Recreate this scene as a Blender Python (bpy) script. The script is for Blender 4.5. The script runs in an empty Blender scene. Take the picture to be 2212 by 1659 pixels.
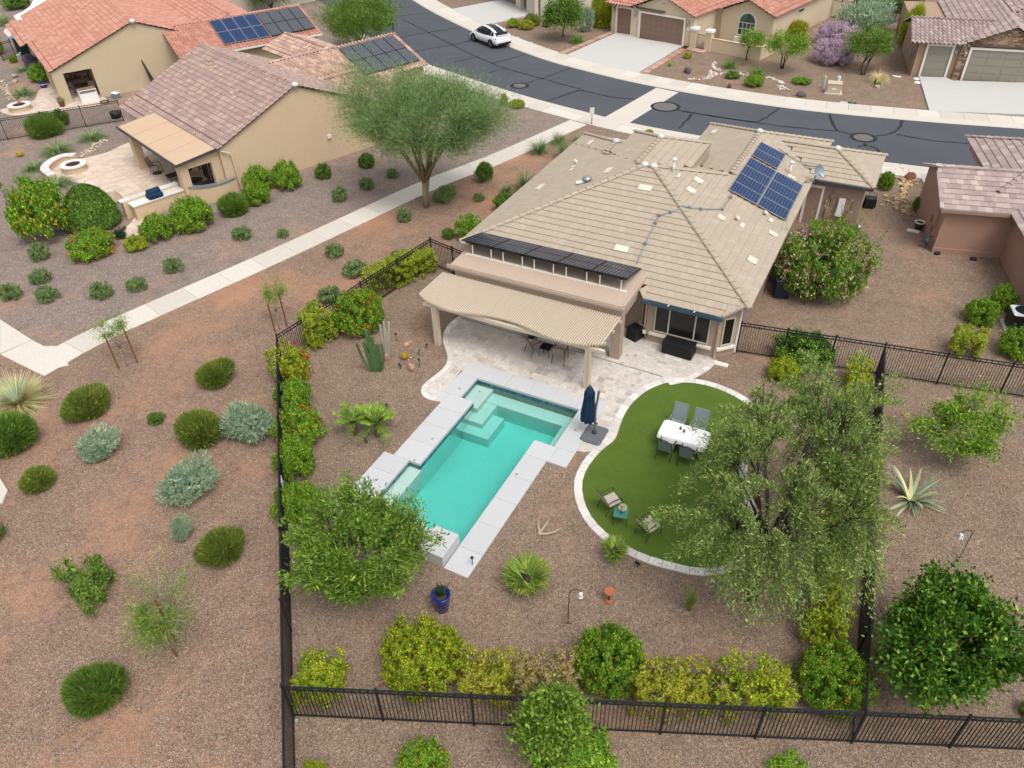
import bpy, math, random
import numpy as np
from mathutils import Matrix, Vector
R=math.radians
# ------------------------------------------------------------------ camera, sky, sun, exposure
SC=bpy.context.scene; COL=SC.collection
FPX,PIT,ROL,HC,YAW=1650.,R(38.75),R(-1.70),19.8,R(28.3726)
CAMP=Vector((13.20306,-21.39062,HC))
cp,sp,cr,sr,cy_,sy_=math.cos(PIT),math.sin(PIT),math.cos(ROL),math.sin(ROL),math.cos(YAW),math.sin(YAW)
def _yaw(v): return Vector((cy_*v[0]-sy_*v[1],sy_*v[0]+cy_*v[1],v[2]))
_r0,_u0,_f0=Vector((1,0,0)),Vector((0,sp,cp)),Vector((0,cp,-sp))
_rt,_up,_fw=_yaw(cr*_r0+sr*_u0),_yaw(-sr*_r0+cr*_u0),_yaw(_f0)
cd=bpy.data.cameras.new('camera'); cam=bpy.data.objects.new('camera',cd); COL.objects.link(cam)
cam.matrix_world=Matrix(((_rt.x,_up.x,-_fw.x,CAMP.x),(_rt.y,_up.y,-_fw.y,CAMP.y),(_rt.z,_up.z,-_fw.z,CAMP.z),(0,0,0,1)))
cd.sensor_width=36; cd.sensor_fit='HORIZONTAL'; cd.lens=36*FPX/2212; cd.clip_start=.1; cd.clip_end=2000
SC.camera=cam
SUN_EL,SUN_AZ=R(62),R(120)          # azimuth measured from +Y towards +X
W=bpy.data.worlds.new('World'); SC.world=W; W.use_nodes=True
_n=W.node_tree.nodes; _l=W.node_tree.links; _n.clear()
_sky=_n.new('ShaderNodeTexSky'); _sky.sky_type='NISHITA'; _sky.sun_disc=False; _sky.sun_elevation=SUN_EL; _sky.sun_rotation=SUN_AZ
_sky.air_density=1.0; _sky.dust_density=4.0; _sky.ozone_density=1.0
_hs=_n.new('ShaderNodeHueSaturation'); _hs.inputs['Saturation'].default_value=.30
_bg=_n.new('ShaderNodeBackground'); _bg.inputs['Strength'].default_value=.145; _wo=_n.new('ShaderNodeOutputWorld')
_l.new(_sky.outputs[0],_hs.inputs['Color']); _l.new(_hs.outputs[0],_bg.inputs[0]); _l.new(_bg.outputs[0],_wo.inputs[0])
sd=bpy.data.lights.new('sun','SUN'); sd.energy=1.0; sd.angle=R(28); sd.color=(1,.96,.90)
sun=bpy.data.objects.new('sun',sd); COL.objects.link(sun); sun.location=(0,0,40)
_sd=Vector((math.sin(SUN_AZ)*math.cos(SUN_EL),math.cos(SUN_AZ)*math.cos(SUN_EL),math.sin(SUN_EL)))
sun.rotation_euler=_sd.to_track_quat('Z','Y').to_euler()
vs=SC.view_settings; vs.view_transform='Standard'; vs.look='None'; vs.gamma=1; vs.exposure=.55; vs.use_curve_mapping=False
SC.cycles.max_bounces=6; SC.cycles.transparent_max_bounces=12; SC.cycles.caustics_reflective=False; SC.cycles.caustics_refractive=False
# ------------------------------------------------------------------ pixels -> directions -> places (pixels of the photograph scaled to 2212 wide)
def rayw(u,v):
    a,b=(u-1106)/FPX,-(v-829.5)/FPX
    return _rt*a+_up*b+_fw
def G(u,v,z=0.):
    r=rayw(u,v); return CAMP+r*((z-HC)/r.z)
def top_z(u,v,x,y):
    r=rayw(u,v); d=Vector((x-CAMP.x,y-CAMP.y)); h=Vector((r.x,r.y)); return HC+r.z*(d.dot(h)/h.dot(h))
def dist(p): return (Vector(p)-CAMP).length
def ppm(p): return FPX/((Vector(p)-CAMP).dot(_fw))     # photo pixels per metre at p
# ------------------------------------------------------------------ materials
MATS={}
def _mix(nt,a,b,f,bt='MIX'):
    n=nt.nodes.new('ShaderNodeMix'); n.data_type='RGBA'; n.blend_type=bt
    for s,v in ((0,f),(6,a),(7,b)):
        if hasattr(v,'is_output'): nt.links.new(v,n.inputs[s])
        elif s==0: n.inputs[0].default_value=v
        else: n.inputs[s].default_value=(*v,1) if len(v)==3 else v
    return n.outputs[2]
def _noise(nt,vec,scale,detail=3,rough=.6):
    n=nt.nodes.new('ShaderNodeTexNoise'); n.inputs['Scale'].default_value=scale; n.inputs['Detail'].default_value=detail; n.inputs['Roughness'].default_value=rough
    nt.links.new(vec,n.inputs['Vector']); return n.outputs['Fac']
def _ramp(nt,fac,stops,const=False):
    n=nt.nodes.new('ShaderNodeValToRGB'); e=n.color_ramp.elements
    if const: n.color_ramp.interpolation='CONSTANT'
    while len(e)<len(stops): e.new(.5)
    for q,(p,c) in zip(e,stops): q.position=p; q.color=(*c,1) if len(c)==3 else c
    nt.links.new(fac,n.inputs[0]); return n.outputs[0]
def _math(nt,op,a,b=None):
    n=nt.nodes.new('ShaderNodeMath'); n.operation=op
    for i,v in enumerate((a,b)):
        if v is None: continue
        if hasattr(v,'is_output'): nt.links.new(v,n.inputs[i])
        else: n.inputs[i].default_value=v
    return n.outputs[0]
def newmat(name):
    m=bpy.data.materials.new(name); m.use_nodes=True; nt=m.node_tree; MATS[name]=m
    b=nt.nodes['Principled BSDF']; g=nt.nodes.new('ShaderNodeNewGeometry')
    return m,nt,b,g.outputs['Position'],g.outputs['Random Per Island']
def _bump(nt,b,h,strength,dist_):
    n=nt.nodes.new('ShaderNodeBump'); n.inputs['Strength'].default_value=strength; n.inputs['Distance'].default_value=dist_
    nt.links.new(h,n.inputs['Height']); nt.links.new(n.outputs[0],b.inputs['Normal'])
def _oirand(nt,isl):
    oi=nt.nodes.new('ShaderNodeObjectInfo'); return _math(nt,'FRACT',_math(nt,'ADD',isl,oi.outputs['Random']))
def pmat(name,col,rough=.85,var=.12,scale=3.,fine=40.,fvar=.08,bump=.3,bdist=.01,spec=.3,metal=0.,isl=0.,stain=None):
    """plain weathered surface: base colour, broad mottling, fine grain, fine relief, optional per-piece variation and stains"""
    m,nt,b,pos,ri=newmat(name)
    lo=[c*(1-var) for c in col]; hi=[min(1,c*(1+var)) for c in col]
    c=_mix(nt,lo,hi,_noise(nt,pos,scale,5))
    f=_noise(nt,pos,fine,2)
    c=_mix(nt,c,_ramp(nt,f,[(.25,(1-fvar*2,)*3),(.75,(1,)*3)]),1.,'MULTIPLY')
    if isl: c=_mix(nt,c,_ramp(nt,_oirand(nt,ri),[(0,(1-isl,)*3),(1,(1,)*3)]),1.,'MULTIPLY')
    if stain: c=_mix(nt,c,stain[0],_ramp(nt,_noise(nt,pos,stain[1],4),[(stain[2],(0,)*3),(stain[2]+.15,(stain[3],)*3)]))
    nt.links.new(c,b.inputs['Base Color']); b.inputs['Roughness'].default_value=rough; b.inputs['Specular IOR Level'].default_value=spec; b.inputs['Metallic'].default_value=metal
    if bump: _bump(nt,b,f,bump,bdist)
    return m
def tilemat(name,stops,rough=.85,grain=.12,scale=30,bump=.3,streak=None):
    """pieces (tiles, pavers, slabs, stones): colour picked per piece from a ramp, plus grain"""
    m,nt,b,pos,ri=newmat(name)
    c=_ramp(nt,_oirand(nt,ri),stops)
    f=_noise(nt,pos,scale,4)
    c=_mix(nt,c,_ramp(nt,f,[(.3,(1-grain*2,)*3),(.7,(1,)*3)]),1.,'MULTIPLY')
    if streak:
        n=nt.nodes.new('ShaderNodeTexNoise'); n.inputs['Scale'].default_value=streak[1]; n.inputs['Detail'].default_value=6; n.inputs['Distortion'].default_value=1.5; nt.links.new(pos,n.inputs['Vector'])
        c=_mix(nt,c,streak[0],_ramp(nt,n.outputs['Fac'],[(streak[2],(0,)*3),(streak[2]+.1,(streak[3],)*3)]))
    nt.links.new(c,b.inputs['Base Color']); b.inputs['Roughness'].default_value=rough; b.inputs['Specular IOR Level'].default_value=.3
    if bump: _bump(nt,b,f,bump,.008)
    return m
def leafmat(name,stops,rough=.55,trans=.25):
    m,nt,b,pos,ri=newmat(name)
    c=_ramp(nt,ri,stops)
    c=_mix(nt,c,_ramp(nt,_noise(nt,pos,1.7,2),[(.3,(.72,.78,.7)),(.7,(1.12,1.05,.9))]),1.,'MULTIPLY')
    nt.links.new(c,b.inputs['Base Color']); b.inputs['Roughness'].default_value=rough; b.inputs['Specular IOR Level'].default_value=.25
    t=nt.nodes.new('ShaderNodeBsdfTranslucent'); nt.links.new(c,t.inputs[0]); mx=nt.nodes.new('ShaderNodeMixShader'); mx.inputs[0].default_value=trans
    o=nt.nodes['Material Output']; nt.links.new(b.outputs[0],mx.inputs[1]); nt.links.new(t.outputs[0],mx.inputs[2]); nt.links.new(mx.outputs[0],o.inputs[0])
    return m
def gravelmat(name,stones,soil,soil_amt=.5,cell=38.,bigscale=.22):
    m,nt,b,pos,ri=newmat(name)
    v=nt.nodes.new('ShaderNodeTexVoronoi'); v.inputs['Scale'].default_value=cell; nt.links.new(pos,v.inputs['Vector'])
    s=nt.nodes.new('ShaderNodeSeparateColor'); nt.links.new(v.outputs['Color'],s.inputs[0])
    c=_ramp(nt,s.outputs[0],stones)
    v2=nt.nodes.new('ShaderNodeTexVoronoi'); v2.inputs['Scale'].default_value=cell*.37; nt.links.new(pos,v2.inputs['Vector'])
    s2=nt.nodes.new('ShaderNodeSeparateColor'); nt.links.new(v2.outputs['Color'],s2.inputs[0])
    c=_mix(nt,c,_ramp(nt,s2.outputs[1],[(0,(.78,.77,.75)),(.5,(.95,.95,.95)),(1,(1.08,1.06,1.03))]),.7,'MULTIPLY')
    c=_mix(nt,c,_ramp(nt,_noise(nt,pos,1.1,5,.65),[(.3,(.80,.79,.78)),(.7,(1.14,1.12,1.08))]),.8,'MULTIPLY')
    big=_math(nt,'ADD',_math(nt,'MULTIPLY',_noise(nt,pos,bigscale,6,.62),.75),_math(nt,'MULTIPLY',_noise(nt,pos,3.2,4),.25))
    c=_mix(nt,c,soil,_ramp(nt,big,[(.60-.2*soil_amt,(0,)*3),(.72-.1*soil_amt,(.85,)*3)]))
    nt.links.new(c,b.inputs['Base Color']); b.inputs['Roughness'].default_value=.95; b.inputs['Specular IOR Level'].default_value=.15
    _bump(nt,b,v.outputs['Distance'],.45,.015)
    return m
# ------------------------------------------------------------------ objects
def link(o,parent=None):
    COL.objects.link(o)
    if parent is not None: o.parent=parent
    return o
def tag(o,label=None,cat=None,group=None,kind=None):
    if label: o['label']=label
    if cat: o['category']=cat
    if group: o['group']=group
    if kind: o['kind']=kind
    return o
def mesh(name,V,F,mats,fm=None,smooth=False):
    me=bpy.data.meshes.new(name); me.from_pydata([tuple(v) for v in V],[],[tuple(f) for f in F])
    for m in (mats if isinstance(mats,(list,tuple)) else [mats]): me.materials.append(MATS[m] if isinstance(m,str) else m)
    if fm is not None: me.polygons.foreach_set('material_index',fm)
    if smooth: me.polygons.foreach_set('use_smooth',[True]*len(me.polygons))
    me.update(); return me
def mesh_np(name,V,Q,mat,smooth=False):
    """V (n,3) floats, Q (m,4) quads"""
    me=bpy.data.meshes.new(name); V=np.ascontiguousarray(V,np.float32); Q=np.ascontiguousarray(Q,np.int32)
    me.vertices.add(len(V)); me.vertices.foreach_set('co',V.ravel()); m=len(Q)
    me.loops.add(m*4); me.loops.foreach_set('vertex_index',Q.ravel()); me.polygons.add(m)
    me.polygons.foreach_set('loop_start',np.arange(0,m*4,4,dtype=np.int32)); me.polygons.foreach_set('loop_total',np.full(m,4,np.int32))
    me.materials.append(MATS[mat] if isinstance(mat,str) else mat)
    if smooth: me.polygons.foreach_set('use_smooth',np.ones(m,bool))
    me.update(calc_edges=True); return me
def ob(name,me,parent=None,loc=(0,0,0),rz=0.,sc=None,**kw):
    o=bpy.data.objects.new(name,me); o.location=loc; o.rotation_euler=(0,0,rz)
    if sc is not None: o.scale=sc if hasattr(sc,'__len__') else (sc,)*3
    link(o,parent); return tag(o,**kw)
def thing(name,label,cat,loc=(0,0,0),rz=0.,group=None,sc=None):
    o=bpy.data.objects.new(name,None); o.empty_display_size=.2; o.location=loc; o.rotation_euler=(0,0,rz)
    if sc is not None: o.scale=sc if hasattr(sc,'__len__') else (sc,)*3
    link(o); return tag(o,label,cat,group)
def dup(root,loc=None,rz=None,label=None,group=None,sc=None):
    r=root.copy(); COL.objects.link(r)
    if loc is not None: r.location=loc
    if rz is not None: r.rotation_euler=(0,0,rz)
    if sc is not None: r.scale=sc if hasattr(sc,'__len__') else (sc,)*3
    if label: r['label']=label
    if group: r['group']=group
    for ch in list(root.children):
        c=ch.copy(); COL.objects.link(c); c.parent=r
        for g in list(ch.children):
            d=g.copy(); COL.objects.link(d); d.parent=c
    return r
def ceq(p): # stable frame perpendicular to a direction
    d=Vector(p).normalized(); a=Vector((0,0,1)) if abs(d.z)<.9 else Vector((1,0,0)); x=d.cross(a).normalized(); return x,d.cross(x).normalized()
class MB:
    def __init__(s): s.V=[]; s.F=[]; s.fm=[]
    def add(s,V,F,m=0):
        k=len(s.V); s.V+=[tuple(v) for v in V]; s.F+=[tuple(i+k for i in f) for f in F]; s.fm+=[m]*len(F); return s
    def box(s,x0,x1,y0,y1,z0,z1,m=0,bev=0.):
        if bev>0:
            b=bev; pts=[(x0+b,y0),(x1-b,y0),(x1,y0+b),(x1,y1-b),(x1-b,y1),(x0+b,y1),(x0,y1-b),(x0,y0+b)]
            return s.prism(pts,z0,z1,m,b)
        V=[(x0,y0,z0),(x1,y0,z0),(x1,y1,z0),(x0,y1,z0),(x0,y0,z1),(x1,y0,z1),(x1,y1,z1),(x0,y1,z1)]
        return s.add(V,[(3,2,1,0),(4,5,6,7),(0,1,5,4),(1,2,6,5),(2,3,7,6),(3,0,4,7)],m)
    def prism(s,pts,z0,z1,m=0,bev=0.):
        n=len(pts); V=[(p[0],p[1],z0) for p in pts]
        if bev>0:
            c=(sum(p[0] for p in pts)/n,sum(p[1] for p in pts)/n)
            V+=[(p[0],p[1],z1-bev) for p in pts]
            for p in pts:
                d=Vector((c[0]-p[0],c[1]-p[1])); d.normalize(); V.append((p[0]+d.x*bev,p[1]+d.y*bev,z1))
            F=[tuple(range(n-1,-1,-1)),tuple(range(2*n,3*n))]
            for k in (0,1): F+=[(k*n+i,k*n+(i+1)%n,(k+1)*n+(i+1)%n,(k+1)*n+i) for i in range(n)]
        else:
            V+=[(p[0],p[1],z1) for p in pts]; F=[tuple(range(n-1,-1,-1)),tuple(range(n,2*n))]+[(i,(i+1)%n,n+(i+1)%n,n+i) for i in range(n)]
        return s.add(V,F,m)
    def obox(s,c,ax,half,m=0):
        """oriented box: centre, 3 axes, half sizes"""
        c=Vector(c); A=[Vector(a).normalized()*h for a,h in zip(ax,half)]
        V=[c+A[0]*i+A[1]*j+A[2]*k for k in (-1,1) for i,j in ((-1,-1),(1,-1),(1,1),(-1,1))]
        return s.add(V,[(3,2,1,0),(4,5,6,7),(0,1,5,4),(1,2,6,5),(2,3,7,6),(3,0,4,7)],m)
    def bar(s,a,b,w,h=None,m=0):
        a,b=Vector(a),Vector(b); d=b-a; x,y=ceq(d); h=h or w
        return s.obox((a+b)/2,(x,y,d),(w/2,h/2,d.length/2),m)
    def tube(s,pts,r,seg=8,m=0,cap=True):
        pts=[Vector(p) for p in pts]; n=len(pts); rs=r if hasattr(r,'__len__') else [r]*n; V=[]
        x=None
        for i,p in enumerate(pts):
            d=(pts[min(i+1,n-1)]-pts[max(i-1,0)])
            if x is None: x,y=ceq(d)
            else:
                d=d.normalized(); x=(x-d*x.dot(d)).normalized(); y=d.cross(x)
            V+=[p+(x*math.cos(2*math.pi*k/seg)+y*math.sin(2*math.pi*k/seg))*rs[i] for k in range(seg)]
        F=[(i*seg+k,i*seg+(k+1)%seg,(i+1)*seg+(k+1)%seg,(i+1)*seg+k) for i in range(n-1) for k in range(seg)]
        if cap: F+=[tuple(range(seg-1,-1,-1)),tuple(range((n-1)*seg,n*seg))]
        return s.add(V,F,m)
    def lathe(s,prof,seg=16,c=(0,0),m=0,mod=None):
        n=len(prof); V=[]
        for i,(r,z) in enumerate(prof):
            for k in range(seg):
                a=2*math.pi*k/seg; rr=r*(mod(i,k) if mod else 1); V.append((c[0]+rr*math.cos(a),c[1]+rr*math.sin(a),z))
        F=[(i*seg+k,i*seg+(k+1)%seg,(i+1)*seg+(k+1)%seg,(i+1)*seg+k) for i in range(n-1) for k in range(seg)]
        F+=[tuple(range(seg-1,-1,-1)),tuple(range((n-1)*seg,n*seg))]
        return s.add(V,F,m)
    def build(s,name,mats,parent=None,smooth=False,**kw):
        return ob(name,mesh(name,s.V,s.F,mats,s.fm,smooth),parent,**kw)
def rock_mesh(name,mat,seed,sx=1.,sy=1.,sz=.7,sub=2,rough=.28):
    import bmesh
    bm=bmesh.new(); bmesh.ops.create_icosphere(bm,subdivisions=sub,radius=1); rn=random.Random(seed)
    pl=[(Vector((rn.gauss(0,1),rn.gauss(0,1),rn.gauss(0,.8))).normalized(),rn.uniform(.55,.9)) for _ in range(9)]
    for v in bm.verts:
        for n,d in pl:
            k=v.co.dot(n)
            if k>d: v.co-=n*(k-d)
        v.co*=1+rn.uniform(-.06,.06)*rough/.28
        v.co=Vector((v.co.x*sx,v.co.y*sy,(v.co.z+.45)*sz))
    me=bpy.data.meshes.new(name); bm.to_mesh(me); bm.free(); me.materials.append(MATS[mat]); return me
# ------------------------------------------------------------------ materials of the place
GST=[(0,(.118,.084,.061)),(.25,(.182,.130,.096)),(.5,(.230,.166,.122)),(.8,(.282,.208,.155)),(.96,(.35,.272,.212)),(1,(.44,.365,.30))]
gravelmat('gravel',GST,(.36,.20,.13),.25)
gravelmat('gravel_red',[(0,(.125,.082,.060)),(.3,(.200,.133,.098)),(.6,(.256,.175,.130)),(.85,(.308,.220,.168)),(1,(.44,.355,.285))],(.43,.222,.130),.62,40,.17)
gravelmat('gravel_grey',[(0,(.125,.095,.083)),(.3,(.195,.153,.134)),(.6,(.252,.200,.176)),(.85,(.31,.252,.222)),(1,(.46,.395,.35))],(.42,.235,.145),.36,40,.2)
pmat('asphalt',(.098,.108,.122),.9,.22,.35,60,.25,.6,.006,.3,stain=((.17,.14,.12),.5,.66,.5))
pmat('tar',(.018,.02,.023),.7,.2,2,30,.1,.2)
pmat('concrete',(.60,.55,.475),.9,.06,.7,35,.08,.3,.004,stain=((.47,.41,.34),1.1,.62,.35))
tilemat('walk_slab',[(0,(.545,.495,.43)),(.5,(.60,.55,.48)),(1,(.64,.59,.52))],.9,.07,12,.25)
pmat('drive_concrete',(.52,.51,.48),.9,.05,.5,30,.06,.25,.004,stain=((.42,.41,.39),.55,.60,.4))
tilemat('brick_edge',[(0,(.36,.20,.15)),(.5,(.45,.27,.20)),(1,(.52,.36,.28))],.9,.1)
tilemat('coping',[(0,(.515,.52,.525)),(.5,(.53,.535,.54)),(1,(.545,.55,.555))],.8,.07,18,.2)
tilemat('travertine',[(0,(.43,.38,.345)),(.12,(.52,.465,.42)),(.25,(.59,.54,.49)),(.6,(.65,.60,.545)),(.8,(.585,.525,.465)),(1,(.69,.645,.59))],.65,.11,9,.2,streak=((.36,.335,.315),3.2,.60,.5))
pmat('travertine_base',(.60,.54,.48),.8,.15,3,30,.12)
tilemat('border_stone',[(0,(.60,.56,.52)),(.5,(.71,.67,.62)),(1,(.78,.74,.69))],.75,.12,16)
tilemat('pale_paver',[(0,(.56,.44,.35)),(.5,(.63,.51,.41)),(1,(.68,.57,.47))],.85,.08,14)
m,nt,b,pos,ri=newmat('turf')
c=_mix(nt,(.075,.130,.022),(.135,.205,.040),_noise(nt,pos,.9,5,.7)); f=_noise(nt,pos,55,3)
c=_mix(nt,c,_ramp(nt,f,[(.3,(.62,.66,.55)),(.7,(1.15,1.12,1.0))]),1.,'MULTIPLY'); nt.links.new(c,b.inputs['Base Color']); b.inputs['Roughness'].default_value=.9; b.inputs['Specular IOR Level'].default_value=.1; _bump(nt,b,f,.9,.03)
pmat('pool_plaster',(.72,.755,.69),.7,.10,1.3,25,.07)
tilemat('pool_tile',[(0,(.03,.12,.17)),(.5,(.05,.20,.25)),(1,(.10,.28,.32))],.25,.05)
m,nt,b,pos,ri=newmat('water')
nt.nodes.remove(b); gl=nt.nodes.new('ShaderNodeBsdfGlossy'); gl.inputs['Roughness'].default_value=.03; tr=nt.nodes.new('ShaderNodeBsdfTransparent'); fr=nt.nodes.new('ShaderNodeFresnel'); fr.inputs['IOR'].default_value=1.33
bp=nt.nodes.new('ShaderNodeBump'); bp.inputs['Strength'].default_value=.6; bp.inputs['Distance'].default_value=.06
wn=nt.nodes.new('ShaderNodeTexNoise'); wn.inputs['Scale'].default_value=3.2; wn.inputs['Detail'].default_value=4; wn.inputs['Distortion'].default_value=1.2; nt.links.new(pos,wn.inputs['Vector'])
nt.links.new(wn.outputs['Fac'],bp.inputs['Height']); nt.links.new(bp.outputs[0],gl.inputs['Normal']); nt.links.new(bp.outputs[0],fr.inputs['Normal'])
mx=nt.nodes.new('ShaderNodeMixShader'); nt.links.new(fr.outputs[0],mx.inputs[0]); nt.links.new(tr.outputs[0],mx.inputs[1]); nt.links.new(gl.outputs[0],mx.inputs[2])
va=nt.nodes.new('ShaderNodeVolumeAbsorption'); va.inputs['Color'].default_value=(.13,.875,.84,1); va.inputs['Density'].default_value=.80
o_=nt.nodes['Material Output']; nt.links.new(mx.outputs[0],o_.inputs[0]); nt.links.new(va.outputs[0],o_.inputs['Volume'])
pmat('foam',(.85,.9,.9),.6,.05,20,60,.1)
TAN=[(0,(.405,.338,.258)),(.45,(.418,.350,.268)),(.8,(.428,.360,.277)),(1,(.445,.376,.292))]
tilemat('roof_tan',TAN,.9,.07,25,.3)
tilemat('roof_red',[(0,(.43,.195,.135)),(.5,(.49,.245,.18)),(1,(.55,.30,.23))],.85,.08)
tilemat('roof_mix',[(0,(.32,.228,.205)),(.4,(.35,.252,.222)),(.7,(.39,.282,.24)),(.9,(.43,.315,.262)),(1,(.47,.35,.29))],.85,.08)
tilemat('roof_mix_light',[(0,(.36,.245,.21)),(.4,(.47,.31,.24)),(.8,(.56,.39,.30)),(1,(.61,.46,.37))],.85,.08)
tilemat('roof_mauve',[(0,(.31,.235,.22)),(.4,(.37,.285,.265)),(.8,(.42,.33,.305)),(1,(.50,.41,.36))],.85,.07)
pmat('roof_under',(.10,.075,.06),.95,.2,4)
pmat('mortar',(.62,.63,.63),.8,.06,9)
pmat('patch',(.72,.63,.51),.9,.05,9)
def stucco(n,c,v=.06): return pmat(n,c,.95,v,.7,26,.10,.7,.012,.2,stain=([k*.80 for k in c],.9,.56,.45))
stucco('stucco_tan',(.44,.335,.265)); stucco('stucco_brown',(.33,.235,.185)); stucco('stucco_patio',(.50,.395,.31)); stucco('stucco_sand',(.64,.49,.325)); stucco('stucco_olive',(.58,.475,.32))
stucco('stucco_cream',(.66,.545,.38)); stucco('stucco_rose',(.43,.265,.20)); stucco('stucco_pale',(.60,.55,.46)); stucco('stucco_yellow',(.62,.50,.27)); stucco('stucco_umber',(.40,.275,.195))
pmat('trim_white',(.74,.70,.62),.7,.04,4,40,.04,.1)
pmat('cream_paint',(.62,.52,.40),.6,.05,3,30,.05,.15)
pmat('black_metal',(.012,.013,.015),.45,.2,5,50,.1,.1,.002,.4)
pmat('dark_frame',(.035,.028,.024),.4,.1,5,40,.05,.05,.002,.4)
pmat('grey_metal',(.36,.38,.40),.4,.1,5,40,.05,.1,.002,.5,.6)
pmat('steel',(.55,.54,.52),.35,.1,5,40,.05,.1,.002,.5,.7)
pmat('gutter_blue',(.045,.085,.125),.5,.15,3,30,.08)
pmat('dark_gutter',(.06,.06,.065),.5,.15,3)
pmat('conduit',(.27,.31,.34),.5,.1,4,40,.05,.1,.002,.4,.5)
pmat('white_plastic',(.78,.78,.76),.45,.04,4,40,.03,.05)
pmat('door_grey',(.27,.25,.20),.6,.05,2,30,.05,.15)
pmat('door_brown',(.235,.15,.115),.6,.06,2,30,.06,.15)
tilemat('ledge_stone',[(0,(.20,.12,.08)),(.4,(.31,.20,.135)),(.7,(.42,.29,.20)),(1,(.53,.40,.29))],.95,.15,20,.5)
m,nt,b,pos,ri=newmat('glass_dark'); b.inputs['Base Color'].default_value=(.012,.013,.014,1); b.inputs['Roughness'].default_value=.22; b.inputs['Specular IOR Level'].default_value=.35
m,nt,b,pos,ri=newmat('glass_green'); b.inputs['Base Color'].default_value=(.03,.075,.065,1); b.inputs['Roughness'].default_value=.06; b.inputs['Specular IOR Level'].default_value=.7
m,nt,b,pos,ri=newmat('car_paint'); b.inputs['Base Color'].default_value=(.80,.80,.80,1); b.inputs['Roughness'].default_value=.25; b.inputs['Coat Weight'].default_value=.6; b.inputs['Coat Roughness'].default_value=.05
m,nt,b,pos,ri=newmat('car_blue'); b.inputs['Base Color'].default_value=(.40,.56,.66,1); b.inputs['Roughness'].default_value=.25; b.inputs['Coat Weight'].default_value=.5
m,nt,b,pos,ri=newmat('tail_red'); b.inputs['Base Color'].default_value=(.10,.008,.012,1); b.inputs['Roughness'].default_value=.2
m,nt,b,pos,ri=newmat('glaze_blue'); b.inputs['Base Color'].default_value=(.008,.018,.17,1); b.inputs['Roughness'].default_value=.12; b.inputs['Specular IOR Level'].default_value=.6
m,nt,b,pos,ri=newmat('glass_table'); b.inputs['Base Color'].default_value=(.05,.19,.15,1); b.inputs['Roughness'].default_value=.1
pmat('tyre',(.015,.015,.016),.8)
def solarmat(name,cell,line,cw,lw,spec=.5):
    """photovoltaic glass: cells and busbars laid out on the module's own x,y metres"""
    m,nt,b,pos,ri=newmat(name); tc=nt.nodes.new('ShaderNodeTexCoord'); s=nt.nodes.new('ShaderNodeSeparateXYZ'); nt.links.new(tc.outputs['Object'],s.inputs[0])
    def grid(ax,w,l):
        d=_math(nt,'ABSOLUTE',_math(nt,'SUBTRACT',_math(nt,'FRACT',_math(nt,'DIVIDE',ax,w)),.5)); return _math(nt,'GREATER_THAN',d,.5-l/w/2)
    gx,gy=grid(s.outputs[0],cw,lw),grid(s.outputs[1],cw,lw*.5)
    c=_mix(nt,cell,line,_math(nt,'MINIMUM',_math(nt,'ADD',gx,_math(nt,'MULTIPLY',gy,.35)),1.)); c=_mix(nt,c,[k*.55 for k in cell],_math(nt,'MULTIPLY',_noise(nt,pos,1.5,3),.6))
    nt.links.new(c,b.inputs['Base Color']); b.inputs['Roughness'].default_value=.18; b.inputs['Specular IOR Level'].default_value=spec; return m
solarmat('pv_blue',(.008,.032,.10),(.24,.30,.40),.16,.011,.2); solarmat('pv_black',(.008,.014,.034),(.28,.31,.36),.16,.014,.22); solarmat('pv_grey',(.085,.092,.105),(.10,.105,.115),.5,.01)
# ------------------------------------------------------------------ outlines
def cat_rom(pts,n=6,closed=False):
    P=[Vector((p[0],p[1])) for p in pts]; N=len(P); out=[]
    for i in range(N if closed else N-1):
        p0,p1,p2,p3=(P[(i-1)%N],P[i],P[(i+1)%N],P[(i+2)%N]) if closed else (P[max(i-1,0)],P[i],P[i+1],P[min(i+2,N-1)])
        for k in range(n):
            t=k/n; out.append(.5*((2*p1)+(p2-p0)*t+(2*p0-5*p1+4*p2-p3)*t*t+(3*p1-p0-3*p2+p3)*t**3))
    if not closed: out.append(P[-1])
    return out
def resample(P,step):
    out=[P[0].copy()]; acc=0.
    for a,b in zip(P,P[1:]):
        L=(b-a).length
        while L>1e-9 and acc+L>=step:
            t=(step-acc)/L; a=a+(b-a)*t; out.append(a.copy()); L=(b-a).length; acc=0.
        acc+=L
    if (out[-1]-P[-1]).length>step*.3: out.append(P[-1].copy())
    return out
def nrm(P,i):
    d=P[min(i+1,len(P)-1)]-P[max(i-1,0)]; d.normalize(); return Vector((-d.y,d.x))
def ribbon_pieces(P,w0,w1,step,z0,z1,name,mats,parent,gap=.01,one=False,bev=.006,stuffname=None):
    """pieces laid side by side along a line, between offsets w0 and w1 (left positive)"""
    P=resample(P,step); mb=MB(); out=[]
    for i in range(len(P)-1):
        a,b=P[i],P[i+1]; na,nb=nrm(P,i),nrm(P,i+1); d=(b-a).normalized()*gap/2
        q=[a+na*w0+d,b+nb*w0-d,b+nb*w1-d,a+na*w1+d]
        if w1<w0: q=q[::-1]
        if one: mb.prism(q,z0,z1,0,bev)
        else: out.append(MB().prism(q,z0,z1,0,bev).build(name,mats,parent))
    if one: out=mb.build(name,mats,parent)
    return out
def poly_area(P): return sum(P[i][0]*P[(i+1)%len(P)][1]-P[(i+1)%len(P)][0]*P[i][1] for i in range(len(P)))/2
def ccw(P): return P if poly_area(P)>0 else P[::-1]
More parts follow.
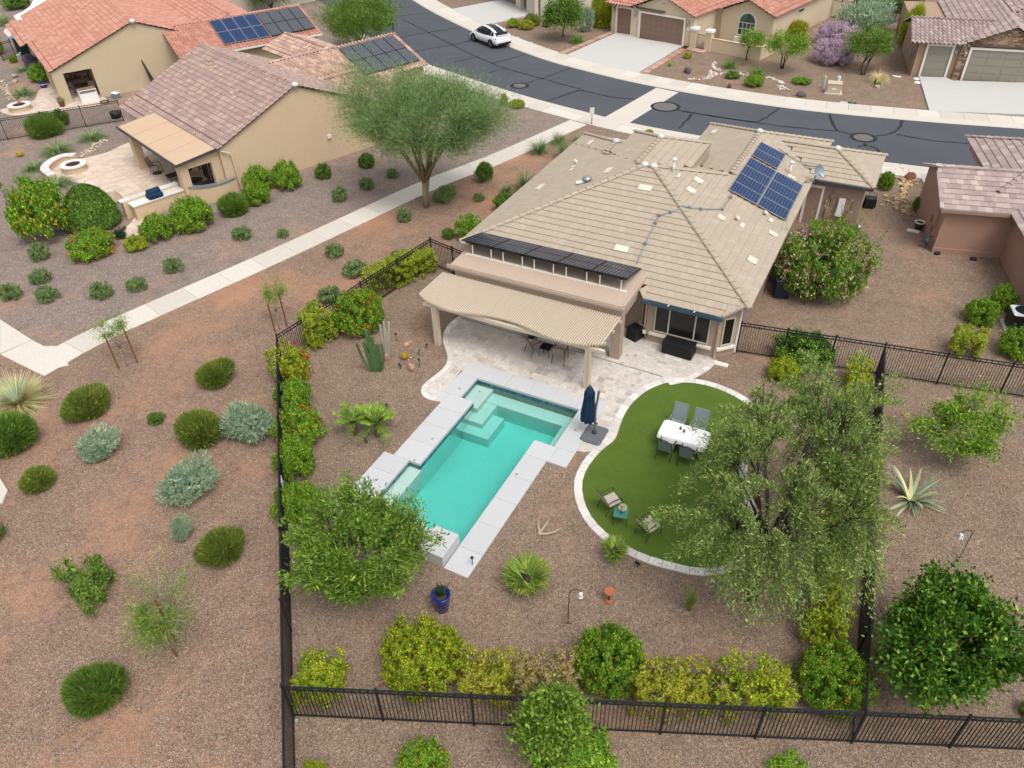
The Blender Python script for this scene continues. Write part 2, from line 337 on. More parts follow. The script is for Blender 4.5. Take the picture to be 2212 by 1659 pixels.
def inside(x,y,P):
    c=False; n=len(P)
    for i in range(n):
        a,b=P[i],P[i-1]
        if (a[1]>y)!=(b[1]>y) and x<(b[0]-a[0])*(y-a[1])/(b[1]-a[1])+a[0]: c=not c
    return c
def sheet(name,P,z,mat,parent=None,th=0.,kind='structure',**kw):
    P=ccw([tuple(p[:2]) for p in P])
    if th: o=MB().prism(P,z-th,z).build(name,mat,parent)
    else: o=ob(name,mesh(name,[(p[0],p[1],z) for p in P],[tuple(range(len(P)))],mat),parent)
    return tag(o,kind=kind if parent is None else None,**kw)
# ------------------------------------------------------------------ ground with the pool's opening
POOL=[(0,0),(0,-1.38),(.6,-1.38),(.6,-5.36),(.12,-5.36),(.12,-8.0),(3.85,-8.0),(3.85,-2.35),(4.66,-2.35),(4.66,0)]
strips=[(-8.,-5.36,.12,3.85),(-5.36,-2.35,.6,3.85),(-2.35,-1.38,.6,4.66),(-1.38,0.,0.,4.66)]
V=[];F=[]
def q_(x0,x1,y0,y1):
    k=len(V); V.extend([(x0,y0,0),(x1,y0,0),(x1,y1,0),(x0,y1,0)]); F.append((k,k+1,k+2,k+3))
q_(-400,400,-400,-8); q_(-400,400,0,400)
for y0,y1,x0,x1 in strips: q_(-400,x0,y0,y1); q_(x1,400,y0,y1)
tag(ob('ground',mesh('ground',V,F,'gravel')),kind='structure',label='brown pebble gravel covering the yards')
FA,FB,FC=Vector((2.75,-15.,0)),G(596,722,1.6),G(929,513,1.6); FA.z=FB.z=FC.z=0
FD=Vector((-4.0,6.6,0))
_dn=(FA-FB).normalized()
sheet('common_ground',[FA+_dn*25,FA,FB,FC,(-4.1,7),(-4.1,20.8),(-6.5,29),(-15,33),(-27,38),(-46,53),(-90,60),(-120,-20),(-60,-70),(0,-60)],.004,'gravel_red',label='reddish gravel of the open common ground with bare soil patches')
sheet('lot_gravel',[G(0,692),G(95,750),G(215,722),G(328,671),G(620,542),G(924,401),G(1072,344),G(1255,252),G(1240,250),G(1120,222),(-30,42),(-46,53),(-90,60),(-110,10),G(-300,520)],.008,'gravel_grey',label='grey gravel round the tiled roof houses')
# ------------------------------------------------------------------ street, kerbs, walks
far=cat_rom([(-60,74),(-40.2,56.6),(-27.7,47.8),(-19,42.9),(-13.65,40.7),(-5.4,38.6),(4.4,37.8),tuple(G(1950,259)[:2]),(20.2,40.0),(45,45)],5)
near=cat_rom([(-68,66),(-46,49.5),(-33.5,40.6),(-26.86,37.2),(-15.33,32.97),(-8.79,31.24),(-4.61,30.36),(.58,29.95),(7,29.95),(12.55,30.3),(20,31.2),(45,35)],5)
road=sheet('road',list(far)+list(near)[::-1],.012,'asphalt',label='dark asphalt street bending past the houses')
def kerb(P,side,name,lab,w=2.2):
    root=MB(); n=len(P)
    Q=[p+nrm(P,i)*side*.0 for i,p in enumerate(P)]
    prof=[(0,.004),(.06,.07),(.25,.10),(.75,.105)]
    VV=[];FF=[]
    for i,p in enumerate(P):
        nn=nrm(P,i)*side
        for d,z in prof: VV.append((p.x+nn.x*d,p.y+nn.y*d,z))
    for i in range(n-1):
        for k in range(3):
            f=(i*4+k,(i+1)*4+k,(i+1)*4+k+1,i*4+k+1); FF.append(f if side<0 else f[::-1])
    o=ob(name,mesh(name,VV,FF,'concrete',smooth=False)); tag(o,label=lab,kind='structure')
    ribbon_pieces(list(P),side*.76,side*w,1.55,-.02,.105,'walk_slab','walk_slab',o,.014)
    return o
def clipx(P,a,b): return [p for p in P if a<p.x<b]
kerb(clipx(far,-50,30),1,'far_kerb','pale concrete kerb and walk on the far side of the street')
kerb(clipx(near,-40,30),-1,'near_kerb','pale concrete kerb and walk on the near side of the street',2.0)
cw=sheet('road_band',[G(1418,190),G(1466,200),G(1359,266),G(1306,254)],.020,'concrete',label='concrete band crossing the asphalt street')
def seal(pts,w=.10,z=.017):
    P=resample(cat_rom([G(*p)[:2] for p in pts],4),.35); VV=[];FF=[]; rn=random.Random(len(pts)*7+int(pts[0][0]))
    for i,p in enumerate(P):
        n_=nrm(P,i); j=Vector((rn.uniform(-.05,.05),rn.uniform(-.05,.05))); k=w*rn.uniform(.35,.75)
        VV+=[(p.x+j.x+n_.x*k,p.y+j.y+n_.y*k,z),(p.x+j.x-n_.x*k,p.y+j.y-n_.y*k,z)]
    FF=[(2*i+1,2*i+3,2*i+2,2*i) for i in range(len(P)-1)]
    ob('crack_seal',mesh('crack_seal',VV,FF,'tar'),road)
z11=lambda x,y:(811+x*.2,y*.2)
z17=lambda x,y:(1253.5+x*.2,y*.2)
z20=lambda x,y:(1474.67+x/3,y/3)
for L in [[(270,200),(480,305),(590,360),(840,490),(1080,610),(1400,740),(1800,850),(2212,965)],[(280,400),(560,355),(900,300)],[(420,555),(840,485),(1040,440)],[(800,690),(1080,620)],[(1270,685),(1640,585)],[(1220,790),(1400,735)],[(1640,895),(1810,845),(2120,735)],[(1840,1100),(2212,970)],[(220,180),(600,140)],[(210,85),(430,60)]]:
    seal([z11(*p) for p in L],.14)
for L in [[(0,970),(300,1045),(600,1075)],[(1040,1190),(1400,1250),(1800,1310),(1950,1300),(2150,1170)],[(1060,1390),(1140,1310),(1210,1230)]]: seal([z17(*p) for p in L],.15)
for L in [[(950,740),(970,800),(1010,850),(1100,870)],[(1250,885),(1340,870),(1400,835),(1425,780)],[(1380,870),(1650,915),(2212,960)],[(0,725),(300,770),(650,820),(1000,850)],[(1130,955),(1180,945),(1240,955),(1275,985)],[(1175,930),(1180,945)]]: seal([z20(*p) for p in L],.16)
pmat('iron_worn',(.15,.14,.13),.8,.3,4)
def manhole(u,v,r,ring=True):
    c=G(u,v); mb=MB(); mb.lathe([(r,.014),(r,.024),(r*.9,.026),(r*.55,.024),(r*.1,.027)],24,(c.x,c.y)); o=mb.build('manhole_cover','iron_worn',road)
    if ring:
        VV=[];FF=[]
        for k in range(32):
            a=2*math.pi*k/32; VV+=[(c.x+math.cos(a)*r*1.02,c.y+math.sin(a)*r*1.02,.021),(c.x+math.cos(a)*(r+.26),c.y+math.sin(a)*(r+.26),.021)]
        FF=[(2*k,2*k+1,(2*k+3)%64,(2*k+2)%64) for k in range(32)]; ob('manhole_seal',mesh('manhole_seal',VV,FF,'tar'),road)
manhole(*z11(1560,928),.50); manhole(*z17(920,1155),.85); manhole(*z20(1170,893),.62)
# path of concrete slabs through the common ground
PATH=cat_rom([G(1264,258)[:2],G(1072,344)[:2],G(924,401)[:2],G(620,542)[:2],G(328,671)[:2],G(215,722)[:2],G(150,757)[:2],G(70,803)[:2]],6)
walk=thing('concrete_path','pale concrete slab path running diagonally through the common gravel','path'); walk['kind']='structure'; del walk['category']
ribbon_pieces(PATH,-.76,.76,1.95,-.02,.03,'path_slab','walk_slab',walk,.012)
for q in ([(0,690),(70,735),(0,765)],[(70,735),(95,748),(125,748),(150,790),(80,806),(0,766)],[(-90,640),(0,690),(0,765),(-120,720)]):
    P=ccw([tuple(G(*p)[:2]) for p in q]); c=Vector((sum(p[0] for p in P)/len(P),sum(p[1] for p in P)/len(P)))
    MB().prism([c+(Vector(p)-c)*.985 for p in P],-.02,.024,0,.006).build('path_slab','walk_slab',walk)
tag(MB().prism(ccw([tuple(G(*p)[:2]) for p in [(-30,1020),(0,1032),(19,1062),(8,1088),(-30,1100)]]),-.02,.10,0,.02).build('concrete_pad','concrete'),label='pale concrete pad edge in the reddish common gravel',kind='structure')
# driveways
d5=sheet('driveway',[G(1332,73),G(1365,78),G(1380,85),G(1476,100),G(1378,160),G(1316,147),G(1222,122)],.110,'drive_concrete',label='pale concrete driveway before the brown garage doors',th=.12)
for a,b in (((1329,72),(1215,120)),((1479,101),(1381,161)),((1479,101),(1530,112))):
    A,B=G(*a),G(*b); L=[A.xy,B.xy]; ribbon_pieces(L,.0,-.55 if a[0]<1400 else (.55 if b[0]<1400 else -.9),.30,-.02,.116,'edge_brick','brick_edge',d5,.012)
d6=sheet('driveway',[G(1985,168),G(2042,170),G(2058,177),G(2230,182),G(2300,190),G(2300,262),G(2212,250),G(2007,243)],.110,'drive_concrete',label='pale concrete driveway before the olive grey garage doors',th=.12)
d4=sheet('driveway',[G(974,22),G(1087,0),G(1159,31),G(1045,57)],.110,'drive_concrete',label='pale concrete driveway beside the white walled garage',th=.12)
d7=sheet('driveway',[(14.5,29.2),(15.4,25.9),(21,25),(22,30)],.110,'drive_concrete',label='concrete driveway behind the mauve roofed house',th=.12)
# ------------------------------------------------------------------ turf with its stone edge
TD=[(1440,828),(1467.6,827.7),(1502.5,829.4),(1540.8,838),(1579,853.8),(1610.5,873),(1629.7,894),(1636.7,911),(1631,936),(1610,970),(1596,1005),(1597,1040),(1607,1080),(1622,1122),(1626,1155),(1606,1198),(1560,1222),(1510,1228),(1472,1220.5),(1421,1207.8),(1379.3,1192.7),(1342,1173),(1309.6,1151),(1284,1125),(1266.6,1095),(1258.4,1062.5),(1260,1035),(1274,1005),(1300,974),(1328,950),(1339,922),(1349,897),(1367,871),(1398,845)]
TURF=cat_rom([G(*p)[:2] for p in TD],5,True)
lawn=sheet('lawn',TURF,.030,'turf',th=.03,label='kidney shaped artificial green lawn beside the pool')
edge=thing('lawn_edging','pale stone edging round the green lawn','edging')
_T=ccw([tuple(p) for p in TURF]); _T=[Vector(p) for p in _T]; _T.append(_T[0].copy())
ribbon_pieces(_T,-.01,-.30,.42,-.02,.042,'edging_stone','border_stone',edge,.012)
# ------------------------------------------------------------------ travertine patio
PL=[(990.7,684.7),(970.7,699.7),(959,719.7),(957,739.7),(964,759.7),(967,776),(960.7,793),(940.7,811),(920.7,826),(910,839.7),(911.3,853),(924,863),(950.7,869)]
PR=[(1237,972),(1260.7,977),(1284,975),(1300,970)]
PR2=[(1440,826),(1451.5,825),(1473.5,819),(1499.5,808),(1519.5,796),(1531.5,786),(1538.5,776)]
left_curve=cat_rom([G(*p)[:2] for p in PL],5)
turf_side=[Vector(G(*p)[:2]) for p in [(1300,974),(1328,950),(1339,922),(1349,897),(1367,871),(1398,845)]]
right_curve=cat_rom([G(*p)[:2] for p in PR2],5)
PATIO=[Vector((-2.95,6.2))]+left_curve+[Vector((-.9,.2)),Vector((5.5,.2)),Vector((5.5,-1.9))]+[Vector(G(*p)[:2]) for p in PR]+[p for p in cat_rom(turf_side,4)]+right_curve+[Vector((8.4,5.75)),Vector((5.3,5.75)),Vector((5.0,6.2))]
patio=sheet('patio',PATIO,.022,'travertine_base',th=.03,label='travertine paved patio between the house and the pool')
rn=random.Random(3); g_=.1524; X0,Y0=-4.6,-2.6; NX,NY=101,61; occ=np.zeros((NX,NY),bool); pav=[]
for j in range(NY):
    for i in range(NX):
        if occ[i,j]: continue
        opts=[(2,2),(3,2),(2,3),(2,1),(1,2),(1,1)]; wts=[5,5,2,3,1,2]
        while True:
            w_,h_=rn.choices(opts,wts)[0]
            if i+w_<=NX and j+h_<=NY and not occ[i:i+w_,j:j+h_].any(): break
        occ[i:i+w_,j:j+h_]=True
        x,y=X0+i*g_,Y0+j*g_
        if -.85<x+w_*g_/2<5.45 and y+h_*g_/2<.9 and y+h_*g_>-3.2 and x<5.44 and y<.86 and x+w_*g_>-.85: continue
        if all(inside(x+a*w_*g_,y+b*h_*g_,PATIO) for a in (.02,.98) for b in (.02,.98)): pav.append((x,y,w_,h_))
pm={}
pav.sort(key=lambda p:(-(p[1]<3.2),-p[2]*p[3],dist((p[0],p[1],0))))
st=MB(); rest=[]
for k,(x,y,w_,h_) in enumerate(pav):
    if k<300:
        if (w_,h_) not in pm: pm[(w_,h_)]=mesh('paver',*(lambda b_:(b_.V,b_.F))(MB().box(.004,w_*g_-.004,.004,h_*g_-.004,-.03,0,0,.005)),'travertine')
        ob('paver',pm[(w_,h_)],patio,(x,y,.034+rn.uniform(-.0015,.0015)))
    else: st.box(x+.004,x+w_*g_-.004,y+.004,y+h_*g_-.004,.0,.034+rn.uniform(-.0015,.0015),0,.005)
if st.V: tag(st.build('pavers','travertine',patio),kind='stuff')
ribbon_pieces(left_curve,.0,.22,.30,0,.040,'edging_stone','border_stone',patio,.008)
ribbon_pieces(right_curve[::-1],.22,.0,.30,0,.040,'edging_stone','border_stone',patio,.008)
MB().bar((-2.9,3.62,.036),(6.9,3.42,.036),.05,.012).build('drain_strip','conduit',patio)
# ------------------------------------------------------------------ pool
pool=thing('swimming_pool','turquoise swimming pool with pale grey coping and inner benches','swimming pool',(0,0,0))
VV=[(x,y,z) for z in (-1.25,.0) for x,y in POOL]; N=len(POOL)
FF=[tuple(range(N))]+[(i,i+N,(i+1)%N+N,(i+1)%N) for i in range(N)]
ob('basin',mesh('basin',VV,[f for f in FF],'pool_plaster'),pool)
bz=MB(); W_=-.12
def shelf(x0,x1,y0,y1,z): MB().box(x0,x1,y0,y1,-1.24,z,0).build('bench','pool_plaster',pool)
shelf(.003,.75,-1.377,-.003,-.32); shelf(.753,4.657,-.62,-.003,-.52); shelf(4.20,4.657,-2.347,-.623,-.52)
shelf(.753,1.25,-1.9,-.623,-.55); shelf(.603,.750,-1.9,-1.383,-.55); shelf(1.253,1.75,-2.35,-.95,-.80); shelf(.603,1.25,-2.35,-1.903,-.80)
shelf(.123,.62,-7.997,-5.363,-.30)
tl=MB()
for i in range(N):
    a,b_=Vector(POOL[i]),Vector(POOL[(i+1)%N]); d=(b_-a); L=d.length; d.normalize(); nI=Vector((-d.y,d.x)); nt_=max(1,int(L/.15))
    for k in range(nt_):
        p,q=a+d*(L*k/nt_+.002),a+d*(L*(k+1)/nt_-.002)
        tl.prism(ccw([tuple(p),tuple(q),tuple(q+nI*.008),tuple(p+nI*.008)]),-.24,-.06)
tag(tl.build('waterline_tiles','pool_tile',pool),kind='stuff')
wt=MB().prism(ccw([(x*.999+.002,y*.999) for x,y in POOL]),-1.35,-.10); ob('water',mesh('water',wt.V,wt.F,'water'),pool)
def slabs(x0,x1,y0,y1,axis,n,z=.055):
    for k in range(n):
        if axis=='x': a,b_=x0+(x1-x0)*k/n,x0+(x1-x0)*(k+1)/n; MB().box(a+.003,b_-.003,y0+.003,y1-.003,-.06,z,0,.008).build('coping_slab','coping',pool)
        else: a,b_=y0+(y1-y0)*k/n,y0+(y1-y0)*(k+1)/n; MB().box(x0+.003,x1-.003,a+.003,b_-.003,-.06,z,0,.008).build('coping_slab','coping',pool)
slabs(-.80,5.50,-.02,.86,'x',6); slabs(4.64,5.50,-2.37,-.02,'y',2); slabs(4.80,5.50,-3.20,-2.37,'x',1); slabs(3.83,4.80,-3.20,-2.37,'x',1)
slabs(3.83,4.72,-8.0,-3.2,'y',4); slabs(3.83,4.72,-9.0,-8.0,'y',1)
slabs(-.80,.02,-1.40,-.02,'y',1); slabs(-.55,.62,-2.3,-1.40,'y',1); slabs(-.55,.62,-5.38,-2.3,'y',3); slabs(-.95,.14,-8.0,-5.38,'y',3); slabs(-.85,-.55,-2.0,-1.4,'y',1)
MB().box(-.95,2.86,-8.5,-7.98,-.05,.30,0,.01).build('bond_beam','coping',pool); MB().box(2.87,3.80,-8.95,-7.9,-.05,.48,0,.012).build('scupper_block','coping',pool)
fm=MB(); rf=random.Random(5)
for k in range(150):
    x,y=rf.uniform(1.2,2.3),-7.95+abs(rf.gauss(0,.35)); s=rf.uniform(.012,.04)*(1 if y<-7.5 else .6); fm.lathe([(s*.3,-.098),(s,-.097),(s*.7,-.09),(s*.2,-.086)],6,(x,y))
tag(fm.build('foam','foam',pool),kind='stuff')
for u,v in ((1036,846),(1048,869),(993,839),(934,948),(895,994),(1243,929),(1116,1024),(813,1037)):
    c=G(u,v,.055); MB().lathe([(.05,.055),(.05,.060),(.02,.061)],10,(c.x,c.y)).build('deck_fitting','grey_metal',pool)
# ------------------------------------------------------------------ roofs of single tiles
def clip_poly(P,f):
    """keep f(x,y)>=0, f linear"""
    out=[]; n=len(P)
    for i in range(n):
        a,b=P[i],P[(i+1)%n]; fa,fb=f(*a),f(*b)
        if fa>=0: out.append(a)
        if (fa>=0)!=(fb>=0): t=fa/(fa-fb); out.append((a[0]+(b[0]-a[0])*t,a[1]+(b[1]-a[1])*t))
    return out
class Block:
    def __init__(s,x0,x1,y0,y1,ze,sl,sides='WESN'):
        s.r=(x0,x1,y0,y1); s.ze=ze; s.sl=sl; s.pl={}
        for k in sides:
            s.pl[k]={'W':lambda x,y:ze+sl*(x-x0),'E':lambda x,y:ze+sl*(x1-x),'S':lambda x,y:ze+sl*(y-y0),'N':lambda x,y:ze+sl*(y1-y)}[k]
    def z(s,x,y):
        x0,x1,y0,y1=s.r
        if not(x0-1e-6<=x<=x1+1e-6 and y0-1e-6<=y<=y1+1e-6): return -9
        return min(p(x,y) for p in s.pl.values())
    def region(s,k):
        x0,x1,y0,y1=s.r; P=[(x0,y0),(x1,y0),(x1,y1),(x0,y1)]; pk=s.pl[k]
        for j,pj in s.pl.items():
            if j!=k: P=clip_poly(P,lambda x,y:pj(x,y)-pk(x,y))
        return P
def roof(house,blocks,mat,style,tw,te,capmat=None,cover=None,caps=True,nobj=300,deckmat='roof_under',camloc=None,skip=None):
    """house: Empty. each block's planes get a deck and courses of tiles; tiles hidden under another block are left out"""
    deck=MB(); info=[]
    for bi,bl in enumerate(blocks):
        for k in bl.pl:
            P=bl.region(k)
            if len(P)<3: continue
            deck.add([(x,y,bl.pl[k](x,y)-.012-.006*bi) for x,y in P],[tuple(range(len(P)))])
            info.append((bl,k,P))
    rf=deck.build('roof',deckmat,house)
    M=house.matrix_world if False else Matrix.Translation(house.location)@Matrix.Rotation(house.rotation_euler.z,4,'Z')
    full={}; cand=[]; st=MB(); sl=blocks[0].sl; ch=1/math.sqrt(1+sl*sl); eh=te*ch
    def hidden(x,y,z,bl):
        for o in blocks:
            if o is not bl and o.z(x,y)>z+.03: return True
        return bool(cover and cover(x,y,z))
    def dupl(x,y,z,bl):
        return any(abs(o.z(x,y)-z)<.03 for o in blocks[:blocks.index(bl)])
    prof=[(0,.012),(.08,.055),(.22,.098),(.38,.102),(.55,.068),(.68,.018),(.85,.004),(1.0,.012)]
    def tile_shape(poly,bl,k,b0):
        """flat tile: polygon in plan, lower edge raised"""
        f=bl.pl[k]; x0,x1,y0,y1=bl.r
        bdist={'W':lambda x,y:x-x0,'E':lambda x,y:x1-x,'S':lambda x,y:y-y0,'N':lambda x,y:y1-y}[k]
        n=len(poly); V=[(x,y,f(x,y)+.058-.042*min(1.2,(bdist(x,y)-b0)/eh)) for x,y in poly]+[(x,y,f(x,y)-.004) for x,y in poly]
        F=[tuple(range(n))]+[(i,i+n,(i+1)%n+n,(i+1)%n) for i in range(n)]
        return V,F
    for bl,k,P in info:
        x0,x1,y0,y1=bl.r; L=(y1-y0) if k in 'WE' else (x1-x0); run=(x1-x0) if k in 'WE' else (y1-y0)
        def toxy(a,b): return {'W':(x0+b,y0+a),'E':(x1-b,y0+a),'S':(x0+a,y0+b),'N':(x0+a,y1-b)}[k]
        bmax=max({'W':p[0]-x0,'E':x1-p[0],'S':p[1]-y0,'N':y1-p[1]}[k] for p in P)
        halfs=[]; n=len(P); A=ccw(P)
        for i in range(n):
            a,b=A[i],A[(i+1)%n]; halfs.append((a,b))
        c=0; rr=random.Random(hash((k,round(x0,1)))%999)
        while c*eh<bmax:
            b0,b1=c*eh-.05*(c==0),(c+1)*eh+.01; off=(tw/2 if (c%2 and style=='flat') else 0.)
            j=-1
            while j*tw<L+tw:
                a0,a1=j*tw+off,(j+1)*tw+off; j+=1; g=.006
                q=[toxy(a0+g/2,b0),toxy(a1-g/2,b0),toxy(a1-g/2,b1),toxy(a0+g/2,b1)]
                if poly_area(q)<0: q=q[::-1]
                cl=q; cut=False
                for a,b in halfs:
                    fn=lambda x,y:(b[0]-a[0])*(y-a[1])-(b[1]-a[1])*(x-a[0])+.0005
                    if all(fn(*p)>=-.055 for p in cl): continue
                    cl=clip_poly(cl,fn); cut=True
                    if len(cl)<3: break
                if len(cl)<3 or abs(poly_area(cl))<.004: continue
                cx,cy=sum(p[0] for p in cl)/len(cl),sum(p[1] for p in cl)/len(cl); zc=bl.pl[k](cx,cy)
                if all(hidden(px,py,bl.pl[k](px,py),bl) for px,py in cl+[(cx,cy)]): continue
                if dupl(cx,cy,zc,bl) or (skip and skip(cx,cy,k)): continue
                if style=='flat':
                    if cut: V,F=tile_shape(cl,bl,k,b0+.0); st.add(V,F)
                    else: cand.append((dist(M@Vector((cx,cy,zc))),bl,k,a0,b0,q))
                else:
                    if abs(poly_area(cl))<.5*tw*eh: continue
                    cand.append((dist(M@Vector((cx,cy,zc))),bl,k,a0,b0,q))
            c+=1
    cand.sort(key=lambda t:t[0])
    for i,(d_,bl,k,a0,b0,q) in enumerate(cand):
        x0,x1,y0,y1=bl.r; f=bl.pl[k]
        def toxy(a,b): return {'W':(x0+b,y0+a),'E':(x1-b,y0+a),'S':(x0+a,y0+b),'N':(x0+a,y1-b)}[k]
        ox,oy=toxy(a0,b0); oz=f(ox,oy)
        if style=='flat':
            V,F=tile_shape(q,bl,k,b0)
        else:
            V=[];F=[]; n=len(prof)
            for bb,lift in ((b0,.066),(b0+eh*1.04,.0)):
                for s,h in prof:
                    x,y=toxy(a0+s*tw,bb); V.append((x,y,f(x,y)+h+lift))
            for s,h in prof:
                x,y=toxy(a0+s*tw,b0); V.append((x,y,f(x,y)+max(0,h-.012)))
            for s in range(n-1):
                F.append((s,s+1,n+s+1,n+s)); F.append((2*n+s,2*n+s+1,s+1,s))
            if k in 'WN': F=[ff[::-1] for ff in F]
        if i<nobj:
            key=(id(bl),k,round(b0/eh)==0)
            if key not in full: full[key]=mesh('roof_tile',[(v[0]-ox,v[1]-oy,v[2]-oz) for v in V],F,mat)
            ob('roof_tile',full[key],rf,(ox,oy,oz))
        else: st.add(V,F)
    if st.V: tag(st.build('roof_tiles',mat,rf),kind='stuff')
    # caps on hips and ridges
    if caps:
        segs=[]
        for bl in blocks:
            ks=list(bl.pl)
            for i in range(len(ks)):
                for j in range(i+1,len(ks)):
                    A,B=bl.region(ks[i]),bl.region(ks[j]); sh=[a for a in A if any((a[0]-b[0])**2+(a[1]-b[1])**2<1e-6 for b in B)]
                    u=[]
                    for s_ in sh:
                        if not any((s_[0]-w[0])**2+(s_[1]-w[1])**2<1e-6 for w in u): u.append(s_)
                    if len(u)>=2:
                        a,b=u[0],u[1]; za,zb=bl.pl[ks[i]](*a),bl.pl[ks[i]](*b)
                        if abs(za-zb)<.02 and za<bl.ze+.05: continue
                        lo,hi=((a,za),(b,zb)) if za<=zb else ((b,zb),(a,za)); segs.append((bl,Vector((*lo[0],lo[1])),Vector((*hi[0],hi[1]))))
        for bl,a,b in segs:
            d=b-a; n=max(1,int(d.length/.38)); st_=d/n; me=None
            for t in range(n):
                p=a+st_*t; mid=p+st_*.5
                if hidden(mid.x,mid.y,mid.z-.06,bl) or any(abs(o.z(mid.x,mid.y)-mid.z)<.012 for o in blocks[:blocks.index(bl)]): continue
                if me is None:
                    x=Vector((-d.y,d.x,0)).normalized(); up=x.cross(d.normalized()); up=up if up.z>0 else -up; V=[];F=[]
                    for s,(w,l) in enumerate(((.135,.075),(.115,.045))):
                        for q in range(7):
                            an=math.pi*q/6; V.append(st_*(0 if s==0 else 1.08)+x*math.cos(an)*w+up*(math.sin(an)*w*.62+l-.02))
                    V+= [v-up*.025 for v in V[:7]]
                    F=[(q,q+1,7+q+1,7+q) for q in range(6)]+[(14+q,14+q+1,q+1,q) for q in range(6)]
                    me=mesh('ridge_cap',V,F,capmat or mat)
                ob('ridge_cap',me,rf,p)
    return rf
def quad_panel(house,name,pts,th,frame,face,inset=.025):
    """a flat module from 4 corner points (ccw from above): frame body and glass face, its own x,y along the edges"""
    p=[Vector(q) for q in pts]; x=(p[1]-p[0]); y=(p[3]-p[0]); w,h=x.length,y.length; x.normalize(); z=x.cross(y).normalized(); y=z.cross(x)
    m=Matrix((( x.x,y.x,z.x,p[0].x),(x.y,y.y,z.y,p[0].y),(x.z,y.z,z.z,p[0].z),(0,0,0,1)))
    o=MB().box(0,w,0,h,-th,0).build(name,frame,house); o.matrix_local=m
    f=MB().box(inset,w-inset,inset,h-inset,-.004,.004).build('glass',face,o); return o
# ------------------------------------------------------------------ main house
SL=.356
hm=thing('tan_house','large tan tiled hip roof house with rear pergola beside the pool','house',(0,0,0))
Bm=Block(-4.1,9.5,5.9,19.05,2.6,SL); Ba=Block(-4.1,2.3,11.,20.8,2.6,SL,'WEN'); Bb=Block(-.3,4.0,12.3,18.9,3.952,SL,'WEN'); Bc=Block(2.35,9.5,11.,25.4,2.6,SL,'WEN'); Bd=Block(6.,12.5,19.75,24.55,2.6,SL,'ESN')
Bay=Block(5.22,8.60,5.2,6.02,2.6-SL*.7,SL,'S')
roof(hm,[Bm,Ba,Bb,Bc,Bd,Bay],'roof_tan','flat',.335,.365,'roof_tan',skip=lambda x,y,k:(k=='S' and y<6.25 and -3.4<x<4.9))
# deck closers: riser strips of the raised middle roof
mb=MB(); mb.box(3.94,3.98,12.6,18.9,3.3,3.93); mb.box(-.28,-.24,15.4,18.9,3.3,3.93); mb.build('riser','roof_tan',hm)
# walls
w=MB(); w.box(-3.7,9.1,6.28,18.6,-.1,2.56); w.box(-3.7,1.9,18.6,20.4,-.1,2.56); w.box(2.75,9.1,18.6,25.,-.1,2.56); w.box(9.1,12.05,20.0,24.15,-.1,2.56)
w.build('wall','stucco_tan',hm)
w=MB().prism([(5.35,6.28),(4.98,6.28),(4.98,6.2),(5.35,5.62),(8.42,5.62),(9.1,6.28)],-.1,2.33); w.build('bay_wall','stucco_tan',hm)
w=MB(); w.box(9.3,12.07,19.96,20.0,0,2.45); w.build('side_wall','stucco_brown',hm); w=MB(); w.box(9.1,9.13,6.4,19.9,0,2.45); w.build('side_wall','stucco_brown',hm)
# fascia along eaves
fa=MB()
fa.box(9.45,9.49,5.9,19.75,2.44,2.59); fa.box(9.5,12.5,19.77,19.81,2.44,2.59); fa.box(12.44,12.48,19.82,24.5,2.44,2.59); fa.box(-4.08,-4.04,5.9,20.8,2.44,2.59); fa.build('fascia','stucco_brown',hm)
g=MB(); g.box(5.20,8.62,5.08,5.2,2.22,2.37); g.build('gutter','gutter_blue',hm); g=MB(); g.box(5.5,8.35,5.105,5.175,2.372,2.374); g.build('gutter_channel','black_metal',hm)
for x in (6.35,7.45): MB().box(x-.02,x+.02,5.06,5.2,2.371,2.385).build('gutter_bracket','white_plastic',hm)
g=MB(); g.box(9.6,12.45,19.64,19.75,2.46,2.60); g.build('gutter','dark_gutter',hm)
# bay corner slopes
mb=MB(); mb.add([(8.60,5.2,2.40),(9.24,5.93,2.62),(8.62,6.0,2.66)],[(0,1,2)]); mb.add([(8.60,5.2,2.32),(9.24,5.93,2.54),(9.24,5.93,2.62),(8.60,5.2,2.40)],[(0,1,2,3)]); mb.add([(5.22,5.2,2.40),(5.24,6.0,2.66),(4.9,5.6,2.52)],[(0,1,2)]); mb.build('bay_roof_corner','roof_tan',hm)
for i in range(3):
    t0,t1=i/3,(i+1)/3; a=Vector((8.60,5.2,2.40)).lerp(Vector((9.24,5.93,2.62)),t0); b=Vector((8.60,5.2,2.40)).lerp(Vector((9.24,5.93,2.62)),t1-.02); MB().bar(a+Vector((-.02,.02,.03)),b+Vector((-.02,.02,.03)),.12,.05).build('ridge_cap','roof_tan',hm)
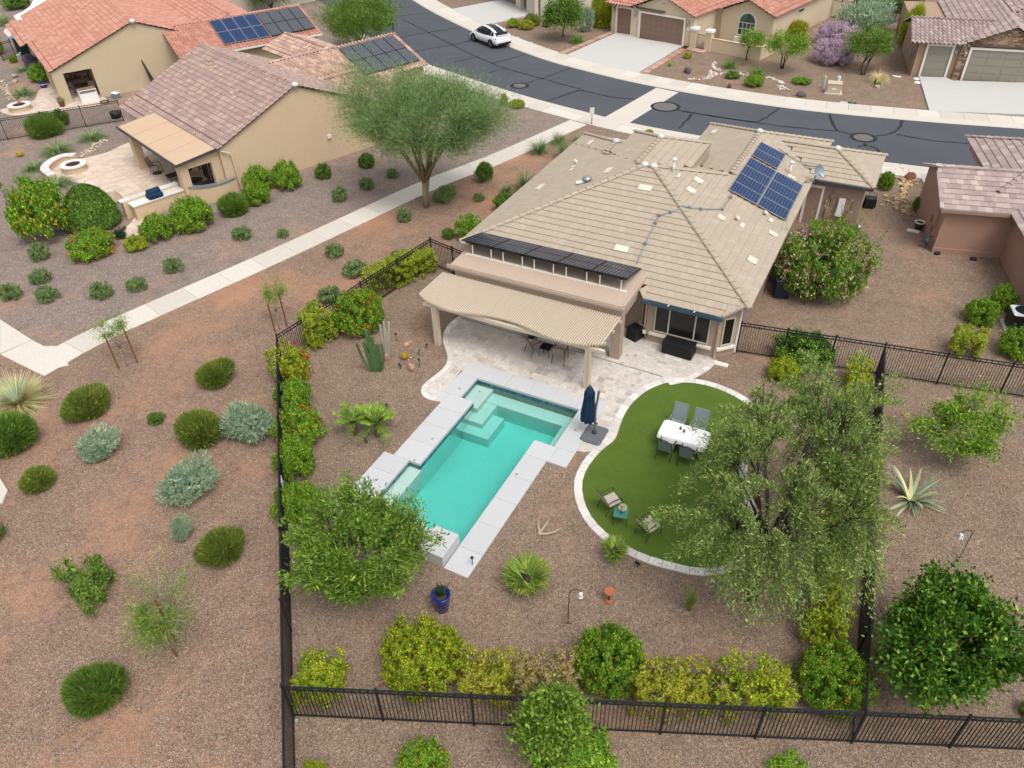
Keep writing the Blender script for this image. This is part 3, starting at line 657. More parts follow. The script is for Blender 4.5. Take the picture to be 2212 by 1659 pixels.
# bay windows
def window(parent,a,b,z0,z1,panes,fr='stucco_tan',face='glass_dark',sill=None,depth=.03,fw=.05):
    """window on the vertical line a-b (plan), facing the right-hand side of a->b"""
    a,b=Vector((*a,0)),Vector((*b,0)); d=(b-a); L=d.length; d.normalize(); n=Vector((d.y,-d.x,0)); up=Vector((0,0,1))
    o=MB().obox(a+d*L/2+n*depth*.2+up*(z0+z1)/2,(d,n,up),(L/2,depth*.4,(z1-z0)/2)).build('window',fr,parent)
    f=MB()
    for q in (0,L): f.obox(a+d*q+n*depth+up*(z0+z1)/2,(d,n,up),(fw/2,depth,(z1-z0)/2+fw/2))
    for z in (z0,z1): f.obox(a+d*L/2+n*depth+up*z,(d,n,up),(L/2-fw/2,depth,fw/2))
    f.build('frame',fr,o); x=0.
    for i,p in enumerate(panes):
        w_=L*p/sum(panes); MB().obox(a+d*(x+w_/2)+n*(depth*.75)+up*(z0+z1)/2,(d,n,up),(w_/2-.028,depth*.2,(z1-z0)/2-.028)).build('pane',face,o)
        if i: MB().obox(a+d*x+n*depth+up*(z0+z1)/2,(d,n,up),(.022,depth*.8,(z1-z0)/2-fw/2)).build('mullion','trim_white',o)
        x+=w_
    if sill: MB().obox(a+d*L/2+n*.06+up*(z0-.16),(d,n,up),(L/2+.2,.07,.055)).build('sill',sill,o)
    return o
window(hm,(5.73,5.62),(8.08,5.62),.66,1.94,[.26,.48,.26],'cream_paint',sill='trim_white')
window(hm,(8.60,5.80),(8.93,6.12),.62,1.94,[1],'cream_paint',sill='trim_white')
window(hm,(5.03,6.12),(5.28,5.73),.62,1.94,[1],'cream_paint',sill='trim_white')
mb=MB(); mb.tube([(5.45,5.6,.30),(5.45,5.5,.30),(5.47,5.45,.25)],.03,8); mb.build('hose_tap','dark_frame',hm)
MB().tube([(8.46,5.56,2.2),(8.46,5.56,.12),(8.52,5.46,.05)],.045,8).build('downpipe','stucco_tan',hm)
MB().tube([(9.14,6.3,2.4),(9.14,6.3,.1)],.05,8).build('downpipe','white_plastic',hm)
tag(MB().box(8.55,9.15,5.18,5.42,0,.07,0,.02).build('splash_block','trim_white'),label='pale splash block under the bay window downpipe',cat='splash block')
# covered patio: low roof on stucco columns
pr=MB()
prz=lambda y:2.66+.02*(y-3.7)
pr.add([(-3.32,3.7,2.70),(4.87,3.7,2.70),(4.87,6.5,2.80),(-3.32,6.5,2.80),(-3.32,3.7,2.46),(4.87,3.7,2.46),(4.87,6.5,2.46),(-3.32,6.5,2.46)],[(0,1,2,3),(7,6,5,4),(0,4,5,1),(1,5,6,2),(2,6,7,3),(3,7,4,0)])
pr.build('patio_roof','stucco_patio',hm)
ed=MB(); ed.box(-3.42,4.95,3.58,3.70,2.60,2.73); ed.box(4.87,4.95,3.70,6.3,2.60,2.80); ed.build('roof_edge','stucco_patio',hm); MB().tube([(-3.4,3.64,2.76),(4.9,3.64,2.76)],.022,6).build('edge_pipe','stucco_patio',hm)
MB().box(-3.7,-3.0,5.3,5.85,2.5,2.92).build('parapet','stucco_tan',hm)
for x0,x1 in ((4.42,4.85),(-3.08,-2.65)): MB().box(x0,x1,3.72,4.15,-.02,2.46).build('column','stucco_tan',hm)
MB().box(4.55,4.87,4.15,6.25,2.1,2.46).build('beam','stucco_tan',hm); MB().box(-3.05,4.42,3.75,4.1,2.15,2.46).build('beam','stucco_tan',hm)
# sliding doors in the shade
window(hm,(-1.2,6.26),(2.4,6.26),.05,2.1,[1,1,1],'dark_frame')
# vents, patches and conduits on the roof
zr=lambda x,y:max(b.z(x,y) for b in (Bm,Ba,Bb,Bc,Bd))
def onroof(u,v):
    z=3.
    for _ in range(25):
        p=G(u,v,z); zz=zr(p.x,p.y); z=z+.5*(zz-z) if zz>-1 else z
    return G(u,v,z)
q18=lambda x,y:(1327.2+x*.2,258.1+y*.2)
q12=lambda x,y:(884.8+x*.2,258.1+y*.2)
def patch(u,v,w_,h_,rz=0,nm='vent_patch',mat_='patch'):
    p=onroof(u,v); e=.2; gx=(zr(p.x+e,p.y)-zr(p.x-e,p.y))/(2*e); gy=(zr(p.x,p.y+e)-zr(p.x,p.y-e))/(2*e)
    ax=Vector((1,0,gx)); ay=Vector((0,1,gy)); n=ax.cross(ay)
    MB().obox(p+Vector((0,0,.065)),(ax,ay-ax*0,n),(w_/2,h_/2,.012)).build(nm,mat_,hm)
for u,v,w_,h_ in [(*q18(75,1405),.62,.34),(*q18(330,750),.62,.34),(*q18(675,388),.42,.45),(*q18(907,668),.45,.42),(*q18(828,775),.45,.42),(*q18(1490,1530),.42,.45),(*q18(690,620),.12,.4),(*q12(1405,738),.30,.7),(*q12(2140,560),.30,.7),(*q12(1945,258),.28,.7),(*q18(1075,140),.3,.6),(1413,719-70,.1,.1)]:
    if v<640: patch(u,v,w_,h_)
def vent(u,v,kind):
    p=onroof(u,v); mb=MB()
    if kind=='pipe': mb.tube([p-Vector((0,0,.1)),p+Vector((0,0,.62))],.055,10); mb.lathe([(.11,p.z+.60),(.11,p.z+.68),(.05,p.z+.72)],12,(p.x,p.y)); mb.build('vent_pipe','white_plastic',hm,True)
    elif kind=='dome':
        mb.lathe([(.14,p.z-.05),(.15,p.z+.10),(.24,p.z+.16),(.22,p.z+.26),(.10,p.z+.33)],14,(p.x,p.y)); mb.build('turbine_vent','grey_metal',hm,True); MB().bar(p+Vector((-.45,-.25,.0)),p+Vector((-.1,-.05,.08)),.22,.06).build('vent_flashing','white_plastic',hm)
    else: mb.tube([p-Vector((0,0,.05)),p+Vector((0,0,.16)),p+Vector((-.12,-.05,.22))],[.08,.08,.10],10); mb.build('hood_vent','patch',hm,True)
for u,v,k in [(*q18(635,570),'pipe'),(*q18(1890,590),'pipe'),(*q12(1915,680),'dome'),(*q12(1800,485),'hood'),(*q18(360,205),'hood'),(*q18(630,250),'hood'),(*q18(1333,1100),'hood'),(*q18(1640,1045),'hood')]: vent(u,v,k)
for u,v,w_,h_ in [(*q12(1745,550),.16,.35),(*q12(1765,515),.15,.3),(*q18(650,290),.4,.28),(*q18(1155,1070),.34,.34),(*q18(1380,1155),.2,.35),(*q18(1685,1100),.2,.3),(*q18(1715,1245),.42,.32),(*q18(905,525),.45,.18),(*q18(1910,630),.4,.26)]: patch(u,v,w_,h_)
def conduit(pts):
    P=[onroof(*p)+Vector((0,0,.10)) for p in pts]; MB().tube(P,.022,6).build('conduit','conduit',hm)
    for p in P[1:-1]: MB().obox(p,((1,0,0),(0,1,0),(0,0,1)),(.07,.05,.05)).build('conduit_box','conduit',hm)
conduit([q18(1285,800),q18(1250,860),q18(1163,990),q18(925,985),q18(800,968),q18(745,968),q18(600,1020),q18(480,1055),q18(438,1140),q18(330,1360),q18(240,1575)])
conduit([q18(1770,330),q18(1850,390),q18(2060,510),q18(2200,530)])
for bl,pts in ((Bm,[(2.48,12.475,4.98),(2.93,12.475,4.98)]),(Bb,[(1.85,16.75,4.76)]),(Ba,[(-.9,17.6,3.79)]),(Bc,[(5.92,21.82,3.92)]),(Bd,[(10.1,22.15,3.5)])):
    for p in pts: MB().lathe([(.17,p[2]-.06),(.19,p[2]+.06),(.10,p[2]+.13)],10,(p[0],p[1])).build('ridge_mortar','mortar',hm,True)
# solar modules on the right-hand slope: each a thing of its own
def pv(label,group,pts,face,frame='steel'):
    t=ARR.get(label)
    if t is None: t=ARR[label]=thing('solar_array',label,'solar array',Vector(pts[0]))
    quad_panel(t,'solar_panel',[Vector(q)-t.location for q in pts],.04,frame,face); return t
ARR={}
def pv_grid(corner,ex,ey,nx,ny,label,group,face,frame='steel',gap=.02,legs=None):
    c,ex,ey=Vector(corner),Vector(ex),Vector(ey)
    for i in range(nx):
        for j in range(ny):
            a=c+ex*i+ey*j; gx,gy=ex.normalized()*gap,ey.normalized()*gap
            pv(label,group,[a,a+ex-gx,a+ex-gx+ey-gy,a+ey-gy],face,frame)
rz_=lambda x:2.6+SL*(9.5-x)+.17
pv_grid((6.32,13.85,rz_(6.32)),(1.45,0,-1.45*SL),(0,1.06,0),2,4,'large blue solar array on the right slope of the tan roof','blue solar panels on the tan house','pv_blue')
pv_grid((6.32,18.42,rz_(6.32)),(1.43,0,-1.43*SL),(0,1.0,0),1,2,'small blue solar array beyond the large one on the tan roof','blue solar panels on the tan house','pv_blue')
pv_grid((-3.27,4.72,3.46),(1.58,0,0),(0,.93,-.25),5,2,'tilted row of dark solar panels above the covered patio','dark solar panels over the patio','pv_black','black_metal')
rk=thing('solar_rack','white steel rack posts carrying the dark solar panels over the patio','rack',(0,4.5,2.70))
for x in (-2.75,-1.8,-1.2,-.25,.33,1.25,1.85,2.8,3.4,4.35): MB().tube([(x,.3,.0),(x,.3,.66)],.028,8).build('post','trim_white',rk); MB().box(x-.08,x+.08,.22,.38,.63,.67).build('clamp','black_metal',rk)
MB().box(-3.1,4.6,.26,.36,.03,.09).build('rail','trim_white',rk); MB().box(-3.1,4.6,.27,.33,.64,.675).build('rail','black_metal',rk); MB().box(-3.1,4.6,2.0,2.08,.02,.06).build('rail','black_metal',rk)
# ------------------------------------------------------------------ pergola
pg=thing('pergola','cream slatted pergola with a wavy front edge over the patio','pergola',(0,0,0))
wave=cat_rom([(-3.68,1.58),(-3.2,1.30),(-2.65,1.13),(-1.67,1.01),(-.67,1.21),(.12,1.36),(.96,1.38),(1.88,1.23),(2.79,1.03),(3.61,1.0),(4.32,1.17),(4.89,1.48)],8)
def wy(x):
    for a,b in zip(wave,wave[1:]):
        if a.x<=x<=b.x: return a.y+(b.y-a.y)*(x-a.x)/(b.x-a.x+1e-9)
    return 1.5
x=-3.62
while x<4.9:
    y0=wy(x)
    s=MB(); s.prism([(x,y0+.03),(x+.024,y0),(x+.048,y0+.03),(x+.048,3.56),(x,3.56)],2.242,2.335); s.build('slat','cream_paint',pg); x+=.1005
for yb in (1.75,2.65,3.42): MB().box(-3.5,4.95,yb-.035,yb+.035,2.12,2.240).build('rafter','cream_paint',pg)
for x in (-2.78,4.36):
    for dx in (-.10,.06): MB().box(x+dx,x+dx+.085,1.28,1.50,0,2.10).build('post_board','cream_paint',pg)
    MB().box(x-.02,x+.06,1.31,1.47,0,2.08).build('post','cream_paint',pg)
MB().prism([(-3.3,1.32),(5.1,1.32),(5.02,1.46),(-3.22,1.46)],1.96,2.118).build('beam','cream_paint',pg)
for x in (-3.1,-2.0,-.9,.2,1.3,2.4,3.5,4.6): MB().box(x-.03,x+.03,1.62,3.5,1.99,2.110).build('joist','cream_paint',pg)
# ------------------------------------------------------------------ neighbouring houses, each in its own frame
def H(name,label,o,deg): return thing(name,label,'house',(o[0],o[1],0),R(deg))
def L2W(h,p):
    a=h.rotation_euler.z; c,s=math.cos(a),math.sin(a); return Vector((h.location.x+c*p[0]-s*p[1],h.location.y+s*p[0]+c*p[1],p[2]))
def W2L(h,p):
    a=h.rotation_euler.z; c,s=math.cos(a),math.sin(a); dx,dy=p[0]-h.location.x,p[1]-h.location.y; return Vector((c*dx+s*dy,-s*dx+c*dy,p[2] if len(p)>2 else 0))
def gable_wall(h,name,mat,y,x0,x1,ze,xr,zr_,th=.2,hole=None,wl=None):
    """gable end in the plane y (local), wall thickness th towards +y; optional rectangular opening (xa,xb,zb) from the ground"""
    mb=MB()
    def pr(P):
        n=len(P); V=[(p[0],y,p[1]) for p in P]+[(p[0],y+th,p[1]) for p in P]
        mb.add(V,[tuple(range(n)),tuple(range(2*n-1,n-1,-1))]+[(i,i+n,(i+1)%n+n,(i+1)%n) for i in range(n)])
    topz=lambda x:ze+(zr_-ze)*((x-x0)/(xr-x0) if x<xr else (x1-x)/(x1-xr))
    if hole:
        a,b,zb=hole
        pr([(x0,-.1),(a,-.1),(a,topz(a)),(x0,topz(x0))]); pr([(a,zb),(b,zb),(b,topz(b)),(a,topz(a))]) if not a<xr<b else None
        P=[(b,-.1),(x1,-.1),(x1,topz(x1))]; 
        if b<xr<x1: P.append((xr,zr_))
        P.append((b,topz(b))); pr(P)
    else: pr([(x0,-.1),(x1,-.1),(x1,topz(x1)),(xr,zr_),(x0,topz(x0))])
    return mb.build(name,mat,h)
def pv_on(h,fz,x0,y0,ex,ey,nx,ny,label,group,face,frame='black_metal',gap=.03,off=.16):
    for i in range(nx):
        for j in range(ny):
            c=[(x0+ex*i,y0+ey*j),(x0+ex*(i+1)-gap,y0+ey*j),(x0+ex*(i+1)-gap,y0+ey*(j+1)-gap),(x0+ex*i,y0+ey*(j+1)-gap)]
            pv(label,group,[L2W(h,(a,b,fz(a,b)+off)) for a,b in c],face,frame)
# --- house with the brown blended barrel tiles
h2=H('brown_tile_house','sand coloured house with brown blended barrel tile roof beside the path',(-21.4,15.3),70)
S2=.42
b2=[Block(-6.05,5.35,-1.0,12.3,2.806,S2,'WE'),Block(-7.,6.3,8.1,12.3,2.407,S2,'WE'),Block(0.,13.2,3.7,11.7,2.62,.37,'SN'),Block(0.,7.6,4.8,10.6,3.16,.37,'SN'),Block(2.,10.,-.3,4.4,2.6,.37,'SNE'),Block(6.5,11.,10.5,17.,2.6,.37,'WE')]
roof(h2,b2[:2],'roof_mix','barrel',.30,.37,'roof_mix')
roof(h2,b2[2:],'roof_mix_light','barrel',.30,.37,'roof_mix_light',cover=lambda x,y,z:max(b.z(x,y) for b in b2[:2])>z+.03)
gable_wall(h2,'gable_wall','stucco_sand',-.85,-5.95,5.25,2.78,-.35,5.13)
w=MB(); w.box(-5.9,5.1,-.65,12.,-.1,2.7); w.box(5.1,13.,4.1,11.3,-.1,2.58); w.box(-6.6,-5.9,8.2,12.,-.1,2.3); w.box(5.1,9.6,.05,4.0,-.1,2.55); w.build('wall','stucco_sand',h2)
MB().box(.3,7.35,5.1,10.3,2.4,3.13).build('upper_wall','stucco_sand',h2); mb=MB(); mb.add([(7.4,5.1,3.13),(7.4,10.3,3.13),(7.4,7.7,4.08)],[(0,1,2)]); mb.build('gable_end','stucco_sand',h2)
mb=MB(); mb.add([(13.0,4.1,2.58),(13.0,11.3,2.58),(13.0,7.7,4.0)],[(0,1,2)]); mb.build('gable_end','stucco_sand',h2)
pr_=MB(); pr_.add([(-8.6,-.8,2.56),(-8.6,8.1,2.56),(-5.9,8.1,2.86),(-5.9,-.8,2.86),(-8.6,-.8,2.44),(-8.6,8.1,2.44),(-5.9,8.1,2.70),(-5.9,-.8,2.70)],[(3,2,1,0),(4,5,6,7),(0,1,5,4),(1,2,6,5),(2,3,7,6),(3,0,4,7)]); pmat('roll_roof',(.56,.405,.27),.95,.06,.6,30,.06,.2); pr_.build('patio_roof','roll_roof',h2)
for y in (1.4,3.6,5.8): MB().obox((-7.25,y,2.716),((2.7,0,.3),(0,1,0),(-.3,0,2.7)),(1.36,.012,.003)).build('roof_seam','stucco_umber',h2)
g=MB(); g.box(-8.70,-8.6,-.85,8.15,2.44,2.58); g.build('gutter','dark_gutter',h2); g=MB(); g.obox((-7.25,-.84,2.68),((2.7,0,.3),(0,1,0),(-.3,0,2.7)),(1.38,.03,.07)); g.build('drip_edge','dark_gutter',h2)
for y0,y1 in ((6.75,7.35),(-.6,0.)): MB().box(-8.45,-7.95,y0,y1,0,2.44).build('column','stucco_sand',h2)
MB().box(-8.4,-8.0,0.,6.75,2.12,2.44).build('beam','stucco_sand',h2); MB().box(-8.0,-5.9,-.6,-.3,2.1,2.62).build('beam','stucco_sand',h2); MB().box(-6.5,-5.9,-.6,-.25,0,2.1).build('column','stucco_sand',h2)
window(h2,(-5.92,2.7),(-5.92,.6),.06,2.1,[1,1],'dark_frame'); window(h2,(-5.92,6.0),(-5.92,4.6),.9,2.0,[1],'trim_white','glass_green')
window(h2,(3.2,-.87),(4.3,-.87),1.55,1.95,[1],'trim_white','glass_green')
MB().box(1.25,1.5,-.97,-.85,1.45,1.66,0,.01).build('vent_cover','trim_white',h2)
MB().tube([(-5.9,-.95,2.68),(-5.65,-1.0,2.55),(-5.35,-1.0,2.4),(-5.25,-1.0,.1)],.05,8).build('downpipe','cream_paint',h2)
cwall=cat_rom([(-8.25,-.35),(-7.6,-1.05),(-6.6,-1.35),(-5.6,-1.15)],6)
VV=[];P_=cwall
mb=MB()
for i in range(len(P_)-1):
    a,b=P_[i],P_[i+1]; na,nb=nrm(P_,i),nrm(P_,i+1); mb.prism(ccw([tuple(a-na*.17),tuple(b-nb*.17),tuple(b+nb*.17),tuple(a+na*.17)]),.0 if False else 1.0,1.07)
mb.build('wall_cap','grey_metal',h2); mb=MB()
for i in range(len(P_)-1):
    a,b=P_[i],P_[i+1]; na,nb=nrm(P_,i),nrm(P_,i+1); mb.prism(ccw([tuple(a-na*.12),tuple(b-nb*.12),tuple(b+nb*.12),tuple(a+na*.12)]),0,.998)
mb.build('low_wall','stucco_sand',h2)
for p in [(-.35,-.95,5.25)]: MB().lathe([(.2,p[2]-.1),(.22,p[2]+.05),(.1,p[2]+.12)],10,(p[0],p[1])).build('ridge_mortar','mortar',h2,True)
for x,y in ((-2.6,3.2),(-1.7,8.),(-1.2,9.),(-2.4,3.),(-1.5,8.3)): z=5.2+.42*(x+.35); MB().obox((x,y,z+.14),((1,0,.42),(0,1,0),(-.42,0,1)),(.16,.2,.03)).build('vent_tile','roof_mix_light',h2)
pv_on(h2,lambda x,y:2.62+.37*(y-3.7)+.07,7.85,4.1,.98,1.62,5,2,'black solar array on the brown tile roof by the feathery tree','black solar panels on the brown tile house','pv_grey')
# --- house with the red barrel tiles
ex=(math.cos(R(62)),math.sin(R(62))); ey=(-math.sin(R(62)),math.cos(R(62)))
O1=(ex[0]*-.7+ey[0]*48.75,ex[1]*-.7+ey[1]*48.75)
h1=H('red_tile_house','beige house with salmon red barrel tile roof and blue solar array',O1,62)
b1=[Block(-7.,7.,0.,10.6,2.5,.37,'WE'),Block(-7.6,7.6,10.6,20.,2.28,.37,'WE'),Block(2.,14.1,-3.4,5.0,2.6,.36,'SN'),Block(5.5,11.5,3.5,16.,2.6,.36,'WE')]
roof(h1,b1,'roof_red','barrel',.31,.40,'roof_red')
gable_wall(h1,'gable_wall','stucco_olive',.15,-6.9,6.9,2.45,0.,5.02,.2,(-6.1,-4.0,2.25))
w=MB(); w.box(-3.7,6.6,.36,19.,-.1,2.6); w.box(-6.6,-3.7,5.2,19.,-.1,2.5); w.box(6.6,13.8,-3.,4.6,-.1,2.57); w.build('wall','stucco_olive',h1)
MB().box(-6.9,-6.4,.36,.75,0,2.4).build('column','stucco_olive',h1); MB().box(-6.9,-3.7,.36,5.2,2.35,2.45).build('patio_ceiling','stucco_umber',h1); MB().box(-6.85,-6.5,4.8,5.2,0,2.35).build('column','stucco_olive',h1)
mb=MB(); mb.add([(13.8,-3.,2.57),(13.8,4.6,2.57),(13.8,.8,4.05)],[(0,1,2)]); mb.build('gable_end','stucco_olive',h1); MB().box(5.,14.1,-3.5,-3.38,2.48,2.62).build('gutter','trim_white',h1)
fz=lambda x,y:2.6+.36*(y+3.4)+.07
pv_on(h1,fz,5.9,-2.9,.98,1.62,4,2,'blue gridded solar array on the red tile roof','blue solar panels on the red tile house','pv_blue','steel')
pv_on(h1,fz,9.9,-2.9,.98,1.62,4,2,'dark grey solar array beside the blue one on the red tile roof','dark solar panels on the red tile house','pv_grey')
for x,y in ((-5.5,1.6),(-5.6,3.4)): MB().obox((x,y,2.5+.37*(x+7)+.13),((1,0,.37),(0,1,0),(-.37,0,1)),(.3,.14,.03)).build('vent_tile','roof_mix_light',h1)
MB().lathe([(.2,5.0),(.22,5.2),(.1,5.28)],10,(0,.02)).build('ridge_mortar','mortar',h1,True)
# --- far corner house with the white patio cover
P=[G(*p,2.9) for p in [(118,-8),(116,35),(88,41),(60,43),(34,41),(29,34),(50,24),(66,12),(76,-8)]]; c0=sum(P,Vector())/len(P); c0.z=0
h0=thing('white_roof_house','yellow house corner with a curved white patio roof','house',c0)
MB().prism(ccw([tuple((p-c0)[:2]) for p in P]),2.72,2.9,0,.02).build('patio_roof','white_plastic',h0)
MB().prism(ccw([tuple((c0*0+(p-c0)*.86)[:2]) for p in P]),0,2.71).build('wall','stucco_yellow',h0)
P=[G(*p,3.0) for p in [(119,-8),(119,34),(150,20),(190,-8)]]; MB().prism(ccw([tuple((p-c0)[:2]) for p in P]),2.6,3.0).build('roof','roll_roof',h0)
# --- pale house behind the red one
A,B=G(470,48),G(566,30); d=(B-A).xy.normalized()
h3=thing('pale_house','pale stucco house wall beyond the red tile roof','house',A,math.atan2(d.y,d.x))
MB().box(-2,4.2,0,6,0,3.2).build('wall','stucco_pale',h3); MB().box(4.2,12,1.2,7,0,3.0).build('wall','stucco_pale',h3); roof(h3,[Block(-2.5,12.5,-.5,7.5,3.2,.36)],'roof_mix_light','barrel',.32,.42,nobj=0,caps=False)
# --- white walled garage house across the street
A,B=G(1087,2),G(1163,34); d=(B-A).xy.normalized()
h4=thing('white_garage_house','white walled house with brown garage doors at the end of its driveway','house',A,math.atan2(d.y,d.x)); L4=(B-A).length
w=MB(); w.box(L4*.48,L4*.62,-.45,.0,0,2.9); w.box(L4*.78,L4*1.0,-.45,.0,0,2.9); w.box(-3,L4*1.0,.25,7,0,2.9); w.build('wall','stucco_pale',h4)
for a,b in ((-.6,.48),(.63,.78)): MB().box(L4*a,L4*b,.1,.2,0,2.3).build('garage_door','door_brown',h4)
MB().box(L4*.46,L4*.64,-.5,.03,0,.35).build('pier_base','stucco_sand',h4); roof(h4,[Block(-3.5,L4+.5,-.9,7.5,2.9,.36)],'roof_red','barrel',.32,.42,nobj=0,caps=False)
# --- garage doors with raised panels
def garage_door(h,x0,x1,y,z1,mat,rows=4,cols=4,trim='trim_white'):
    """front plane y (local), facing -y"""
    o=MB().box(x0,x1,y,y+.05,0.0,z1).build('garage_door',mat,h); w_=(x1-x0)/cols; hh=z1/rows
    for r in range(rows):
        for c in range(cols): MB().box(x0+c*w_+.05,x0+(c+1)*w_-.05,y-.02,y,r*hh+.05,(r+1)*hh-.05,0).build('door_panel',mat,o)
    for a,b in ((x0-.16,x0),(x1,x1+.16)): MB().box(a,b,y-.1,y+.02,0,z1+.16).build('door_trim',trim,h)
    MB().box(x0,x1,y-.1,y+.02,z1,z1+.16).build('door_trim',trim,h)
def lantern(h,x,y,z):
    o=MB().box(x-.02,x+.02,y-.06,y,z+.28,z+.34).build('wall_lantern','dark_frame',h)
    mb=MB(); mb.lathe([(.03,z-.06),(.09,z),(.11,z+.22),(.13,z+.24),(.05,z+.33),(.01,z+.37)],8,(x,y-.13)); mb.build('lantern_body','grey_metal',o)
# --- cream house across the street
h5=H('cream_house','cream house with red tile roof and brown garage doors across the street',(-14.77,52.28),-13.5)
roof(h5,[Block(2.3,9.1,-.4,22.,2.6,.40,'WE'),Block(-.45,6.,-.35,9.,2.6,.36,'SWN'),Block(9.3,14.7,3.55,26.,2.6,.40,'WE')],'roof_red','barrel',.31,.40)
gable_wall(h5,'gable_wall','stucco_cream',-.10,2.45,8.95,2.55,5.7,3.86,.3); w=MB(); w.box(0,2.6,.15,20,-.1,2.55); w.box(2.6,8.85,.2,20,-.1,2.55); w.box(8.85,14.4,4.2,25.5,-.1,2.55); w.build('wall','stucco_cream',h5)
gable_wall(h5,'gable_wall','stucco_cream',3.9,9.5,14.5,2.55,12.,3.6,.3)
garage_door(h5,.72,2.28,.10,2.3,'door_brown',5,2); garage_door(h5,3.45,8.0,-.16,2.25,'door_brown',5,8)
for x,y,z in ((.33,.15,1.95),(2.85,-.1,1.9),(8.4,-.1,1.9)): lantern(h5,x,y,z)
MB().box(8.22,8.58,-.13,-.1,1.42,1.6).build('house_number','trim_white',h5)
# arched window
x0,x1=11.3,12.8; r_=.75; zc=1.75; A_=[(x0,.75)]+[(x1,.75)]+[(12.05+r_*math.cos(R(a)),zc+r_*math.sin(R(a))) for a in range(0,181,15)]
def vp(P,y0,y1,nm,mat,par):
    n=len(P); return MB().add([(p[0],y0,p[1]) for p in P]+[(p[0],y1,p[1]) for p in P],[tuple(range(n)),tuple(range(2*n-1,n-1,-1))]+[(i,i+n,(i+1)%n+n,(i+1)%n) for i in range(n)]).build(nm,mat,par)
cxm=12.05; wn=vp([(cxm+(p[0]-cxm)*1.16,1.6+(p[1]-1.6)*1.12) for p in A_],3.86,3.9,'window','trim_white',h5)
vp([p for p in A_ if p[1]<1.79],3.83,3.862,'pane','glass_green',wn); vp([(p[0],p[1]+.04) for p in A_ if p[1]>=1.75],3.83,3.862,'pane','glass_green',wn)
for x in (11.68,12.05,12.42): MB().box(x-.018,x+.018,3.81,3.829,.75,1.75).build('mullion','trim_white',wn)
for z in (1.25,1.77): MB().box(x0,x1,3.80,3.809,z-.02,z+.02).build('mullion','trim_white',wn)
window(h5,(14.42,9.),(14.42,10.2),1.9,2.2,[1],'trim_white','glass_dark')
for x in (3.9,5.5,5.7): pass
for dx in (-.12,0.,.12): MB().tube([(5.7+dx,-.12,3.25+.05*(dx==0)),(5.7+dx,-.02,3.25+.05*(dx==0))],.05,8).build('gable_vent','roof_red',h5)
# courtyard wall with piers and a gate
cwl=thing('courtyard_wall','low cream courtyard wall with white capped gate piers','wall',L2W(h5,(0,0,0)),h5.rotation_euler.z)
for x in (9.05,10.55): MB().box(x-.27,x+.27,-.25,.29,0,1.55).build('pier','stucco_cream',cwl); MB().box(x-.35,x+.35,-.33,.37,1.55,1.78,0,.05).build('pier_cap','white_plastic',cwl)
MB().box(10.82,15.3,.0,.2,0,1.05).build('wall','stucco_cream',cwl); MB().box(15.3,15.5,.0,4.,0,1.05).build('wall','stucco_cream',cwl); MB().box(10.82,15.5,-.03,.23,1.05,1.10).build('wall_cap','stucco_cream',cwl)
gt=thing('gate','black iron garden gate between the white capped piers','gate',L2W(h5,(9.34,0,0)),h5.rotation_euler.z)
for a,b,c,d_ in ((0,.93,.06,.10),(0,.93,1.2,1.24)): MB().box(a,b,0,.03,c,d_).build('rail','black_metal',gt)
for k in range(9): MB().box(.02+k*.11,.04+k*.11,.005,.025,.1,1.2).build('bar','black_metal',gt)
MB().box(9.6,12.5,3.,3.88,.0,.03).build('porch_slab','brick_edge',h5); MB().box(11.1,13.1,3.5,3.86,.03,.55,0,.03).build('planter_ledge','trim_white',h5)
# --- brown house at the right across the street
h6=H('stone_garage_house','brown house with stone faced garage gable and olive grey doors across the street',(12.18,49.08),10.4)
roof(h6,[Block(-.7,12.,-.35,6.2,2.6,.32,'SN'),Block(2.84,9.6,-.45,16.,2.6,.42,'WE'),Block(5.,14.,3.,16.,3.1,.40)],'roof_mauve','barrel',.32,.40)
gable_wall(h6,'gable_wall','ledge_stone',-.1,3.0,9.45,2.55,6.2,3.92,.25); w=MB(); w.box(0,3.,.15,14,-.1,2.55); w.box(3.,9.3,.2,14,-.1,2.55); w.box(9.3,14.,2.,14.,-.1,2.9); w.build('wall','stucco_umber',h6)
mb=MB(); mb.add([(-.02,.15,2.5),(-.02,5.8,2.5),(-.02,2.95,3.55)],[(0,1,2)]); mb.build('gable_end','stucco_umber',h6); MB().box(5.3,13.7,3.3,15.7,2.4,3.07).build('upper_wall','stucco_umber',h6)
garage_door(h6,.72,2.42,.10,2.35,'door_grey',4,1); garage_door(h6,3.75,8.6,-.16,2.3,'door_grey',4,4)
MB().box(5.95,6.05,-.13,-.1,3.05,3.5).build('gable_slot','trim_white',h6)
rs=random.Random(8)
def stones(h,par,rects,y):
    for xa,xb,za,zb in rects:
        z=za
        while z<zb-.03:
            hh=rs.uniform(.10,.16); hh=min(hh,zb-z); x=xa
            while x<xb-.02:
                ww=min(rs.uniform(.16,.38),xb-x); yield (x,ww,z,hh); x+=ww
            z+=hh
topz=lambda x:2.55+(3.92-2.55)*((x-3.)/3.2 if x<6.2 else (9.45-x)/3.25)
for x,ww,z,hh in stones(h6,h6,[(3.02,3.56,0,2.55),(3.56,8.8,2.5,3.9)],-.1):
    if z+hh>topz(x+ww/2)-.05: continue
    MB().box(x+.008,x+ww-.008,-.1-rs.uniform(.03,.06),-.1,z+.008,z+hh-.008).build('stone','ledge_stone',h6)
for x,y,z in ((2.72,.12,1.9),(3.35,-.16,1.8)): lantern(h6,x,y,z)
MB().tube([(-.06,.4,2.45),(-.06,.4,.1),(-.2,.35,.05)],.05,8).build('downpipe','stucco_umber',h6)
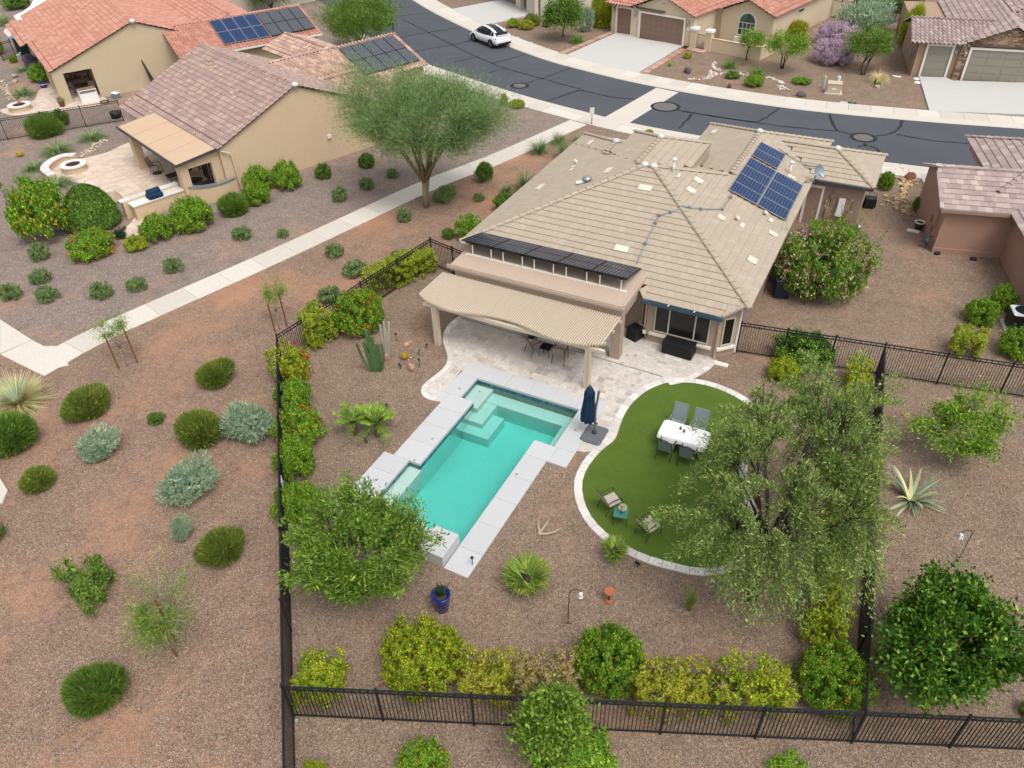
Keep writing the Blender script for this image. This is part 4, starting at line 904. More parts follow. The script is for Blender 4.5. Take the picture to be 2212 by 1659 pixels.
for y,z,s in ((1.2,1.5,.16),(2.0,1.3,.2),(1.0,.9,.13)): MB().box(-.14,-.02,y-s,y+s,z-s,z+s,0,.01).build('meter_box','grey_metal',h6)
# --- mauve roofed house at the right
h7=H('mauve_roof_house','rose stucco house with mauve flat tile roof beside the gravel side yard',(15.98,19.3),13.7)
roof(h7,[Block(-.35,9.,-.3,5.4,2.5,.36,'SN'),Block(2.75,10.,-9.,4.,2.5,.36,'WE'),Block(2.3,9.,1.,8.5,3.0,.36)],'roof_mauve','flat',.33,.36)
w=MB(); w.box(0,9.,0,5.1,-.1,2.46); w.box(3.15,9.6,-8.6,0.,-.1,2.46); w.build('wall','stucco_rose',h7); mb=MB(); mb.add([(-.01,.0,2.44),(-.01,5.1,2.44),(-.01,2.55,3.45)],[(0,1,2)]); mb.build('gable_end','stucco_rose',h7)
MB().box(2.6,8.7,1.3,8.2,2.4,2.97).build('upper_wall','stucco_rose',h7); MB().box(-.35,2.8,-.34,-.3,2.34,2.5).build('fascia','stucco_brown',h7); MB().box(-.02,3.2,-.05,0,0,.28).build('base_course','stucco_rose',h7)
MB().tube([(-.25,2.55,3.6),(-.25,2.55,3.61)],.2,10).build('ridge_mortar','mortar',h7)
for k in range(7): 
    z=2.5+.36*(k*.34+.1); MB().obox((-.33,-.3+k*.36+.2,z+.06),((0,1,.36),(1,0,0),(0,-.36,1)),(.19,.09,.05)).build('rake_tile','roof_mauve',h7)
window(h7,(3.13,-4.2),(3.13,-5.6),1.0,2.0,[1],'trim_white','glass_dark',sill='stucco_rose')
for y,z0,z1,s in ((.9,1.1,1.9,.22),(1.3,.5,1.0,.12),(1.8,.7,1.3,.2),(.6,.4,.8,.1)): MB().box(-.14,-.0,y-s,y+s,z0,z1,0,.01).build('utility_box','stucco_rose',h7)
mb=MB(); mb.tube([(-.25,.35,.0),(-.25,.35,.5),(-.18,.5,.62),(-.05,.5,.62)],.03,8); mb.lathe([(.05,.3),(.16,.36),(.17,.52),(.06,.6)],10,(-.32,.35)); tag(mb.build('gas_meter','gutter_blue',h7,True))
# utilities on the main house's brown side wall
def ubox(x0,x1,z0,z1,d,mat,nm): MB().box(x0,x1,19.96-d,19.96,z0,z1,0,.012).build(nm,mat,hm)
ubox(10.95,11.28,.75,1.75,.16,'white_plastic','power_cabinet')
ubox(10.40,10.68,.62,1.12,.14,'stucco_brown','junction_box'); ubox(11.5,11.78,.62,1.12,.14,'stucco_brown','junction_box'); ubox(10.5,10.66,1.7,1.86,.1,'stucco_brown','junction_box'); ubox(10.3,10.42,1.35,1.5,.1,'stucco_umber','wall_light')
for P in ([(10.58,19.93,1.7),(10.55,19.93,1.12)],[(10.66,19.93,1.78),(11.55,19.93,1.78),(11.66,19.93,1.68),(11.66,19.93,1.12)],[(10.68,19.93,.72),(10.95,19.93,.72)],[(11.28,19.93,.78),(11.5,19.93,.72)],[(11.1,19.93,.75),(11.1,19.93,.1),(11.15,19.93,.04),(12.0,19.93,.04)],[(10.58,19.93,1.86),(10.58,19.93,2.4)]): MB().tube(P,.022,6).build('conduit','stucco_brown',hm)
window(hm,(9.35,19.95),(10.02,19.95),.05,2.15,[1],'trim_white','door_brown') if False else None
o=MB().box(9.32,10.0,19.92,19.955,0.,2.1).build('side_door','stucco_brown',hm); MB().box(9.18,9.32,19.88,19.955,0,2.25).build('door_trim','trim_white',hm); MB().box(10.0,10.12,19.88,19.955,0,2.25).build('door_trim','trim_white',hm); MB().box(9.32,10.0,19.88,19.955,2.1,2.25).build('door_trim','trim_white',hm); MB().tube([(9.9,19.88,1.0),(9.9,19.92,1.0)],.035,8).build('knob','grey_metal',o)
gm=thing('gas_meter','grey gas meter standing at the brown wall corner','meter',(12.25,20.05,0)); MB().tube([(-.1,0,0),(-.1,0,.45),(0,0,.55),(.1,0,.45),(.1,0,.0)],.025,8).build('pipe','grey_metal',gm); mb=MB(); mb.lathe([(.06,.12),(.17,.18),(.17,.36),(.06,.42)],12); mb.build('meter_body','grey_metal',gm,True)
sdh=thing('satellite_dish','grey satellite dish on an arm at the tan roof eave','satellite dish',(9.55,19.3,2.75)); mb=MB()
VV=[];FF=[]
for i in range(5):
    for k in range(16): a=2*math.pi*k/16; r_=.36*i/4+.001; VV.append((r_*math.cos(a)*1.0,r_*math.sin(a)*.85,.09*(i/4)**2))
FF=[(i*16+k,i*16+(k+1)%16,(i+1)*16+(k+1)%16,(i+1)*16+k) for i in range(4) for k in range(16)]
ds=ob('dish',mesh('dish',VV,FF,'conduit',smooth=True),sdh,(.1,.0,.45)); ds.rotation_euler=(R(15),R(62),R(-25)); MB().tube([(0,0,-.15),(0,0,.4),(.08,0,.45)],.03,8).build('mast','conduit',sdh); MB().tube([(.1,0,.4),(.45,-.1,.2),(.5,-.12,.35)],.02,6).build('feed_arm','conduit',sdh)
# ------------------------------------------------------------------ foliage
leafmat('lf_olive',[(0,(0.089,0.146,0.029)),(.5,(0.196,0.275,0.046)),(.85,(0.331,0.408,0.078)),(1,(0.480,0.495,0.140))])
leafmat('lf_fine',[(0,(0.075,0.156,0.028)),(.5,(0.147,0.274,0.044)),(.9,(0.267,0.403,0.077)),(1,(0.400,0.469,0.133))])
leafmat('lf_sage',[(0,(0.207,0.306,0.217)),(.5,(0.358,0.496,0.373)),(.9,(0.563,0.688,0.530)),(1,(0.675,0.726,0.589))])
leafmat('lf_greygreen',[(0,(0.089,0.156,0.054)),(.5,(0.195,0.296,0.116)),(.9,(0.358,0.469,0.217)),(1,(0.456,0.503,0.279))])
leafmat('lf_bright',[(0,(0.079,0.195,0.021)),(.5,(0.170,0.353,0.032)),(.85,(0.320,0.502,0.049)),(1,(0.571,0.639,0.078))])
leafmat('lf_lime',[(0,(0.130,0.230,0.018)),(.5,(0.314,0.417,0.028)),(.85,(0.516,0.563,0.043)),(1,(0.773,0.688,0.068))])
leafmat('lf_gold',[(0,(0.158,0.215,0.023)),(.5,(0.395,0.413,0.031)),(.85,(0.593,0.538,0.046)),(1,(0.553,0.538,0.217))])
leafmat('lf_dry',[(0,(0.202,0.202,0.046)),(.4,(0.403,0.341,0.109)),(.8,(0.527,0.403,0.217)),(1,(0.620,0.496,0.310))])
leafmat('lf_deep',[(0,(0.044,0.109,0.022)),(.5,(0.109,0.229,0.034)),(.9,(0.217,0.361,0.056)),(1,(0.387,0.508,0.082))])
leafmat('lf_citrus',[(0,(0.037,0.102,0.014)),(.5,(0.084,0.214,0.023)),(.88,(0.186,0.354,0.047)),(1,(0.446,0.539,0.112))],.35)
leafmat('lf_pv',[(0,(0.122,0.226,0.085)),(.5,(0.228,0.365,0.147)),(.9,(0.358,0.503,0.232)),(1,(0.456,0.521,0.232))],.6,.35)
leafmat('lf_acacia',[(0,(0.114,0.191,0.049)),(.5,(0.236,0.345,0.096)),(.88,(0.426,0.537,0.166)),(1,(0.677,0.715,0.279))])
leafmat('lf_palm',[(0,(0.102,0.197,0.031)),(.5,(0.222,0.356,0.059)),(.85,(0.409,0.482,0.102)),(1,(0.614,0.535,0.136))])
leafmat('lf_agave',[(0,(0.186,0.295,0.232)),(.5,(0.326,0.449,0.357)),(.8,(0.651,0.666,0.419)),(1,(0.775,0.728,0.465))])
leafmat('lf_darkagave',[(0,(0.019,0.046,0.028)),(1,(0.054,0.109,0.062))],.4)
leafmat('lf_straw',[(0,(0.589,0.463,0.222)),(.6,(0.800,0.730,0.393)),(1,(0.800,0.800,0.563))])
leafmat('lf_purple',[(0,(0.214,0.188,0.208)),(.4,(0.535,0.375,0.643)),(.8,(0.800,0.580,0.800)),(1,(0.800,0.768,0.800))])
leafmat('lf_violet',[(0,(0.078,0.109,0.078)),(.5,(0.202,0.186,0.403)),(1,(0.310,0.279,0.558))])
leafmat('fl_orange',[(0,(.55,.12,.01)),(1,(.75,.26,.02))]); leafmat('fl_yellow',[(0,(.60,.36,.02)),(1,(.75,.50,.05))]); leafmat('fl_pink',[(0,(.62,.26,.30)),(1,(.78,.52,.52))]); leafmat('fl_white',[(0,(.70,.62,.42)),(1,(.80,.76,.66))]); leafmat('fl_magenta',[(0,(.45,.03,.18)),(1,(.6,.1,.3))]); leafmat('fl_red',[(0,(.5,.03,.02)),(1,(.6,.10,.04))])
leafmat('lf_laurel',[(0,(0.085,0.165,0.021)),(.5,(0.160,0.288,0.038)),(.88,(0.263,0.421,0.060)),(1,(0.450,0.544,0.095))])
pmat('bark',(.15,.115,.085),.95,.25,6,50,.2,.6); pmat('bark_dark',(.065,.05,.04),.95,.25,6,50,.2,.6); pmat('bark_green',(.26,.21,.115),.9,.25,5,40,.15,.5); pmat('twig',(.30,.255,.20),.9,.2,6)
def unit(v): return v/np.maximum(np.linalg.norm(v,axis=-1,keepdims=True),1e-9)
def leaves(C,D,l,w,rng,jit=.5,lv=.35,droop=0.,face=None):
    """diamond leaves: centres C (base points), directions D, optional facing normals; returns V,Q"""
    n=len(C); D=unit(D+rng.normal(0,jit,(n,3))); D[:,2]-=droop; D=unit(D)
    Wd=unit(np.cross(D,rng.normal(0,1,(n,3)) if face is None else face+rng.normal(0,.45,(n,3)))); L=(l*(1+rng.uniform(-lv,lv,n)))[:,None]; Ww=(w*(1+rng.uniform(-lv,lv,n)))[:,None]
    N=np.cross(D,Wd)
    V=np.stack([C,C+D*L*.45+Wd*Ww*.5+N*L*.05,C+D*L,C+D*L*.45-Wd*Ww*.5+N*L*.05],1).reshape(-1,3)
    return V,np.arange(4*n).reshape(-1,4)
def blades(C,D,l,w,rng,seg=3,droop=.5,lv=.25,taper=True):
    """arching blades, seg segments"""
    n=len(C); D=unit(D); S=unit(np.cross(D,np.array([0,0,1.])+rng.normal(0,.15,(n,3)))); L=(l*(1+rng.uniform(-lv,lv,n)))[:,None]
    V=[];P=C.copy(); d=D.copy()
    for s in range(seg+1):
        ww=w*(1-.92*(s/seg)**1.5 if taper else 1)*.5
        V.append(P-S*ww); V.append(P+S*ww)
        d=unit(d-np.array([0,0,droop/seg*(s+1)*.6])); P=P+d*L/seg
    V=np.stack(V,1); k=2*(seg+1); V=V.reshape(-1,3); b=(np.arange(n)*k)[:,None]
    Q=np.concatenate([b+np.array([[2*s,2*s+1,2*s+3,2*s+2]]) for s in range(seg)],0)
    return V,Q
def lumpy(dirs,rng,k=26,amp=.22,pw=14):
    c=unit(rng.normal(0,1,(k,3))); c[:,2]=np.abs(c[:,2])*.9; c=unit(c); a=rng.uniform(-.2,1,k)*amp
    return 1-amp*.6+(a[None,:]*np.exp(pw*(dirs@c.T-1))).sum(1)
def stem_mesh(name,seed,n=9,h=.75,r=.6,w=.03,mat='twig'):
    rn=random.Random(seed); mb=MB()
    for _ in range(n):
        a=rn.uniform(0,6.28); q=rn.uniform(.3,1)*r; mb.tube([(0,0,-.02),(q*.35*math.cos(a),q*.35*math.sin(a),h*.4),(q*math.cos(a),q*math.sin(a),h*rn.uniform(.7,1))],[w,w*.7,w*.25],5)
    return mesh(name,mb.V,mb.F,mat)
def dome_dirs(n,rng,low=-.35):
    d=unit(rng.normal(0,1,(n*3,3))); d=d[d[:,2]>low][:n]; return d
def fob(*a,**k): return tag(ob(*a,**k),kind='stuff')
def clumps(C,N,rc,npc,l,w,rng,flat=.7):
    """tufts of leaves round the points C facing N"""
    K=len(C); sc=rng.uniform(.55,1.4,K); h=unit(rng.normal(0,1,(K,npc,3))+N[:,None,:]*1.1)
    P=C[:,None,:]+h*(rc*sc)[:,None,None]*rng.uniform(.45,1.05,(K,npc,1))*np.array([1,1,flat+.3]); h=h.reshape(-1,3); P=P.reshape(-1,3)
    T=unit(np.cross(h,rng.normal(0,1,h.shape))); return leaves(P-T*l*.4,T+h*.45+np.array([0,0,.15]),l,w,rng,.4,.4,0.,h)
CL=dict(leafy=(85,.21,110,.085,.042,.20),dense=(210,.115,75,.055,.030,.09),flowery=(170,.14,62,.062,.028,.20),ragged=(36,.27,110,.12,.042,.50),small=(60,.20,62,.13,.042,.22))
def bush_clumped(seed,kind,mat):
    rng=np.random.default_rng(seed); K,rc,npc,l,w,amp=CL[kind]; d=dome_dirs(K,rng,-.5); K=len(d); rad=lumpy(d,rng,14,amp,7)*rng.uniform(1-amp*.8,1+amp*.35,K)-rc*.55
    def zz(P): P=P.copy(); P[:,2]=np.where(P[:,2]>0,P[:,2]*.62,P[:,2]*.40)+.36; return P
    V,Q=clumps(zz(d*rad[:,None]),d,rc,npc,l,w,rng)
    k=rng.integers(0,K,K*14); P2=zz(d[k]*rad[k][:,None]*rng.uniform(.35,.95,(len(k),1))); V2,Q2=leaves(P2,rng.normal(0,1,P2.shape),l*2.0,w*2.6,rng,.5); Q=np.concatenate([Q,Q2+len(V)]); V=np.concatenate([V,V2])
    m=max(10,K//3); k=rng.integers(0,K,m); k=k[d[k][:,2]>-.1]; B=zz(d[k]*rad[k][:,None]); sp_=np.repeat(B,9,0)+np.repeat(unit(d[k]+np.array([0,0,.6])+rng.normal(0,.3,d[k].shape)),9,0)*np.tile(np.linspace(.05,.30,9),len(k))[:,None]*(1.3 if kind!='dense' else .7); V3,Q3=leaves(sp_,np.repeat(d[k],9,0)+np.array([0,0,.5]),l*.9,w*.9,rng,.6); Q=np.concatenate([Q,Q3+len(V)]); V=np.concatenate([V,V3])
    V[:,2]=np.maximum(V[:,2],.0); return mesh_np('foliage',V,Q,mat)
def bush_mesh(seed,kind,mat):
    if kind in CL: return bush_clumped(seed,kind,mat)
    return bush_plain(seed,kind,mat)
def bush_plain(seed,kind,mat):
    """unit bush: radius 1, height 1"""
    rng=np.random.default_rng(seed)
    spec=dict(fine=(8000,.22,.017,.34,.22),sage=(3000,.17,.022,.5,.55),small=(4200,.14,.04,.5,.25),leafy=(9500,.095,.044,.8,.24),dense=(17000,.055,.03,.8,.09),ragged=(4500,.17,.05,.6,.55),airy=(3000,.15,.03,.6,.45),feather=(6500,.22,.014,.4,.22),cone=(11000,.055,.03,.9,.04),flowery=(11000,.065,.028,.9,.25),box=(7500,.085,.045,.8,.10))[kind]
    n,l,w,jit,amp=spec; n=int(n*1.35); d=dome_dirs(n,rng,-.55); n=len(d)
    rad=lumpy(d,rng,30,amp,16 if kind in('leafy','ragged','flowery') else 10)
    dep=1-np.abs(rng.normal(0,.16 if kind not in('dense','cone') else .05,n)); dep=np.clip(dep,.25,1.05)
    P=d*(rad*dep)[:,None]
    if kind=='cone':
        t=rng.uniform(0,1,n); a=rng.uniform(0,6.283,n); rr=np.where(t<.12,.72+t*2.3,np.sqrt(np.clip(1-((t-.12)/.88)**1.9,0,1))); P=np.stack([rr*np.cos(a),rr*np.sin(a),t],1)*(1-np.abs(rng.normal(0,.03,n)))[:,None]; d=unit(np.stack([np.cos(a),np.sin(a),t*.7],1)); P[:,2]=np.clip(P[:,2],0,1)
    elif kind=='box':
        q=np.sign(d)*np.abs(d)**.38; q=q/np.maximum(np.abs(q).max(1,keepdims=True),.001); P=q*(rad*dep)[:,None]*.97; P[:,2]=P[:,2]*.5+.5
    else: P[:,2]=np.where(P[:,2]>0,P[:,2]*.62,P[:,2]*.40)+.36; P[:,2]=np.maximum(P[:,2],.02)
    if kind in('fine','feather'):
        P=P*.86; D=d*1.0+np.array([0,0,.45]); P[:,2]+=.03
    elif kind=='sage': D=d+np.array([0,0,.35]); P=P*.9
    else: D=d*.8+np.array([0,0,.2])
    broad=kind not in('fine','feather','sage','airy')
    if broad: T=unit(np.cross(d,rng.normal(0,1,d.shape))); D=T+d*.25+np.array([0,0,.15]); P=P-T*l*.4
    V,Q=leaves(P,D,l*1.12,w*1.25,rng,.35 if broad else jit,.35,0.,d if broad else None)
    k=rng.integers(0,n,n//4); P2=P[k]*np.array([.78,.78,.86]); V2,Q2=leaves(P2,rng.normal(0,1,P2.shape),max(l,.14)*1.5,max(w,.06)*1.6,rng,.5,.35,0.,d[k]); Q=np.concatenate([Q,Q2+len(V)]); V=np.concatenate([V,V2]); V[:,2]=np.maximum(V[:,2],.0)
    return mesh_np('foliage',V,Q,mat)
def flower_mesh(seed,n,mat,s=.07,top=.2):
    rng=np.random.default_rng(seed); d=dome_dirs(n,rng,top-.4); P=d*rng.uniform(.9,1.04,(len(d),1)); P[:,2]=P[:,2]*.62+.36
    P=np.repeat(P,4,0)+rng.normal(0,s*.5,(len(P)*4,3)); V,Q=leaves(P,np.repeat(d,4,0),s*1.3,s*1.0,rng,.9); return mesh_np('flowers',V,Q,mat)
BM={}
def get(key,fn):
    if key not in BM: BM[key]=fn()
    return BM[key]
cnt=[0]
def spot(box,flat=.0):
    """place from an outline box in the photograph: ground spot, radius and height in metres"""
    u0,v0,u1,v1=box; uc=(u0+u1)/2; p=G(uc,v1); r=(u1-u0)/2/ppm(p); aw=Vector((p.x-CAMP.x,p.y-CAMP.y,0)).normalized()
    c=p+aw*r*.62; r=(u1-u0)/2/ppm(c); h=top_z(uc,v0,c.x+aw.x*r*.35,c.y+aw.y*r*.35); return c,r,max(.12,h)
def shrub(kind,mat,box,label,group=None,name='shrub',cat='shrub',fl=None,seed=None,hs=1.,stems=True,rs=1.,flat=1.):
    cnt[0]+=1; k=cnt[0]; c,r,h=spot(box); v=(seed if seed is not None else k%3)
    t=thing(name,label,cat,c,k*1.9,group,(r*rs,r*rs*flat,h*hs))
    if kind=='box': t.rotation_euler.z=R(0)
    ob('foliage',get(('b',kind,mat,v),lambda:bush_mesh(100+v*7+len(kind),kind,mat)),t)
    if stems: ob('stems',get(('s',v),lambda:stem_mesh('stems',v)),t)
    if fl:
        for fm_,n,s in fl: fob('flowers',get(('f',fm_,n,s),lambda:flower_mesh(n+3,n,fm_,s)),t)
    return t
def grass_mesh(seed,mat,n=420,l=1.25,w=.03,droop=1.0,up=.9,seg=4):
    rng=np.random.default_rng(seed); a=rng.uniform(0,6.283,n); e=np.clip(rng.normal(up,.5,n),.05,3); D=np.stack([np.cos(a),np.sin(a),e],1); C=np.stack([np.cos(a)*.07,np.sin(a)*.07,np.zeros(n)],1)*rng.uniform(0,1.5,(n,1))
    V,Q=blades(C,D,l,w,rng,seg,droop); V[:,2]=np.maximum(V[:,2],.01); return mesh_np('blades',V,Q,mat)
def grass(mat,box,label,group=None,name='grass_clump',cat='ornamental grass',n=420,w=.03,droop=1.0,up=.9,l=1.25,hs=1.2,extra=None):
    cnt[0]+=1; c,r,h=spot(box); t=thing(name,label,cat,c,cnt[0]*1.3,group,(r,r,max(h,r*.5)*hs))
    ob('blades',get(('g',mat,n,w,droop,up,l,cnt[0]%2),lambda:grass_mesh(cnt[0]%2+n,mat,n,l,w,droop,up)),t)
    if extra: ob('skirt',get(('g2',extra),lambda:grass_mesh(9,extra,1100,1.25,.035,.22,.22)),t)
    return t
def hedge(P0,P1,wd,ht,mat,label,group=None,name='hedge',fl=None,dens=1000,seed=1,leaf=(.07,.036),gaps=0.,twigs=False,rough=.07,dry=False):
    """clipped hedge along P0-P1: leaves over an uneven rounded box"""
    rng=np.random.default_rng(seed); P0,P1=Vector(P0),Vector(P1); L=(P1-P0).length; a=math.atan2(P1.y-P0.y,P1.x-P0.x); t=thing(name,label,'hedge',(P0+P1)/2,a,group)
    area=2*(L*ht+wd*ht)+L*wd; n=int(area*17)
    d=rng.uniform(-1,1,(n,3)); ax=rng.choice(3,n,p=np.array([wd*ht,L*ht,L*wd])/(wd*ht+L*ht+L*wd)); sg=np.where(rng.uniform(0,1,n)<.5,-1,1.); d[np.arange(n),ax]=sg; d[:,2]=np.where((ax==2),1,d[:,2])
    q=d.copy(); rr=np.linalg.norm(np.abs(q)**5,axis=1)**.2; q=q/np.maximum(rr,.8)[:,None]
    ph=rng.uniform(0,6.28,6); S=np.array([L/2,wd/2,ht/2]); P=q*S; lum=rough*(.7*np.sin(P[:,0]*2.3+ph[0])+.6*np.sin(P[:,1]*3.3+ph[1]+P[:,0]*1.7)+.5*np.sin(P[:,2]*5+ph[2]+P[:,0]*3.3)); N=unit(q/S); P=P+N*(lum-.10+rng.normal(0,rough*.6,n))[:,None]; P[:,2]=np.maximum(P[:,2]+ht/2,.05)
    nz=np.sin(P[:,0]*2.7+ph[3])*np.sin(P[:,1]*3.9+ph[4])+np.sin(P[:,2]*4.1+P[:,0]*1.3+ph[5])+rng.normal(0,.45,n)
    if gaps: kp=nz<1.5-gaps*1.5; P,N,nz=P[kp],N[kp],nz[kp]
    dm=(nz>.55) if dry else np.zeros(len(P),bool)
    V,Q=clumps(P[~dm],N[~dm],.13,int(dens/17),leaf[0],leaf[1],rng)
    k=rng.integers(0,len(P),len(P)*9); P2=P[k]*np.array([1,.55,.8])*rng.uniform(.75,1,(len(k),1)); V2,Q2=leaves(P2,rng.normal(0,1,P2.shape),leaf[0]*2,leaf[1]*2.4,rng,.5); Q=np.concatenate([Q,Q2+len(V)]); V=np.concatenate([V,V2]); V[:,2]=np.maximum(V[:,2],.01)
    ob('foliage',mesh_np('foliage',V,Q,mat),t)
    if dm.any(): V,Q=clumps(P[dm],N[dm],.13,int(dens/28),leaf[0]*.8,leaf[1]*.6,rng); ob('dry_patches',mesh_np('dry_patches',V,Q,'lf_dry'),t)
    mb=MB(); rn=random.Random(seed)
    for _ in range(int(L*(14 if twigs else 5))):
        x,y=rn.uniform(-L/2,L/2)*.95,rn.uniform(-wd,wd)*.2; mb.tube([(x,y,0),(x+rn.uniform(-.2,.2),y*1.5,ht*.5),(x+rn.uniform(-.35,.35),y*2.0,ht*rn.uniform(.8,1.02))],[.02,.014,.005],4)
    ob('stems',mesh('stems',mb.V,mb.F,'twig'),t)
    if fl:
        fm_,nf,s=fl; k=rng.integers(0,len(P),nf); FP=np.repeat(P[k]+N[k]*.05,4,0)+rng.normal(0,s*.5,(nf*4,3)); V,Q=leaves(FP,np.repeat(N[k],4,0),s*1.3,s,rng,.9); fob('flowers',mesh_np('flowers',V,Q,fm_),t)
    return t
def tree(name,label,base,crown,trunk_h,nl,nt,nleaf,l,w,mat,seed,bark='bark',tr=.10,sprd=.22,droop=0.,tlen=.9,jit=.6,up=.3,trunks=1,cat='tree',group=None,flow=None,shell=.72,lean=0.,lift=0.,tip=.8,lump_a=.35):
    """crown: (dx,dy,zc,rx,ry,rz) relative to the base. limbs reach into the crown, twigs end in leaf sprays"""
    rng=np.random.default_rng(seed); rn=random.Random(seed); t=thing(name,label,cat,base,0,group); dx,dy,zc,rx,ry,rz=crown; C=np.array([dx,dy,zc]); S=np.array([rx,ry,rz])
    tk=MB(); lm=[]
    for k in range(trunks):
        a=6.28*k/trunks+seed; f=Vector((dx*.25+math.cos(a)*.22*(trunks>1),dy*.25+math.sin(a)*.22*(trunks>1),trunk_h)); b0=Vector((math.cos(a)*.10*(trunks>1),math.sin(a)*.10*(trunks>1),-.05)); mid=b0.lerp(f,.5)+Vector((rn.uniform(-.08,.08),rn.uniform(-.08,.08),0))
        tk.tube([b0,mid,f],[tr*1.15,tr,tr*.85],8)
        for i in range(nl//trunks):
            d=unit(rng.normal(0,1,(1,3)))[0]; d[2]=abs(d[2])*.6-.1; e=Vector(C+d*S*rng.uniform(.45,.7)); m1=f.lerp(e,.45)+Vector((rn.uniform(-.15,.15),rn.uniform(-.15,.15),.12*rz)); pts=[f,m1,e]; tk.tube(pts,[tr*.62,tr*.42,tr*.16],6)
            for s in np.linspace(.25,1,7):
                s=float(s); q=f.lerp(m1,s*2) if s<.5 else m1.lerp(e,s*2-1); lm.append(q)
    ob('trunk',mesh('trunk',tk.V,tk.F,bark,smooth=True),t)
    LM=np.array([tuple(q) for q in lm]); d=unit(rng.normal(0,1,(nt*2,3))); d=d[d[:,2]>-.6][:nt]; nt=len(d); lump=lumpy(d,rng,18,lump_a,9); rad=np.clip(rng.uniform(0,1,nt)**(.33),0,1)*(1-shell)+shell*rng.uniform(.55,1.05,nt); E=C+d*S*(rad*lump)[:,None]
    tw=MB(); CP=[];DP=[]
    for i in range(nt):
        e=E[i]; j=np.argmin(((LM-e)**2).sum(1)); a=LM[j]; out=e-a; L=np.linalg.norm(out); 
        if L>tlen*1.6: a=e-out/L*tlen*1.6; out=e-a
        mid=(a+e)/2+np.array([0,0,.12+lift]); e2=e-np.array([0,0,droop*rng.uniform(.4,1.2)]); tw.tube([tuple(LM[j]) if L<=tlen*2.2 else tuple(a),tuple(mid),tuple(e2)],[.016,.010,.004],3,cap=False)
        m=max(4,int(nleaf*rng.uniform(.6,1.4))); s=rng.uniform(.12,1.12,m)**tip; B=(1-s)[:,None]**2*a+2*(s*(1-s))[:,None]*mid+(s**2)[:,None]*e2; B=B+rng.normal(0,1,(m,3))*(sprd*(.35+.75*s))[:,None]*np.array([1,1,.75]); CP.append(B); DP.append(np.tile(unit((out+np.array([0,0,up*L]))[None])[0],(m,1))+(B-e2)*.3)
    ob('twigs',mesh('twigs',tw.V,tw.F,bark),t)
    V,Q=leaves(np.concatenate(CP),np.concatenate(DP),l,w,rng,jit); V[:,2]=np.maximum(V[:,2],.02); ob('crown',mesh_np('crown',V,Q,mat),t)
    if flow:
        fm_,nf,s=flow; k=rng.integers(0,nt,nf); FP=np.repeat(E[k],5,0)+rng.normal(0,s,(nf*5,3)); V,Q=leaves(FP,np.tile(np.array([[0,0,1.]]),(nf*5,1)),s*1.2,s,rng,.9); fob('flowers',mesh_np('flowers',V,Q,fm_),t)
    return t
def crown_from(box,base,zc,dep=1.):
    """crown ellipsoid whose outline fills a photo box, centred at the depth of the base"""
    u0,v0,u1,v1=box; b=Vector(base); uc,vc=(u0+u1)/2,(v0+v1)/2; c=G(uc,vc,zc); k=ppm(c); rx=(u1-u0)/2/k; hv=(v1-v0)/2/k
    return c,rx,hv
# ---- large trees
def big(label,base_uv,box,zc,asp,**kw):
    b=G(*base_uv); c,rx,hv=crown_from(box,b,zc); rz=math.sqrt(max(.1,(hv**2-(rx*asp*sp)**2)))/cp if hv>rx*asp*sp+.05 else hv*.7
    return tree(kw.pop('name'),label,b,(c.x-b.x,c.y-b.y,zc,rx,rx*asp,rz),**kw)
T1=big('tall fine leaved green desert tree beside the concrete path','',(0,0,0,0),0,1) if False else None
b=G(922,447); c,rx,hv=crown_from((728,135,1108,390),b,4.7)
tree('palo_verde_tree','large feathery green desert tree standing beside the concrete path',b,(c.x-b.x,c.y-b.y,4.7,rx*1.0,rx*.85,2.6),1.5,18,760,150,.24,.020,'lf_pv',11,'bark_green',.13,.36,0,1.4,.6,.6,2,lift=.1,shell=.85)
b=G(1622,1290); c,rx,hv=crown_from((1485,715,1945,1360),b,3.6)
tree('acacia_tree','wide drooping grey green tree over the lawn and the right fence',b,(c.x-b.x,c.y-b.y,3.5,rx*1.03,rx*1.5,3.2),1.3,26,480,225,.115,.027,'lf_acacia',27,'bark_dark',.11,.085,.9,2.1,.55,.1,2,lift=.5,shell=.8,tip=.65,lump_a=.42)
b=G(765,1262); c,rx,hv=crown_from((615,1060,930,1345),b,1.9)
tree('leafy_tree','bright green small tree with clustered narrow leaves at the pool end by the left fence',b,(c.x-b.x,c.y-b.y,1.95,rx*1.0,rx*.95,1.5),.7,18,330,100,.16,.042,'lf_laurel',31,'twig',.06,.12,.0,1.1,.8,.5,3,shell=.72,tip=.35,lump_a=.6)
b=G(2045,1488); c,rx,hv=crown_from((1895,1250,2195,1535),b,1.5)
tree('citrus_tree','dense dark green citrus tree behind the right corner of the fence',b,(c.x-b.x,c.y-b.y,1.55,rx*.98,rx*.95,1.45),.5,16,330,100,.14,.075,'lf_citrus',41,'bark',.07,.15,.05,.8,.8,.3,1,shell=.75,tip=.5,lump_a=.55)
b=G(2058,988); c,rx,hv=crown_from((1985,860,2195,990),b,1.4)
tree('shrubby_tree','thin open shrub tree with yellow green leaves in the right yard',b,(c.x-b.x,c.y-b.y,1.35,rx*.98,rx*.9,.95),.4,14,150,60,.12,.05,'lf_bright',47,'twig',.04,.14,.05,1.0,.8,.3,3,shell=.65,tip=.55,lump_a=.6)
b=G(1205,1640); c,rx,hv=crown_from((1100,1480,1270,1640),b,1.7)
tree('upright_shrub_tree','bright green upright shrub growing against the front of the bottom fence',b,(c.x-b.x,c.y-b.y,1.4,rx*.9,rx*.8,1.25),.4,10,150,75,.13,.07,'lf_laurel',53,'twig',.04,.14,0,.6,.7,.9,3,shell=.7)
